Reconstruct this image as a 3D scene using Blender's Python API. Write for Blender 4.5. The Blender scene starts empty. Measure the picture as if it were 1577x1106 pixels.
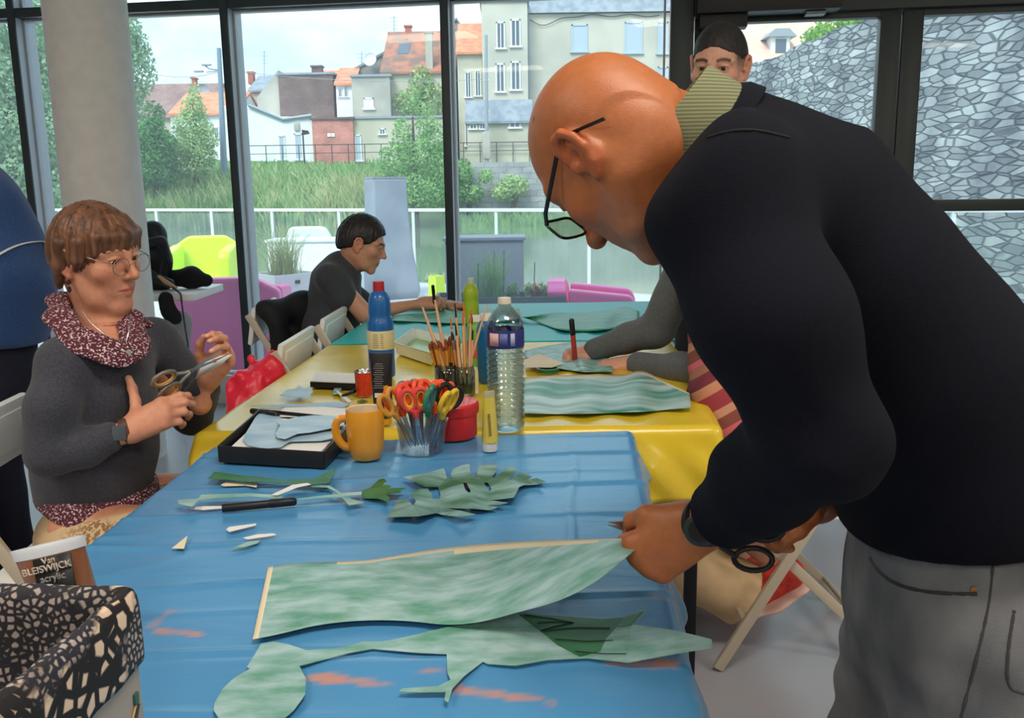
import bpy, bmesh, math, random
import numpy as np
from mathutils import Vector, Matrix, Euler

random.seed(7)
RNG = np.random.default_rng(7)
scene = bpy.context.scene
C = scene.collection

# ------------------------------------------------------------------ camera
FPX, PITCH, ROLL, CAMH = 1380.0, math.radians(10.8), math.radians(0.8), 1.33
cam_data = bpy.data.cameras.new('camera')
cam_data.sensor_width = 36.0
cam_data.lens = 36.0 * FPX / 1577.0
cam_data.clip_start = 0.05
cam_data.clip_end = 600
camera = bpy.data.objects.new('camera', cam_data)
camera.matrix_world = (Matrix.Translation((0, 0, CAMH)) @ Matrix.Rotation(math.pi / 2 - PITCH, 4, 'X')
                       @ Matrix.Rotation(-ROLL, 4, 'Z'))
C.objects.link(camera)
scene.camera = camera

# ------------------------------------------------------------------ exposure
scene.view_settings.view_transform = 'Standard'
scene.view_settings.look = 'None'
scene.view_settings.gamma = 1.0
scene.view_settings.exposure = 0.2
scene.view_settings.use_curve_mapping = False
scene.cycles.use_denoising = True
scene.cycles.max_bounces = 8
scene.cycles.transparent_max_bounces = 24
scene.cycles.caustics_reflective = False
scene.cycles.caustics_refractive = False
scene.cycles.sample_clamp_indirect = 6.0

# ------------------------------------------------------------------ sky
world = bpy.data.worlds.new('overcast_sky')
scene.world = world
world.use_nodes = True
_n, _l = world.node_tree.nodes, world.node_tree.links
_n.clear()
_out = _n.new('ShaderNodeOutputWorld')
_bg = _n.new('ShaderNodeBackground')
_tc = _n.new('ShaderNodeTexCoord')
_map = _n.new('ShaderNodeMapping')
_map.inputs['Scale'].default_value = (1.0, 1.0, 2.6)
_noi = _n.new('ShaderNodeTexNoise')
_noi.inputs['Scale'].default_value = 3.4
_noi.inputs['Detail'].default_value = 6
_noi.inputs['Roughness'].default_value = 0.55
_rmp = _n.new('ShaderNodeValToRGB')
_rmp.color_ramp.elements[0].position = 0.36
_rmp.color_ramp.elements[0].color = (0.44, 0.68, 0.95, 1)
_rmp.color_ramp.elements[1].position = 0.60
_rmp.color_ramp.elements[1].color = (0.86, 0.95, 1.0, 1)
_l.new(_tc.outputs['Generated'], _map.inputs['Vector'])
_l.new(_map.outputs['Vector'], _noi.inputs['Vector'])
_l.new(_noi.outputs['Fac'], _rmp.inputs['Fac'])
_l.new(_rmp.outputs['Color'], _bg.inputs['Color'])
_bg.inputs['Strength'].default_value = 1.65
_l.new(_bg.outputs['Background'], _out.inputs['Surface'])

# ------------------------------------------------------------------ sun (soft, behind thin cloud)
_sd = bpy.data.lights.new('sun', 'SUN')
_sd.energy = 3.0
_sd.angle = math.radians(25)
_sd.color = (1.0, 0.96, 0.9)
sun = bpy.data.objects.new('sun', _sd)
sun.rotation_euler = Vector((0.35, 0.75, -0.95)).to_track_quat('-Z', 'Y').to_euler()
sun.location = (-5, -10, 30)
C.objects.link(sun)

# ------------------------------------------------------------------ ceiling lamps (the housings are built with the room)
LAMP_SPOTS = [(-2.4, 0.6), (0.5, 0.6), (3.2, 0.6), (-2.4, -2.4), (0.5, -2.4), (3.2, -2.4)]
LAMP_Z = 3.05
LAMP_POWER = 34.0
LAMP_COLOR = (1.0, 0.90, 0.78)
for _x, _y in LAMP_SPOTS:
    _ad = bpy.data.lights.new('ceiling_lamp_light', 'AREA')
    _ad.shape = 'RECTANGLE'
    _ad.size, _ad.size_y = 1.1, 0.5
    _ad.energy = LAMP_POWER
    _ad.color = LAMP_COLOR
    _ao = bpy.data.objects.new('ceiling_lamp_light', _ad)
    _ao.location = (_x, _y, LAMP_Z - 0.03)
    C.objects.link(_ao)
# ================================================================== helpers: pixel rays of the photograph -> points of the room
def ray(px, py):
    u = (px - 788.5) / FPX
    v = -(py - 553.0) / FPX
    c, s = math.cos(ROLL), math.sin(ROLL)
    a, b = u * c + v * s, -u * s + v * c
    return Vector((a, math.cos(PITCH) + b * math.sin(PITCH), -math.sin(PITCH) + b * math.cos(PITCH)))

def atz(px, py, z):
    d = ray(px, py)
    return Vector((0, 0, CAMH)) + d * ((z - CAMH) / d.z)

def aty(px, py, y):
    d = ray(px, py)
    return Vector((0, 0, CAMH)) + d * (y / d.y)

def pix(p):
    q = Vector(p) - Vector((0, 0, CAMH))
    dep = q.y * math.cos(PITCH) - q.z * math.sin(PITCH)
    a, b = q.x / dep, (q.y * math.sin(PITCH) + q.z * math.cos(PITCH)) / dep
    c, s = math.cos(ROLL), math.sin(ROLL)
    return (a * c - b * s) * FPX + 788.5, 553.0 - (a * s + b * c) * FPX

# ================================================================== materials
def _principled(name):
    m = bpy.data.materials.new(name)
    m.use_nodes = True
    nt = m.node_tree
    return m, nt, nt.nodes['Principled BSDF']

def lin(c):
    """sRGB 0-255 to linear."""
    out = []
    for v in c[:3]:
        v = v / 255.0
        out.append(v / 12.92 if v <= 0.04045 else ((v + 0.055) / 1.055) ** 2.4)
    return tuple(out) + (1.0,)

def mat(name, rgb, rough=0.6, metal=0.0, spec=0.5, var=0.0, vscale=20.0, bump=0.0, bscale=200.0, coat=0.0,
        rgb2=None, ramp=(0.4, 0.6), stretch=(1, 1, 1), trans=0.0, sheen=0.0, sss=0.0, detail=4.0, emit=None, estr=0.0, ior=1.45):
    m, nt, b = _principled(name)
    N, L = nt.nodes, nt.links
    b.inputs['Base Color'].default_value = lin(rgb)
    b.inputs['Roughness'].default_value = rough
    b.inputs['Metallic'].default_value = metal
    b.inputs['Specular IOR Level'].default_value = spec
    b.inputs['IOR'].default_value = ior
    if coat: b.inputs['Coat Weight'].default_value = coat
    if trans: b.inputs['Transmission Weight'].default_value = trans
    if sheen: b.inputs['Sheen Weight'].default_value = sheen
    if sss:
        b.inputs['Subsurface Weight'].default_value = sss
        b.inputs['Subsurface Radius'].default_value = (0.012, 0.005, 0.003)
        b.inputs['Subsurface Scale'].default_value = 1.0
    if emit:
        b.inputs['Emission Color'].default_value = lin(emit)
        b.inputs['Emission Strength'].default_value = estr
    if rgb2 is not None or var or bump:
        tc = N.new('ShaderNodeTexCoord')
        mp = N.new('ShaderNodeMapping')
        mp.inputs['Scale'].default_value = stretch
        L.new(tc.outputs['Object'], mp.inputs['Vector'])
    if rgb2 is not None or var:
        nz = N.new('ShaderNodeTexNoise')
        nz.inputs['Scale'].default_value = vscale
        nz.inputs['Detail'].default_value = detail
        L.new(mp.outputs['Vector'], nz.inputs['Vector'])
        r = N.new('ShaderNodeValToRGB')
        r.color_ramp.elements[0].position, r.color_ramp.elements[1].position = ramp
        if rgb2 is None:
            lo = [max(0, v * (1 - var)) for v in lin(rgb)[:3]]
            hi = [min(1, v * (1 + var)) for v in lin(rgb)[:3]]
            r.color_ramp.elements[0].color = (*lo, 1)
            r.color_ramp.elements[1].color = (*hi, 1)
        else:
            r.color_ramp.elements[0].color = lin(rgb)
            r.color_ramp.elements[1].color = lin(rgb2)
        L.new(nz.outputs['Fac'], r.inputs['Fac'])
        L.new(r.outputs['Color'], b.inputs['Base Color'])
    if bump:
        bz = N.new('ShaderNodeTexNoise')
        bz.inputs['Scale'].default_value = bscale
        bz.inputs['Detail'].default_value = 3
        L.new(mp.outputs['Vector'], bz.inputs['Vector'])
        bp = N.new('ShaderNodeBump')
        bp.inputs['Strength'].default_value = bump
        bp.inputs['Distance'].default_value = 0.01
        L.new(bz.outputs['Fac'], bp.inputs['Height'])
        L.new(bp.outputs['Normal'], b.inputs['Normal'])
    return m

def attr_mat(name, rough=0.5, sss=0.0, spec=0.4, var=0.06, vscale=60.0, bump=0.0, bscale=400.0, sheen=0.0, coat=0.0, metal=0.0, bstretch=None, bdist=0.004):
    """Colour comes from the mesh's own 'Col' attribute (skin zones, printed cloth), varied by fine noise."""
    m, nt, b = _principled(name)
    N, L = nt.nodes, nt.links
    at = N.new('ShaderNodeAttribute')
    at.attribute_name = 'Col'
    tc = N.new('ShaderNodeTexCoord')
    nz = N.new('ShaderNodeTexNoise')
    nz.inputs['Scale'].default_value = vscale
    nz.inputs['Detail'].default_value = 5
    L.new(tc.outputs['Object'], nz.inputs['Vector'])
    mr = N.new('ShaderNodeMapRange')
    mr.inputs['From Min'].default_value, mr.inputs['From Max'].default_value = 0.3, 0.7
    mr.inputs['To Min'].default_value, mr.inputs['To Max'].default_value = 1 - var, 1 + var
    L.new(nz.outputs['Fac'], mr.inputs['Value'])
    mx = N.new('ShaderNodeVectorMath')
    mx.operation = 'SCALE'
    L.new(at.outputs['Color'], mx.inputs[0])
    L.new(mr.outputs['Result'], mx.inputs['Scale'])
    L.new(mx.outputs['Vector'], b.inputs['Base Color'])
    b.inputs['Roughness'].default_value = rough
    b.inputs['Specular IOR Level'].default_value = spec
    b.inputs['Metallic'].default_value = metal
    if sheen: b.inputs['Sheen Weight'].default_value = sheen
    if coat: b.inputs['Coat Weight'].default_value = coat
    if sss:
        b.inputs['Subsurface Weight'].default_value = sss
        b.inputs['Subsurface Radius'].default_value = (0.01, 0.004, 0.002)
    if bump:
        bz = N.new('ShaderNodeTexNoise')
        bz.inputs['Scale'].default_value = bscale
        bz.inputs['Detail'].default_value = 3
        bm_ = N.new('ShaderNodeMapping')
        bm_.inputs['Scale'].default_value = bstretch or (1, 1, 1)
        L.new(tc.outputs['Object'], bm_.inputs['Vector'])
        L.new(bm_.outputs['Vector'], bz.inputs['Vector'])
        bp = N.new('ShaderNodeBump')
        bp.inputs['Strength'].default_value = bump
        bp.inputs['Distance'].default_value = bdist
        L.new(bz.outputs['Fac'], bp.inputs['Height'])
        L.new(bp.outputs['Normal'], b.inputs['Normal'])
    return m

def clear_mat(name, tint=(255, 255, 255), gloss=0.08, veil=0.0, veil_rgb=(255, 255, 255), rough=0.02, blend=0.25):
    """Thin clear sheet: lets light straight through, mirrors a little at grazing angles, and may mix in a milky veil that imitates haze."""
    m = bpy.data.materials.new(name)
    m.use_nodes = True
    nt = m.node_tree
    N, L = nt.nodes, nt.links
    N.clear()
    out = N.new('ShaderNodeOutputMaterial')
    tr = N.new('ShaderNodeBsdfTransparent')
    tr.inputs['Color'].default_value = lin(tint)
    gl = N.new('ShaderNodeBsdfGlossy')
    gl.inputs['Roughness'].default_value = rough
    lw = N.new('ShaderNodeLayerWeight')
    lw.inputs['Blend'].default_value = blend
    mm = N.new('ShaderNodeMath')
    mm.operation = 'MULTIPLY'
    mm.inputs[1].default_value = gloss * 3
    ad = N.new('ShaderNodeMath')
    ad.operation = 'ADD'
    ad.use_clamp = True
    ad.inputs[1].default_value = gloss * 0.35
    L.new(lw.outputs['Fresnel'], mm.inputs[0])
    L.new(mm.outputs[0], ad.inputs[0])
    mix = N.new('ShaderNodeMixShader')
    L.new(ad.outputs[0], mix.inputs['Fac'])
    L.new(tr.outputs[0], mix.inputs[1])
    L.new(gl.outputs[0], mix.inputs[2])
    last = mix
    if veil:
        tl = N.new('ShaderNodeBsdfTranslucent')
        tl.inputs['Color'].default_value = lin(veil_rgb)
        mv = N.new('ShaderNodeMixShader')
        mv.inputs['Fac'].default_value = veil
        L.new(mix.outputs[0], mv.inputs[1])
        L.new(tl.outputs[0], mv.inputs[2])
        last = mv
    L.new(last.outputs[0], out.inputs['Surface'])
    return m

# ================================================================== tagging
def tag(o, label=None, cat=None, group=None, kind=None):
    if label: o['label'] = label
    if cat: o['category'] = cat
    if group: o['group'] = group
    if kind: o['kind'] = kind
    return o

def thing(name, label, cat, loc=(0, 0, 0), group=None, rz=0.0):
    o = bpy.data.objects.new(name, None)
    o.empty_display_size = 0.1
    o.location = loc
    o.rotation_euler = (0, 0, rz)
    C.objects.link(o)
    return tag(o, label, cat, group)

def adopt(child, parent, local=False):
    child.parent = parent
    if not local:
        child.matrix_parent_inverse = world_of(parent).inverted()
    return child

def world_of(o):
    if o.parent is None:
        return Matrix.LocRotScale(o.location, o.rotation_euler, o.scale)
    return world_of(o.parent) @ o.matrix_parent_inverse @ Matrix.LocRotScale(o.location, o.rotation_euler, o.scale)

def kids(o):
    return [c for c in scene.objects if c.parent == o]

def dup(root, loc=None, rz=None, label=None, group=None, parent=None):
    c = root.copy()
    C.objects.link(c)
    if parent is not None: c.parent = parent
    if loc is not None: c.location = loc
    if rz is not None: c.rotation_euler = (c.rotation_euler.x, c.rotation_euler.y, rz)
    if label: c['label'] = label
    if group: c['group'] = group
    for ch in kids(root):
        dup(ch, parent=c)
    return c

# ================================================================== mesh builder
class MB:
    def __init__(self):
        self.v, self.f, self.mi = [], [], []
        self.m = 0
        self.col = None

    def add(self, vs, fs, m=None):
        k = len(self.v)
        self.v += [tuple(v) for v in vs]
        self.f += [tuple(i + k for i in f) for f in fs]
        self.mi += [self.m if m is None else m] * len(fs)
        return self

    def box(self, c, s, rz=0.0, bev=0.0, rot=None, m=None):
        """Box of full sizes s at centre c, with chamfered edges when bev > 0."""
        bm = bmesh.new()
        bmesh.ops.create_cube(bm, size=1.0)
        for v in bm.verts:
            v.co = Vector((v.co.x * s[0], v.co.y * s[1], v.co.z * s[2]))
        if bev > 0:
            bmesh.ops.bevel(bm, geom=list(bm.edges), offset=min(bev, 0.45 * min(s)), segments=2, profile=0.6, affect='EDGES')
        R = rot if rot is not None else Matrix.Rotation(rz, 3, 'Z')
        c = Vector(c)
        bm.verts.index_update()
        self.add([c + R @ v.co for v in bm.verts], [[v.index for v in f.verts] for f in bm.faces], m)
        bm.free()
        return self

    def bar(self, a, b, w, h, up=(0, 0, 1), m=None, bev=0.0):
        a, b = Vector(a), Vector(b)
        d = (b - a)
        ln = d.length
        y = d.normalized()
        u = Vector(up)
        x = y.cross(u)
        if x.length < 1e-5: x = y.cross(Vector((1, 0, 0)))
        x.normalize()
        z = x.cross(y)
        R = Matrix((x, y, z)).transposed()
        return self.box((a + b) / 2, (w, ln, h), rot=R, m=m, bev=bev)

    def tube(self, pts, r, n=10, closed=False, cap=True, m=None, flat=None):
        pts = [Vector(p) for p in pts]
        k = len(pts)
        rs = r if isinstance(r, (list, tuple)) else [r] * k
        vs, fs = [], []
        prev = None
        for i, p in enumerate(pts):
            if closed:
                t = (pts[(i + 1) % k] - pts[i - 1])
            else:
                t = pts[min(i + 1, k - 1)] - pts[max(i - 1, 0)]
            t.normalize()
            if prev is None:
                x = t.cross(Vector((0, 0, 1)))
                if x.length < 1e-3: x = t.cross(Vector((1, 0, 0)))
            else:
                x = prev - t * prev.dot(t)
            x.normalize()
            prev = x
            y = t.cross(x)
            for j in range(n):
                a = 2 * math.pi * j / n
                vs.append(p + (x * math.cos(a) + y * math.sin(a) * (flat or 1.0)) * rs[i])
        rings = k if closed else k - 1
        for i in range(rings):
            for j in range(n):
                a, b = i * n + j, i * n + (j + 1) % n
                c, d = ((i + 1) % k) * n + (j + 1) % n, ((i + 1) % k) * n + j
                fs.append((a, b, c, d))
        if cap and not closed:
            fs.append(tuple(range(n))[::-1])
            fs.append(tuple((k - 1) * n + j for j in range(n)))
        return self.add(vs, fs, m)

    def lathe(self, prof, c=(0, 0, 0), n=28, axis=None, m=None, close=False, sx=1.0, sy=1.0):
        """prof: [(r, z)]. Rows with r == 0 collapse to a point."""
        c = Vector(c)
        R = Matrix.Identity(3) if axis is None else Vector((0, 0, 1)).rotation_difference(Vector(axis)).to_matrix()
        vs, fs, rows = [], [], []
        for r, z in prof:
            if r <= 1e-6:
                rows.append([len(vs)])
                vs.append(c + R @ Vector((0, 0, z)))
            else:
                rows.append(list(range(len(vs), len(vs) + n)))
                for j in range(n):
                    a = 2 * math.pi * j / n
                    vs.append(c + R @ Vector((r * math.cos(a) * sx, r * math.sin(a) * sy, z)))
        for A, B in zip(rows[:-1], rows[1:]):
            for j in range(n):
                a = [A[j % len(A)], A[(j + 1) % len(A)], B[(j + 1) % len(B)], B[j % len(B)]]
                f = []
                for i in a:
                    if i not in f: f.append(i)
                if len(f) > 2: fs.append(tuple(f))
        return self.add(vs, fs, m)

    def prism(self, poly, thick, M=None, m=None, fn=None):
        """Outline poly [(x, y)] given thickness along +z; M places it; fn bends its points."""
        bm = bmesh.new()
        vs = [bm.verts.new((p[0], p[1], 0)) for p in poly]
        f = bm.faces.new(vs)
        bmesh.ops.triangulate(bm, faces=[f])
        top = [v.co.copy() for v in bm.verts]
        bm.verts.index_update()
        tris = [[v.index for v in f.verts] for f in bm.faces]
        bm.free()
        k = len(top)
        allv = [Vector((p.x, p.y, thick)) for p in top] + [Vector((p.x, p.y, 0)) for p in top]
        area = sum(poly[i][0] * poly[(i + 1) % k][1] - poly[(i + 1) % k][0] * poly[i][1] for i in range(k))
        tt = [tuple(t) for t in tris]
        fs = tt + [tuple(i + k for i in t[::-1]) for t in tt]
        for i in range(k):
            j = (i + 1) % k
            fs.append((i + k, j + k, j, i) if area > 0 else (j + k, i + k, i, j))
        if fn: allv = [Vector(fn(p)) for p in allv]
        if M is not None: allv = [M @ p for p in allv]
        return self.add(allv, fs, m)

    def build(self, name, mats, parent=None, smooth=True, angle=40, local=False, solid=0.0, sub=0):
        me = bpy.data.meshes.new(name)
        me.from_pydata([tuple(v) for v in self.v], [], self.f)
        ms = mats if isinstance(mats, (list, tuple)) else [mats]
        for x in ms: me.materials.append(x)
        if len(ms) > 1:
            me.polygons.foreach_set('material_index', self.mi)
        if smooth:
            me.polygons.foreach_set('use_smooth', [True] * len(me.polygons))
            me.update()
            me.set_sharp_from_angle(angle=math.radians(angle))
        me.update()
        o = bpy.data.objects.new(name, me)
        C.objects.link(o)
        if solid:
            md = o.modifiers.new('thickness', 'SOLIDIFY')
            md.thickness = solid
            md.offset = 0
        if sub:
            md = o.modifiers.new('smooth', 'SUBSURF')
            md.levels = md.render_levels = sub
        if parent is not None: adopt(o, parent, local)
        return o

def structure(o):
    o['kind'] = 'structure'
    return o

def text_mesh(name, body, size, M, material, parent, depth=0.0008, align='CENTER'):
    cu = bpy.data.curves.new(name, 'FONT')
    cu.body = body
    cu.size = size
    cu.extrude = depth
    cu.align_x = align
    cu.align_y = 'CENTER'
    tmp = bpy.data.objects.new(name, cu)
    C.objects.link(tmp)
    dg = bpy.context.evaluated_depsgraph_get()
    me = bpy.data.meshes.new_from_object(tmp.evaluated_get(dg))
    bpy.data.objects.remove(tmp)
    me.transform(M)
    me.materials.clear()
    me.materials.append(material)
    o = bpy.data.objects.new(name, me)
    C.objects.link(o)
    adopt(o, parent)
    return o

# ================================================================== rounded bodies: smooth-blended volumes polygonised on a grid
class Body:
    """Blend of tapered limbs and ellipsoids; mesh() turns it into ONE continuous surface."""
    def __init__(self):
        self.ops = []

    @staticmethod
    def _rc(a, b, ra, rb, sq=None):
        a, b = np.array(a, np.float32), np.array(b, np.float32)
        d = b - a
        L2 = max(float(d @ d), 1e-12)
        if sq is not None:
            ax, fac = np.array(sq[0], np.float32), sq[1]
            ax = ax / np.linalg.norm(ax)
        def f(P):
            q = P - a
            t = np.clip((q @ d) / L2, 0, 1)
            w = q - t[..., None] * d
            if sq is not None:
                comp = w @ ax
                w = w + (comp * (1.0 / fac - 1.0))[..., None] * ax
                return (np.sqrt((w * w).sum(-1)) - (ra + t * (rb - ra))) * min(1.0, fac)
            return np.sqrt((w * w).sum(-1)) - (ra + t * (rb - ra))
        r = max(ra, rb) * (max(1.0, sq[1]) if sq is not None else 1.0)
        return f, np.minimum(a, b) - r, np.maximum(a, b) + r

    def limb(self, pts, rs, k=0.02, op='add', sq=None):
        pts = [np.array(p, np.float32) for p in pts]
        for i in range(len(pts) - 1):
            f, lo, hi = self._rc(pts[i], pts[i + 1], rs[i], rs[i + 1], sq)
            self.ops.append((op, f, lo, hi, k if i == 0 else min(k, 0.6 * max(rs[i], 1e-3))))
        return self

    def ball(self, c, r, k=0.02, op='add', rot=None):
        c = np.array(c, np.float32)
        r3 = np.array([r, r, r] if np.isscalar(r) else r, np.float32)
        R = np.eye(3, dtype=np.float32) if rot is None else np.array(rot, np.float32)
        def f(P):
            q = (P - c) @ R          # into the ellipsoid's own axes (R columns = axes)
            k0 = np.sqrt(((q / r3) ** 2).sum(-1))
            k1 = np.sqrt(((q / (r3 * r3)) ** 2).sum(-1)) + 1e-9
            return k0 * (k0 - 1.0) / k1
        e = np.sqrt(((R * r3) ** 2).sum(1))
        self.ops.append((op, f, c - e, c + e, k))
        return self

    def cut(self, p, n, k=0.0):
        """Keep only the side the normal n points away from."""
        p, n = np.array(p, np.float32), np.array(n, np.float32)
        n = n / np.linalg.norm(n)
        self.ops.append(('cut', lambda P: (P - p) @ n, None, None, k))
        return self

    def rough(self, fn):
        """fn(P) is added to the field: folds of cloth, creases."""
        self.ops.append(('warp', fn, None, None, 0))
        return self

    def field(self, P):
        d = np.full(P.shape[:-1], 9.0, np.float32)
        for op, f, lo, hi, k in self.ops:
            d = self._comb(op, d, f(P), k)
        return d

    @staticmethod
    def _comb(op, d, e, k):
        if op == 'add':
            if k > 0:
                h = np.maximum(k - np.abs(d - e), 0) / k
                return np.minimum(d, e) - h * h * k * 0.25
            return np.minimum(d, e)
        if op == 'sub':
            e = -e
            if k > 0:
                h = np.maximum(k - np.abs(d - e), 0) / k
                return np.maximum(d, e) + h * h * k * 0.25
            return np.maximum(d, e)
        if op == 'cut':
            if k > 0:
                h = np.maximum(k - np.abs(d - e), 0) / k
                return np.maximum(d, e) + h * h * k * 0.25
            return np.maximum(d, e)
        return d + e

    def mesh(self, vox):
        los = np.array([o[2] for o in self.ops if o[0] == 'add'])
        his = np.array([o[3] for o in self.ops if o[0] == 'add'])
        lo = los.min(0) - 4 * vox
        hi = his.max(0) + 4 * vox
        n = np.ceil((hi - lo) / vox).astype(int) + 1
        ax = [(lo[i] + vox * np.arange(n[i])).astype(np.float32) for i in range(3)]
        d = np.full(tuple(n), 0.25, np.float32)
        for op, f, a, b, k in self.ops:
            if a is None:
                i0, i1 = np.zeros(3, int), n
            else:
                m = k + 3 * vox
                i0 = np.clip(np.floor((np.array(a) - m - lo) / vox).astype(int), 0, n)
                i1 = np.clip(np.ceil((np.array(b) + m - lo) / vox).astype(int) + 1, 0, n)
                if (i1 <= i0).any(): continue
            step = 48
            for x0 in range(int(i0[0]), int(i1[0]), step):      # slabs keep memory small
                x1 = min(x0 + step, int(i1[0]))
                g = np.stack(np.meshgrid(ax[0][x0:x1], ax[1][i0[1]:i1[1]], ax[2][i0[2]:i1[2]], indexing='ij'), -1)
                sl = (slice(x0, x1), slice(int(i0[1]), int(i1[1])), slice(int(i0[2]), int(i1[2])))
                d[sl] = self._comb(op, d[sl], f(g), k)
        return surface_net(d, lo, vox)

def surface_net(d, lo, vox):
    ins = d < 0
    nx, ny, nz = d.shape
    cnt = np.zeros((nx - 1, ny - 1, nz - 1), np.int8)
    offs = [(i, j, k) for i in (0, 1) for j in (0, 1) for k in (0, 1)]
    for i, j, k in offs:
        cnt += ins[i:nx - 1 + i, j:ny - 1 + j, k:nz - 1 + k]
    act = (cnt > 0) & (cnt < 8)
    idx = np.argwhere(act)
    vid = np.full(act.shape, -1, np.int64)
    vid[act] = np.arange(len(idx))
    acc = np.zeros((len(idx), 3), np.float64)
    num = np.zeros(len(idx))
    corner = {o: d[idx[:, 0] + o[0], idx[:, 1] + o[1], idx[:, 2] + o[2]] for o in offs}
    for o in offs:
        for a in range(3):
            if o[a]: continue
            p = list(o)
            p[a] = 1
            p = tuple(p)
            A, B = corner[o], corner[p]
            x = (A < 0) != (B < 0)
            t = A[x] / (A[x] - B[x])
            q = np.tile(np.array(o, float), (x.sum(), 1))
            q[:, a] = t
            acc[x] += q
            num[x] += 1
    V = (idx + acc / num[:, None]) * vox + lo
    faces = []
    for a in range(3):
        b, c = (a + 1) % 3, (a + 2) % 3
        s0 = [slice(None)] * 3
        s1 = [slice(None)] * 3
        s0[a], s1[a] = slice(0, -1), slice(1, None)
        x = ins[tuple(s0)] != ins[tuple(s1)]
        e = np.argwhere(x)
        e = e[(e[:, b] > 0) & (e[:, c] > 0)]
        e = e[(e[:, b] < d.shape[b] - 1) & (e[:, c] < d.shape[c] - 1)]
        flip = ins[e[:, 0], e[:, 1], e[:, 2]]
        def cell(db, dc):
            q = e.copy()
            q[:, b] -= db
            q[:, c] -= dc
            return vid[q[:, 0], q[:, 1], q[:, 2]]
        quad = np.stack([cell(1, 1), cell(0, 1), cell(0, 0), cell(1, 0)], 1)
        quad[~flip] = quad[~flip][:, ::-1]
        faces.append(quad)
    F = np.concatenate(faces)
    F = F[(F >= 0).all(1)]
    return V, F

def np_mesh(name, V, F, material, parent=None, col=None, relax=2):
    """Mesh object from arrays; col is an (n, 3) linear colour per vertex or None."""
    V = np.array(V, np.float64)
    if relax and len(F):
        E = np.concatenate([F[:, [0, 1]], F[:, [1, 2]], F[:, [2, 3]], F[:, [3, 0]]])
        for _ in range(relax):
            s = np.zeros_like(V)
            c = np.zeros(len(V))
            np.add.at(s, E[:, 0], V[E[:, 1]])
            np.add.at(c, E[:, 0], 1)
            np.add.at(s, E[:, 1], V[E[:, 0]])
            np.add.at(c, E[:, 1], 1)
            V = V * 0.5 + 0.5 * s / np.maximum(c, 1)[:, None]
    me = bpy.data.meshes.new(name)
    me.vertices.add(len(V))
    me.vertices.foreach_set('co', V.astype(np.float32).ravel())
    me.loops.add(F.size)
    me.loops.foreach_set('vertex_index', F.astype(np.int32).ravel())
    me.polygons.add(len(F))
    me.polygons.foreach_set('loop_start', np.arange(0, F.size, 4, dtype=np.int32))
    me.polygons.foreach_set('use_smooth', np.ones(len(F), bool))
    me.update(calc_edges=True)
    me.validate()
    me.materials.append(material)
    if col is not None:
        at = me.color_attributes.new('Col', 'FLOAT_COLOR', 'POINT')
        rgba = np.ones((len(V), 4), np.float32)
        rgba[:, :3] = col
        at.data.foreach_set('color', rgba.ravel())
    o = bpy.data.objects.new(name, me)
    C.objects.link(o)
    if parent is not None: adopt(o, parent)
    return o

def join_arrays(parts):
    Vs, Fs, k = [], [], 0
    for V, F in parts:
        Vs.append(V)
        Fs.append(F + k)
        k += len(V)
    return np.concatenate(Vs), np.concatenate(Fs)

def waves(seed, n, fmin, fmax, amp):
    """Sum of plane waves: a cheap smooth noise for folds."""
    r = np.random.default_rng(seed)
    K = r.normal(size=(n, 3))
    K /= np.linalg.norm(K, axis=1)[:, None]
    K *= r.uniform(fmin, fmax, n)[:, None]
    ph = r.uniform(0, 6.28, n)
    am = r.uniform(0.4, 1.0, n) * amp / math.sqrt(n)
    def f(P):
        s = np.zeros(P.shape[:-1], np.float32)
        for i in range(n):
            s += am[i] * np.sin(P @ K[i].astype(np.float32) + ph[i])
        return s
    return f
# ================================================================== the room
PHI = math.radians(8.4)
W0 = Vector((-1.67, 5.6, 0))
WU = Vector((math.cos(PHI), -math.sin(PHI), 0))
WN = Vector((math.sin(PHI), math.cos(PHI), 0))

def wp(s, off, z):
    """Point of the glazed wall: s along it, off outwards, z up."""
    return W0 + WU * s + WN * off + Vector((0, 0, z))

def wbox(mb, s0, s1, o0, o1, z0, z1, bev=0.0, m=None):
    c = wp((s0 + s1) / 2, (o0 + o1) / 2, (z0 + z1) / 2)
    mb.box(c, (abs(s1 - s0), abs(o1 - o0), abs(z1 - z0)), rz=-PHI, bev=bev, m=m)

def floor_material():
    m, nt, b = _principled('vinyl_floor')
    N, L = nt.nodes, nt.links
    tc = N.new('ShaderNodeTexCoord')
    nz = N.new('ShaderNodeTexNoise')
    nz.inputs['Scale'].default_value = 1.2
    nz.inputs['Detail'].default_value = 6
    L.new(tc.outputs['Object'], nz.inputs['Vector'])
    r = N.new('ShaderNodeValToRGB')
    r.color_ramp.elements[0].position, r.color_ramp.elements[1].position = 0.35, 0.65
    r.color_ramp.elements[0].color = lin((150, 152, 160))
    r.color_ramp.elements[1].color = lin((164, 166, 174))
    L.new(nz.outputs['Fac'], r.inputs['Fac'])
    L.new(r.outputs['Color'], b.inputs['Base Color'])
    b.inputs['Roughness'].default_value = 0.33
    b.inputs['Specular IOR Level'].default_value = 0.6
    return m

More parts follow.
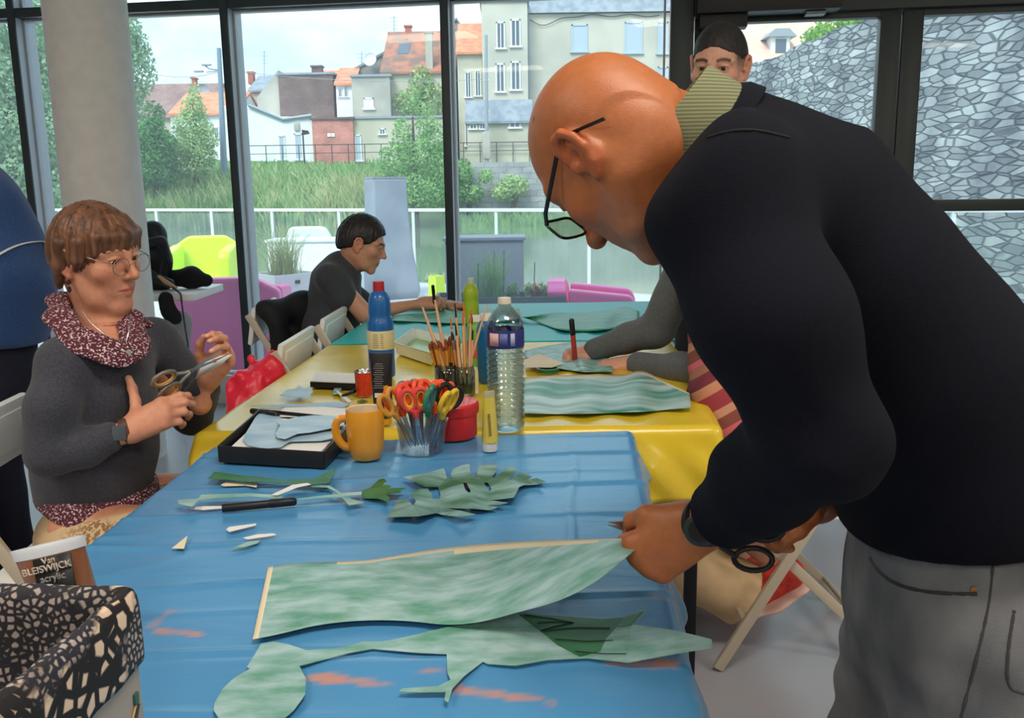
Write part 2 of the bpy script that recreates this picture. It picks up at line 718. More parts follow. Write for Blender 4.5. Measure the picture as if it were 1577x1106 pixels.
M_FLOOR = floor_material()
M_CEIL = mat('ceiling_paint', (226, 222, 214), 0.9)
M_WALL = mat('wall_paint', (220, 214, 204), 0.9)
M_FRAME = mat('dark_window_aluminium', (58, 66, 70), 0.38, metal=0.3)
M_FRAME_IN = mat('daylit_mullion_side', (188, 196, 204), 0.4)  # pale tone stands in for daylight on the frame sides
M_DOOR = mat('black_green_door_aluminium', (50, 58, 58), 0.4, metal=0.3)
M_BLACK = mat('black_plastic', (22, 23, 26), 0.45)
M_PLINTH = mat('white_window_plinth', (206, 208, 212), 0.5)
M_COLUMN = mat('pale_painted_concrete', (222, 221, 218), 0.75, var=0.03, vscale=14, bump=0.06, bscale=60)
M_GLASS = clear_mat('window_glass', tint=(246, 252, 250), gloss=0.02, veil=0.06, veil_rgb=(235, 245, 255))  # veil puts the washed-out haze of the view into the glass

b = MB().box((-0.4, 0.75, -0.05), (11.2, 10.9, 0.1)).build('floor', M_FLOOR, smooth=False)
structure(b)
b = MB().box((-0.4, 0.75, 3.25), (11.2, 10.9, 0.1)).build('ceiling', M_CEIL, smooth=False)
structure(b)
structure(MB().box((-0.4, -4.65, 1.6), (11.2, 0.1, 3.2)).build('wall_back', M_WALL, smooth=False))
structure(MB().box((-5.95, 0.9, 1.6), (0.1, 11.0, 3.2)).build('wall_left', M_WALL, smooth=False))
structure(MB().box((5.15, 0.1, 1.6), (0.1, 9.4, 3.2)).build('wall_right', M_WALL, smooth=False))

# lintel over the glazing, up to the ceiling
mb = MB()
wbox(mb, -4.2, 6.75, -0.02, 0.16, 3.05, 3.2)
structure(mb.build('trim_lintel', M_FRAME, smooth=False))
mb = MB()
wbox(mb, -4.2, 2.6, -0.05, 0.14, 0.0, 0.185, bev=0.008)
structure(mb.build('baseboard_window', M_PLINTH))

# mullions: dark face towards the room, returns coloured paler for the daylight on them
MULL = [-4.04, -2.69, -1.341, 0.022, 1.337]
for i, s in enumerate(MULL):
    mb = MB()
    wbox(mb, s - 0.024, s + 0.024, -0.075, -0.06, 0.0, 3.06, bev=0.004, m=0)
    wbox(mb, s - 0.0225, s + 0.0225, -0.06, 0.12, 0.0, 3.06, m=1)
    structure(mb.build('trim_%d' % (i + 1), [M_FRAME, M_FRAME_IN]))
edges = MULL + [2.6]
k = 6
for a, c in zip(edges[:-1], edges[1:]):
    mb = MB()
    wbox(mb, a + 0.0225, c - 0.0225, -0.07, 0.06, 2.385, 2.44, bev=0.004)
    structure(mb.build('trim_%d' % k, M_FRAME))
    k += 1
for i, (a, c) in enumerate(zip(edges[:-1], edges[1:])):
    mb = MB()
    a0, c0 = a + 0.024, c - 0.024
    for z0, z1 in ((0.186, 2.384), (2.441, 3.05)):
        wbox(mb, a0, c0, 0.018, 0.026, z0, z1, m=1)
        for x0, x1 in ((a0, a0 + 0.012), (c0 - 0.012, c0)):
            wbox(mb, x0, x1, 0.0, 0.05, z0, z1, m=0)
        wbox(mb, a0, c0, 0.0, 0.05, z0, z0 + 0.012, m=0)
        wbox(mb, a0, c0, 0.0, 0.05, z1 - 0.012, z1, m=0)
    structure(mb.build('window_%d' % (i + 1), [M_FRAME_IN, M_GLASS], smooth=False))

# big dark post and the double door with its operator box
mb = MB()
wbox(mb, 2.6, 2.725, -0.09, 0.12, 0.0, 3.06, bev=0.006)
structure(mb.build('trim_post', M_DOOR))
mb = MB()
wbox(mb, 2.725, 6.75, -0.06, 0.1, 2.235, 2.34, bev=0.004)
wbox(mb, 2.725, 6.75, -0.04, 0.08, 2.34, 3.06)
structure(mb.build('trim_door_head', M_DOOR, smooth=False))

def door_leaf(n, s0, s1, mid=True):
    """Glazed leaf: two stiles, three rails, two panes."""
    root = MB()
    wbox(root, s0, s0 + 0.105, -0.03, 0.05, 0.0, 2.23, bev=0.005)
    wbox(root, s1 - 0.105, s1, -0.03, 0.05, 0.0, 2.23, bev=0.005)
    wbox(root, s0 + 0.105, s1 - 0.105, -0.03, 0.05, 2.2, 2.23, bev=0.003)
    wbox(root, s0 + 0.105, s1 - 0.105, -0.03, 0.05, 1.172, 1.236, bev=0.004)
    wbox(root, s0 + 0.105, s1 - 0.105, -0.03, 0.05, 0.0, 0.2, bev=0.004)
    o = structure(root.build('door_%d' % n, M_DOOR))
    g = MB()
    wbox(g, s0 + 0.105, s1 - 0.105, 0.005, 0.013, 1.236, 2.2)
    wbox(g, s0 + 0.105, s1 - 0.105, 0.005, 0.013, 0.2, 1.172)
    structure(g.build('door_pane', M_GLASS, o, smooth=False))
    return o

door_leaf(1, 2.735, 3.812)
d2 = door_leaf(2, 3.822, 4.95)
mb = MB()
mb.tube([wp(3.875, -0.032, 0.86), wp(3.875, -0.085, 0.9), wp(3.875, -0.085, 1.28), wp(3.875, -0.032, 1.32)], 0.012)
structure(mb.build('door_handle', M_BLACK, d2))
mb = MB()
wbox(mb, 4.955, 6.75, -0.03, 0.05, 0.0, 0.2)
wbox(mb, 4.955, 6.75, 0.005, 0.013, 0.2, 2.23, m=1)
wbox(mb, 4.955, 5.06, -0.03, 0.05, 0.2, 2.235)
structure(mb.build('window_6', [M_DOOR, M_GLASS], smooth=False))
op = thing('door_operator', 'long black automatic door operator box mounted on the door head', 'door operator', wp(3.1, -0.06, 2.25))
mb = MB()
wbox(mb, 2.735, 3.47, -0.2, -0.061, 2.225, 2.36, bev=0.008)
mb.build('housing', M_BLACK, op)
mb = MB()
wbox(mb, 2.75, 3.0, -0.17, -0.062, 2.155, 2.224, bev=0.006)
mb.build('motor_cover', M_BLACK, op)
mb = MB()
wbox(mb, 3.3, 3.4, -0.16, -0.08, 2.205, 2.224, bev=0.004)
mb.build('sensor_window', mat('grey_sensor', (120, 128, 128), 0.25), op)

# ceiling lamps
M_LAMPGLOW = mat('lamp_diffuser', (255, 245, 230), 0.5, emit=(255, 222, 186), estr=0.9)
for x, y in LAMP_SPOTS:
    t = thing('ceiling_lamp', 'white rectangular ceiling lamp hung under the ceiling', 'ceiling lamp', (x, y, LAMP_Z), group='ceiling lamps')
    MB().box((x, y, LAMP_Z + 0.035), (1.2, 0.6, 0.05), bev=0.008).build('housing', M_PLINTH, t)
    MB().box((x, y, LAMP_Z + 0.004), (1.12, 0.52, 0.008)).build('diffuser', M_LAMPGLOW, t, smooth=False)
    for q in (-0.45, 0.45):
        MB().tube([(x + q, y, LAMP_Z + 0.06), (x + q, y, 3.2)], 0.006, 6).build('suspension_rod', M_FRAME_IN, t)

# round column
mb = MB()
mb.lathe([(0, 0), (0.186, 0), (0.186, 3.2), (0, 3.2)], (-1.983, 4.45, 0), 64)
structure(mb.build('column', M_COLUMN, angle=30))
# ================================================================== outdoors
M_TERRACE = mat('pale_terrace_concrete', (196, 198, 202), 0.8, var=0.06, vscale=3, bump=0.1, bscale=40)
M_SOIL = mat('bank_earth', (96, 112, 70), 0.95, rgb2=(78, 104, 60), vscale=0.6)
M_WHITE_METAL = mat('white_rail_paint', (214, 220, 226), 0.4)
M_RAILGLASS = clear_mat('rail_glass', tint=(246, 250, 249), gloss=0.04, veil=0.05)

def water_material():
    m, nt, b = _principled('pond_water')
    N, L = nt.nodes, nt.links
    b.inputs['Base Color'].default_value = lin((120, 136, 108))
    b.inputs['Roughness'].default_value = 0.06
    b.inputs['Specular IOR Level'].default_value = 0.6
    tc = N.new('ShaderNodeTexCoord')
    mp = N.new('ShaderNodeMapping')
    mp.inputs['Scale'].default_value = (1, 0.35, 1)
    nz = N.new('ShaderNodeTexNoise')
    nz.inputs['Scale'].default_value = 1.6
    nz.inputs['Detail'].default_value = 3
    bp = N.new('ShaderNodeBump')
    bp.inputs['Strength'].default_value = 0.12
    L.new(tc.outputs['Object'], mp.inputs['Vector'])
    L.new(mp.outputs['Vector'], nz.inputs['Vector'])
    L.new(nz.outputs['Fac'], bp.inputs['Height'])
    L.new(bp.outputs['Normal'], b.inputs['Normal'])
    return m

# terrace slab, pond, far bank and street level
def grid_mesh(name, xs, ys, fz, material):
    mb = MB()
    vs = [(x, y, fz(x, y)) for y in ys for x in xs]
    nx = len(xs)
    fs = [(j * nx + i, j * nx + i + 1, (j + 1) * nx + i + 1, (j + 1) * nx + i) for j in range(len(ys) - 1) for i in range(nx - 1)]
    mb.add(vs, fs)
    return mb.build(name, material)

RA, RB = Vector((-12.0, 19.2, 0)), Vector((6.9, 7.86, 0))     # line of the glass railing
RU = (RB - RA).normalized()
RN = Vector((-RU.y, RU.x, 0))
mb = MB()
e0, e1 = RA + RN * 0.25, RB + RN * 0.25
mb.prism([(-12.0, 7.2), (6.9, 4.36), (e1.x, e1.y), (e0.x, e0.y)], 0.12, Matrix.Translation((0, 0, -0.125)))
structure(mb.build('terrace', M_TERRACE, smooth=False))
structure(grid_mesh('pond_water', [-90, -30, 30, 90], [4, 40, 64], lambda x, y: -0.75, water_material()))
def bank_z(x, y):
    t = min(max((y - 50.0) / 13.0, 0), 1)
    left = min(max((-x - 10) / 10, 0), 1) * 0.35
    return -1.1 + 4.3 * t * t * (3 - 2 * t) + left * t
structure(grid_mesh('bank_ground', list(range(-90, 92, 3)), [46, 48, 50, 52, 54, 56, 58, 60, 62, 64, 67, 72, 120, 240], bank_z, M_SOIL))

# glass railing
rail = thing('glass_railing', 'white topped glass railing along the terrace edge above the pond', 'railing', (RA + RB) / 2)
L_ = (RB - RA).length
MB().bar(RA + Vector((0, 0, 1.045)), RB + Vector((0, 0, 1.045)), 0.06, 0.045, bev=0.006).build('top_rail', M_WHITE_METAL, rail)
nP = int(L_ / 1.3)
for i in range(nP + 1):
    p = RA + RU * (i * L_ / nP)
    MB().bar(p, p + Vector((0, 0, 1.03)), 0.05, 0.04, up=(1, 0, 0)).build('post', M_WHITE_METAL, rail, smooth=False)
    if i < nP:
        q = RA + RU * ((i + 1) * L_ / nP)
        a, c = p + RU * 0.04, q - RU * 0.04
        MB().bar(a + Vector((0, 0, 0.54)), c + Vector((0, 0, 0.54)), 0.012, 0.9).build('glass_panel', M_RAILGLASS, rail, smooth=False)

# ------------------------------------------------------------------ foliage
def leaf_mat(name, rgb, rgb2):
    m, nt, b = _principled(name)
    N, L = nt.nodes, nt.links
    oi = N.new('ShaderNodeTexCoord')
    nz = N.new('ShaderNodeTexNoise')
    nz.inputs['Scale'].default_value = 1.3
    nz.inputs['Detail'].default_value = 6
    L.new(oi.outputs['Object'], nz.inputs['Vector'])
    r = N.new('ShaderNodeValToRGB')
    r.color_ramp.elements[0].position, r.color_ramp.elements[1].position = 0.35, 0.65
    r.color_ramp.elements[0].color, r.color_ramp.elements[1].color = lin(rgb), lin(rgb2)
    L.new(nz.outputs['Fac'], r.inputs['Fac'])
    L.new(r.outputs['Color'], b.inputs['Base Color'])
    b.inputs['Roughness'].default_value = 0.6
    tl = N.new('ShaderNodeBsdfTranslucent')
    L.new(r.outputs['Color'], tl.inputs['Color'])
    mx = N.new('ShaderNodeMixShader')
    mx.inputs['Fac'].default_value = 0.35
    out = nt.nodes['Material Output']
    L.new(b.outputs['BSDF'], mx.inputs[1])
    L.new(tl.outputs[0], mx.inputs[2])
    L.new(mx.outputs[0], out.inputs['Surface'])
    return m

LEAF_DARK = leaf_mat('dark_green_leaves', (76, 130, 74), (112, 168, 98))
LEAF_MID = leaf_mat('mid_green_leaves', (112, 160, 96), (160, 202, 126))
LEAF_PALE = leaf_mat('pale_green_leaves', (146, 180, 118), (196, 216, 156))
LEAF_GREY = leaf_mat('grey_green_leaves', (126, 160, 126), (172, 200, 160))
REED = leaf_mat('reed_blades', (160, 176, 118), (214, 212, 164))
REED_G = leaf_mat('green_reed_blades', (112, 158, 96), (168, 202, 128))
BARK = mat('bark', (92, 78, 62), 0.9)

def leaf_cloud(blobs, n, size, seed, shell=0.45):
    r = np.random.default_rng(seed)
    vol = np.array([b[1][0] * b[1][1] * b[1][2] for b in blobs]) ** 0.8
    which = r.choice(len(blobs), n, p=vol / vol.sum())
    c = np.array([b[0] for b in blobs])[which]
    rad = np.array([b[1] for b in blobs])[which]
    d = r.normal(size=(n, 3))
    d /= np.linalg.norm(d, axis=1)[:, None]
    t = shell + (1.08 - shell) * r.random(n) ** 0.6
    p = c + d * rad * t[:, None]
    nrm = d + r.normal(size=(n, 3)) * 0.8
    nrm /= np.linalg.norm(nrm, axis=1)[:, None]
    up = r.normal(size=(n, 3))
    x = np.cross(nrm, up)
    x /= np.linalg.norm(x, axis=1)[:, None] + 1e-9
    y = np.cross(nrm, x)
    s = (size * r.uniform(0.6, 1.3, n))[:, None]
    V = np.stack([p - x * s * .5, p + y * s * .32, p + x * s * .5, p - y * s * .32], 1).reshape(-1, 3)
    F = np.arange(4 * n).reshape(n, 4)
    return V, F

def tree(name, label, base, top, blobs, n, size, m, seed, group=None, trunk=0.2):
    t = thing(name, label, 'tree' if 'tree' in name else 'shrub', base, group)
    V, F = leaf_cloud(blobs, n, size, seed)
    np_mesh('crown', V, F, m, t, relax=0)
    mb = MB()
    mb.tube([base, (base[0] + .02, base[1], (base[2] + top) / 2), (base[0], base[1], top)], [trunk, trunk * .7, trunk * .25], 8)
    rr = random.Random(seed)
    for q in range(5):
        z = base[2] + (top - base[2]) * (0.35 + 0.12 * q)
        a = rr.uniform(0, 6.28)
        c, rad = blobs[q % len(blobs)]
        mb.tube([(base[0], base[1], z), (c[0] + math.cos(a) * rad[0] * .5, c[1] + math.sin(a) * rad[1] * .5, c[2])], [trunk * .3, trunk * .08], 6)
    mb.build('trunk', BARK, t)
    return t

def P(px, py, y):
    return np.array(aty(px, py, y))

def blob(px, py, y, rx, rz, ry=None):
    return (P(px, py, y), (rx, ry or rx, rz))

k = 1 / 1380.0
# broad pale trees beyond the pond at the left
y = 30.0
tree('broadleaf_tree', 'big pale green tree beyond the pond at the left edge', (P(25, 330, y)[0], y, -1.2), 6.5,
     [blob(18, 30, y, 1.3, 1.4), blob(5, 110, y, 1.3, 1.2), blob(40, 120, y, 1.0, 1.1), blob(10, 200, y, 1.4, 1.2), blob(55, 215, y, 1.1, 1.1), blob(20, 280, y, 1.5, 1.0), blob(80, 290, y, .9, .8)],
     17000, 0.17, LEAF_GREY, 3)
tree('broadleaf_tree', 'tall loose tree standing half behind the round column', (P(150, 300, 44)[0], 44, 0), 9.5,
     [blob(205, 105, 44, 1.0, 1.5), blob(190, 60, 44, .8, 1.3), blob(215, 75, 44, .5, .9), blob(150, 60, 44, 2.0, 2.0), blob(165, 150, 44, 1.8, 1.6), blob(110, 100, 44, 1.8, 2.0), blob(100, 200, 44, 2.2, 2.0)],
     15000, 0.2, LEAF_GREY, 5)
tree('conifer_tree', 'dark green bushy conifer on the bank beside the column', (P(238, 262, 52)[0], 52, -.2), 5.0,
     [blob(238, 178, 52, .55, .8), blob(232, 205, 52, .95, .8), blob(242, 222, 52, 1.1, .8), blob(236, 246, 52, 1.25, .7), blob(214, 230, 52, .8, 1.2), blob(240, 268, 52, 1.3, .7), blob(218, 275, 52, 1.0, .6)],
     8000, 0.18, LEAF_DARK, 7)
tree('slim_tree', 'pale green pointed tree on the bank left of the tall grey lamp post', (P(300, 258, 54)[0], 54, .5), 6.4,
     [blob(300, 145, 54, .35, .7), blob(298, 168, 54, .7, .8), blob(296, 195, 54, 1.1, .9), blob(292, 222, 54, 1.35, .9), blob(318, 212, 54, .7, .8), blob(278, 238, 54, 1.0, .7), blob(310, 240, 54, .9, .6), blob(296, 258, 54, 1.3, .6), blob(276, 262, 54, .8, .5)],
     8000, 0.17, LEAF_PALE, 9)
tree('willow_tree', 'big loose green bush in front of the beige garages', (P(640, 316, 50)[0], 50, -1), 5.2,
     [blob(640, 295, 50, 1.9, 1.0), blob(608, 255, 50, .95, 1.2), blob(650, 240, 50, 1.2, 1.1), blob(676, 262, 50, .9, 1.4), blob(620, 210, 50, .6, 1.0), blob(655, 190, 50, .55, 1.0), blob(668, 300, 50, 1.2, .8), blob(600, 300, 50, 1.1, .7), blob(640, 150, 50, .25, .6), blob(670, 215, 50, .6, 1.1)],
     11000, 0.17, LEAF_MID, 11)
tree('ivy_shrub', 'climbing ivy on the side of the tiled house', (P(648, 200, 66)[0], 66, 3.2), 8,
     [blob(650, 130, 66, .9, 1.3), blob(630, 160, 66, 1.1, 1.0), blob(665, 160, 66, .9, 1.6)], 2600, 0.26, LEAF_PALE, 13)
tree('quay_shrub', 'yellow-green shrub growing on the stone quay wall', (P(790, 310, 52)[0], 52, -.9), 1.4,
     [blob(790, 286, 52, .9, .6), blob(778, 296, 52, .8, .5)], 1400, 0.2, LEAF_PALE, 15)
tree('quay_shrub', 'small shrub at the foot of the stone quay wall', (P(722, 310, 52)[0], 52, -.9), 2.0,
     [blob(712, 270, 52, .7, .9), blob(722, 298, 52, .9, .6), blob(748, 272, 52, .4, .4)], 1800, 0.2, LEAF_MID, 16)
tree('garden_tree', 'bright green tree behind the top of the fortress wall', (P(1290, 120, 34)[0], 34, -1.1), 7.4,
     [blob(1290, 45, 34, .9, .5), blob(1262, 58, 34, .6, .4), blob(1318, 40, 34, .7, .45), blob(1285, 80, 34, 1.2, .7)], 3600, 0.16, leaf_mat('fresh_leaves', (110, 160, 70), (160, 200, 104)), 17)

def blades(name, label, spans, n, hmin, hmax, m, seed, w=0.07):
    r = np.random.default_rng(seed)
    V, F = [], []
    for i in range(n):
        x0, x1, y0, y1 = spans[r.integers(len(spans))]
        x, yy = r.uniform(x0, x1), r.uniform(y0, y1)
        z = bank_z(x, yy) - .05
        h = min(r.uniform(hmin, hmax), max(.35, 2.7 + .35 * r.normal() - z))
        lean = r.normal() * .22 * h
        lean2 = r.normal() * .12 * h
        q = w * r.uniform(.6, 1.3)
        k0 = len(V)
        for t, ww in ((0, 1), (.45, .9), (.8, .6), (1, .12)):
            cx, cy, cz = x + lean * t * t, yy + lean2 * t * t, z + h * t * (1 - .12 * t)
            V += [(cx - q * ww / 2, cy, cz), (cx + q * ww / 2, cy + .02, cz)]
        for j in range(3):
            F.append((k0 + 2 * j, k0 + 2 * j + 1, k0 + 2 * j + 3, k0 + 2 * j + 2))
    o = np_mesh(name, np.array(V), np.array(F), m, relax=0)
    return tag(o, label, 'reeds', kind='stuff')

xl, xr = P(170, 300, 52)[0], P(570, 300, 52)[0]
blades('reeds', 'dense green reeds and tall grass along the far bank of the pond', [(xl, xr, 50, 61)], 6500, 1.3, 2.8, REED_G, 21, .12)
blades('dry_reeds', 'straw-coloured seeding grass stalks among the reeds', [(xl, xr - 3, 50, 59), (P(500, 300, 52)[0], xr + 1, 50, 55)], 4200, 1.6, 3.1, REED, 22, .09)
blades('bank_grass', 'low grass at the water line below the quay wall', [(P(680, 300, 52)[0], P(1030, 300, 52)[0], 50.2, 52.5), (P(-60, 300, 52)[0], xl, 50, 57)], 2600, .5, 1.3, REED_G, 23, .09)

# ------------------------------------------------------------------ masonry
def brick_mat(name, c1, c2, mortar, scale, bw=0.5, rh=0.25, ms=0.02, distort=0.0, rough=0.9, along=(1, 0, 0), up=(0, 0, 1), bump=0.3, var=.28):
    m, nt, b = _principled(name)
    N, L = nt.nodes, nt.links
    tc = N.new('ShaderNodeTexCoord')
    cx = N.new('ShaderNodeCombineXYZ')
    for q, ax in (('X', along), ('Y', up)):
        dp = N.new('ShaderNodeVectorMath')
        dp.operation = 'DOT_PRODUCT'
        dp.inputs[1].default_value = ax
        L.new(tc.outputs['Object'], dp.inputs[0])
        L.new(dp.outputs['Value'], cx.inputs[q])
    vec = cx.outputs['Vector']
    if distort:
        nz = N.new('ShaderNodeTexNoise')
        nz.inputs['Scale'].default_value = 3.2
        nz.inputs['Detail'].default_value = 4
        L.new(tc.outputs['Object'], nz.inputs['Vector'])
        sc = N.new('ShaderNodeVectorMath')
        sc.operation = 'SCALE'
        sc.inputs['Scale'].default_value = distort
        L.new(nz.outputs['Color'], sc.inputs[0])
        ad = N.new('ShaderNodeVectorMath')
        ad.operation = 'ADD'
        L.new(vec, ad.inputs[0])
        L.new(sc.outputs['Vector'], ad.inputs[1])
        vec = ad.outputs['Vector']
    br = N.new('ShaderNodeTexBrick')
    br.inputs['Color1'].default_value, br.inputs['Color2'].default_value, br.inputs['Mortar'].default_value = lin(c1), lin(c2), lin(mortar)
    br.inputs['Scale'].default_value = scale
    br.inputs['Brick Width'].default_value, br.inputs['Row Height'].default_value = bw, rh
    br.inputs['Mortar Size'].default_value = ms
    br.inputs['Bias'].default_value = 0.0
    L.new(vec, br.inputs['Vector'])
    nz2 = N.new('ShaderNodeTexNoise')
    nz2.inputs['Scale'].default_value = 1.1
    nz2.inputs['Detail'].default_value = 8
    L.new(tc.outputs['Object'], nz2.inputs['Vector'])
    mr = N.new('ShaderNodeMapRange')
    mr.inputs['From Min'].default_value, mr.inputs['From Max'].default_value = .25, .75
    mr.inputs['To Min'].default_value, mr.inputs['To Max'].default_value = 1 - var, 1 + var
    L.new(nz2.outputs['Fac'], mr.inputs['Value'])
    sc2 = N.new('ShaderNodeVectorMath')
    sc2.operation = 'SCALE'
    L.new(br.outputs['Color'], sc2.inputs[0])
    L.new(mr.outputs['Result'], sc2.inputs['Scale'])
    L.new(sc2.outputs['Vector'], b.inputs['Base Color'])
    bp = N.new('ShaderNodeBump')
    bp.inputs['Strength'].default_value = bump
    bp.inputs['Distance'].default_value = .05
    bp.invert = True
    L.new(br.outputs['Fac'], bp.inputs['Height'])
    L.new(bp.outputs['Normal'], b.inputs['Normal'])
    b.inputs['Roughness'].default_value = rough
    return m

def rubble_material():
    m, nt, b = _principled('rough_grey_stone')
    N, L = nt.nodes, nt.links
    tc = N.new('ShaderNodeTexCoord')
    cx = N.new('ShaderNodeCombineXYZ')
    for q, ax in (('X', (.35, -2.5, 0)), ('Y', (0, 0, 9.5))):
        dp = N.new('ShaderNodeVectorMath')
        dp.operation = 'DOT_PRODUCT'
        dp.inputs[1].default_value = ax
        L.new(tc.outputs['Object'], dp.inputs[0])
        L.new(dp.outputs['Value'], cx.inputs[q])
    v1, v2 = N.new('ShaderNodeTexVoronoi'), N.new('ShaderNodeTexVoronoi')
    v2.feature = 'DISTANCE_TO_EDGE'
    v1.inputs['Scale'].default_value = v2.inputs['Scale'].default_value = 1.0
    nz = N.new('ShaderNodeTexNoise')
    nz.inputs['Scale'].default_value, nz.inputs['Detail'].default_value = 1.2, 8
    for v in (v1, v2): L.new(cx.outputs['Vector'], v.inputs['Vector'])
    L.new(tc.outputs['Object'], nz.inputs['Vector'])
    sp = N.new('ShaderNodeSeparateColor')
    L.new(v1.outputs['Color'], sp.inputs['Color'])
    r = N.new('ShaderNodeValToRGB')
    r.color_ramp.elements[0].color, r.color_ramp.elements[1].color = lin((132, 136, 144)), lin((208, 210, 214))
    L.new(sp.outputs['Red'], r.inputs['Fac'])
    r2 = N.new('ShaderNodeValToRGB')
    r2.color_ramp.elements[0].color, r2.color_ramp.elements[1].color = lin((150, 152, 158)), (1, 1, 1, 1)
    r2.color_ramp.elements[0].position, r2.color_ramp.elements[1].position = .02, .10
    L.new(v2.outputs['Distance'], r2.inputs['Fac'])
    r3 = N.new('ShaderNodeValToRGB')
    r3.color_ramp.elements[0].color, r3.color_ramp.elements[1].color = lin((180, 182, 190)), (1, 1, 1, 1)
    r3.color_ramp.elements[0].position, r3.color_ramp.elements[1].position = .35, .62
    L.new(nz.outputs['Fac'], r3.inputs['Fac'])
    last = r.outputs['Color']
    for q in (r2, r3):
        mx = N.new('ShaderNodeMix')
        mx.data_type, mx.blend_type = 'RGBA', 'MULTIPLY'
        mx.inputs['Factor'].default_value = 1
        L.new(last, mx.inputs['A'])
        L.new(q.outputs['Color'], mx.inputs['B'])
        last = mx.outputs['Result']
    L.new(last, b.inputs['Base Color'])
    bp = N.new('ShaderNodeBump')
    bp.inputs['Strength'].default_value, bp.inputs['Distance'].default_value = .7, .06
    L.new(r2.outputs['Color'], bp.inputs['Height'])
    L.new(bp.outputs['Normal'], b.inputs['Normal'])
    b.inputs['Roughness'].default_value = .9
    return m
M_STONE = rubble_material()
M_QUAY = brick_mat('quay_stone', (150, 152, 158), (170, 170, 172), (130, 134, 138), .9, .8, .3, .02, .3)
M_REDBRICK = brick_mat('red_brick', (186, 112, 100), (204, 130, 116), (196, 150, 140), 3, .6, .2, .02)
M_DARKBRICK = brick_mat('dark_brown_brick', (106, 84, 80), (122, 96, 90), (112, 96, 92), 3, .6, .2, .02)
M_TILE = brick_mat('brown_roof_tiles', (148, 116, 112), (162, 130, 124), (120, 96, 94), 2.6, .5, .45, .05, up=(0, 1, 0))
M_ORANGE = mat('orange_roof_tiles', (206, 128, 98), 0.85, rgb2=(226, 150, 118), vscale=2.2)
M_ORANGE_OLD = mat('weathered_orange_roof', (128, 104, 94), 0.85, rgb2=(186, 118, 94), vscale=1.0)
M_SLATE = mat('grey_slate_roof', (128, 136, 150), 0.6, rgb2=(150, 158, 168), vscale=2)
M_CREAM = mat('cream_render', (186, 182, 172), 0.9, rgb2=(204, 198, 186), vscale=.35)
M_CREAM2 = mat('stained_cream_render', (182, 176, 160), 0.9, rgb2=(204, 196, 178), vscale=.5)
M_GREYR = mat('grey_render', (164, 160, 152), 0.9, rgb2=(186, 180, 168), vscale=.5)
M_DGREYR = mat('dark_grey_render', (120, 120, 120), 0.9, rgb2=(150, 146, 140), vscale=.7)
M_BEIGE = mat('beige_render', (190, 184, 166), 0.9, rgb2=(206, 198, 180), vscale=.4)
M_WHITER = mat('white_render', (232, 236, 242), 0.85, var=.03, vscale=.5)
M_PANE = mat('dark_window_pane', (86, 96, 112), 0.08, spec=.8)
M_SHUTTER = mat('pale_blue_shutter', (178, 192, 208), 0.7)
M_WFRAME = mat('white_window_frame', (232, 234, 236), 0.5)
M_BRICKCHIM = mat('chimney_brick', (176, 106, 88), 0.9)
M_ZINC = mat('zinc_edge', (150, 158, 168), 0.5)

def building(name, label, px0, px1, eave, y, depth, wall, zb=2.9, roof=None, rmat=None, peak=None, over=.25, z_off=0):
    """Block whose front stands at distance y and spans two pixel columns of the photograph at its eave height.
    roof 'ridge': ridge parallel to the front at pixel height `peak`; 'gable': front gable with its peak at pixel (px, py); None: flat."""
    a, c = aty(px0, eave, y), aty(px1, eave, y)
    x0, x1, ze = a.x, c.x, (a.z + c.z) / 2
    t = thing(name, label, 'building', ((x0 + x1) / 2, y, zb))
    mb = MB()
    if roof == 'gable':
        pk = aty(peak[0], peak[1], y)
        xp, zp = pk.x, pk.z
        R = Matrix(((1, 0, 0, 0), (0, 0, 1, y), (0, 1, 0, 0), (0, 0, 0, 1)))
        mb.prism([(x0, zb), (x1, zb), (x1, ze), (xp, zp), (x0, ze)], depth, R)
        mb.build('wall', wall, t, smooth=False)
        rb = MB()
        for xa, za in ((x0, ze), (x1, ze)):
            dx, dz = xp - xa, zp - za
            L = math.hypot(dx, dz)
            ex = -dx / L * over
            ez = -dz / L * over
            poly = [(xa + ex, za + ez + .02), (xp, zp + .02), (xp, zp + .2), (xa + ex, za + ez + .2)]
            rb.prism(poly, depth + .3, Matrix.Translation((0, -.15, 0)) @ R)
        rb.build('roof', rmat, t, smooth=False)
    elif roof == 'ridge':
        mb.box(((x0 + x1) / 2, y + depth / 2, (zb + ze) / 2), (x1 - x0, depth, ze - zb))
        pk = aty((px0 + px1) / 2, peak, y + depth / 2)
        zp = pk.z
        for xx in (x0, x1 - .12):                       # gable ends
            R = Matrix(((0, 0, 1, xx), (1, 0, 0, 0), (0, 1, 0, 0), (0, 0, 0, 1)))
            mb.prism([(y, ze), (y + depth, ze), (y + depth / 2, zp)], .12, R)
        mb.build('wall', wall, t, smooth=False)
        rb = MB()
        R = Matrix(((0, 0, 1, x0 - .1), (1, 0, 0, 0), (0, 1, 0, 0), (0, 0, 0, 1)))
        rb.prism([(y - over, ze - over * .4), (y + depth / 2, zp), (y + depth + over, ze - over * .4), (y + depth + over, ze - over * .4 + .15), (y + depth / 2, zp + .17), (y - over, ze - over * .4 + .15)], x1 - x0 + .2, R)
        rb.build('roof', rmat, t, smooth=False)
    else:
        mb.box(((x0 + x1) / 2, y + depth / 2, (zb + ze) / 2), (x1 - x0, depth, ze - zb))
        mb.build('wall', wall, t, smooth=False)
        if rmat is not None:
            MB().box(((x0 + x1) / 2, y + depth / 2, ze + .07), (x1 - x0 + .25, depth + .25, .14)).build('roof_edge', rmat, t, smooth=False)
    return t

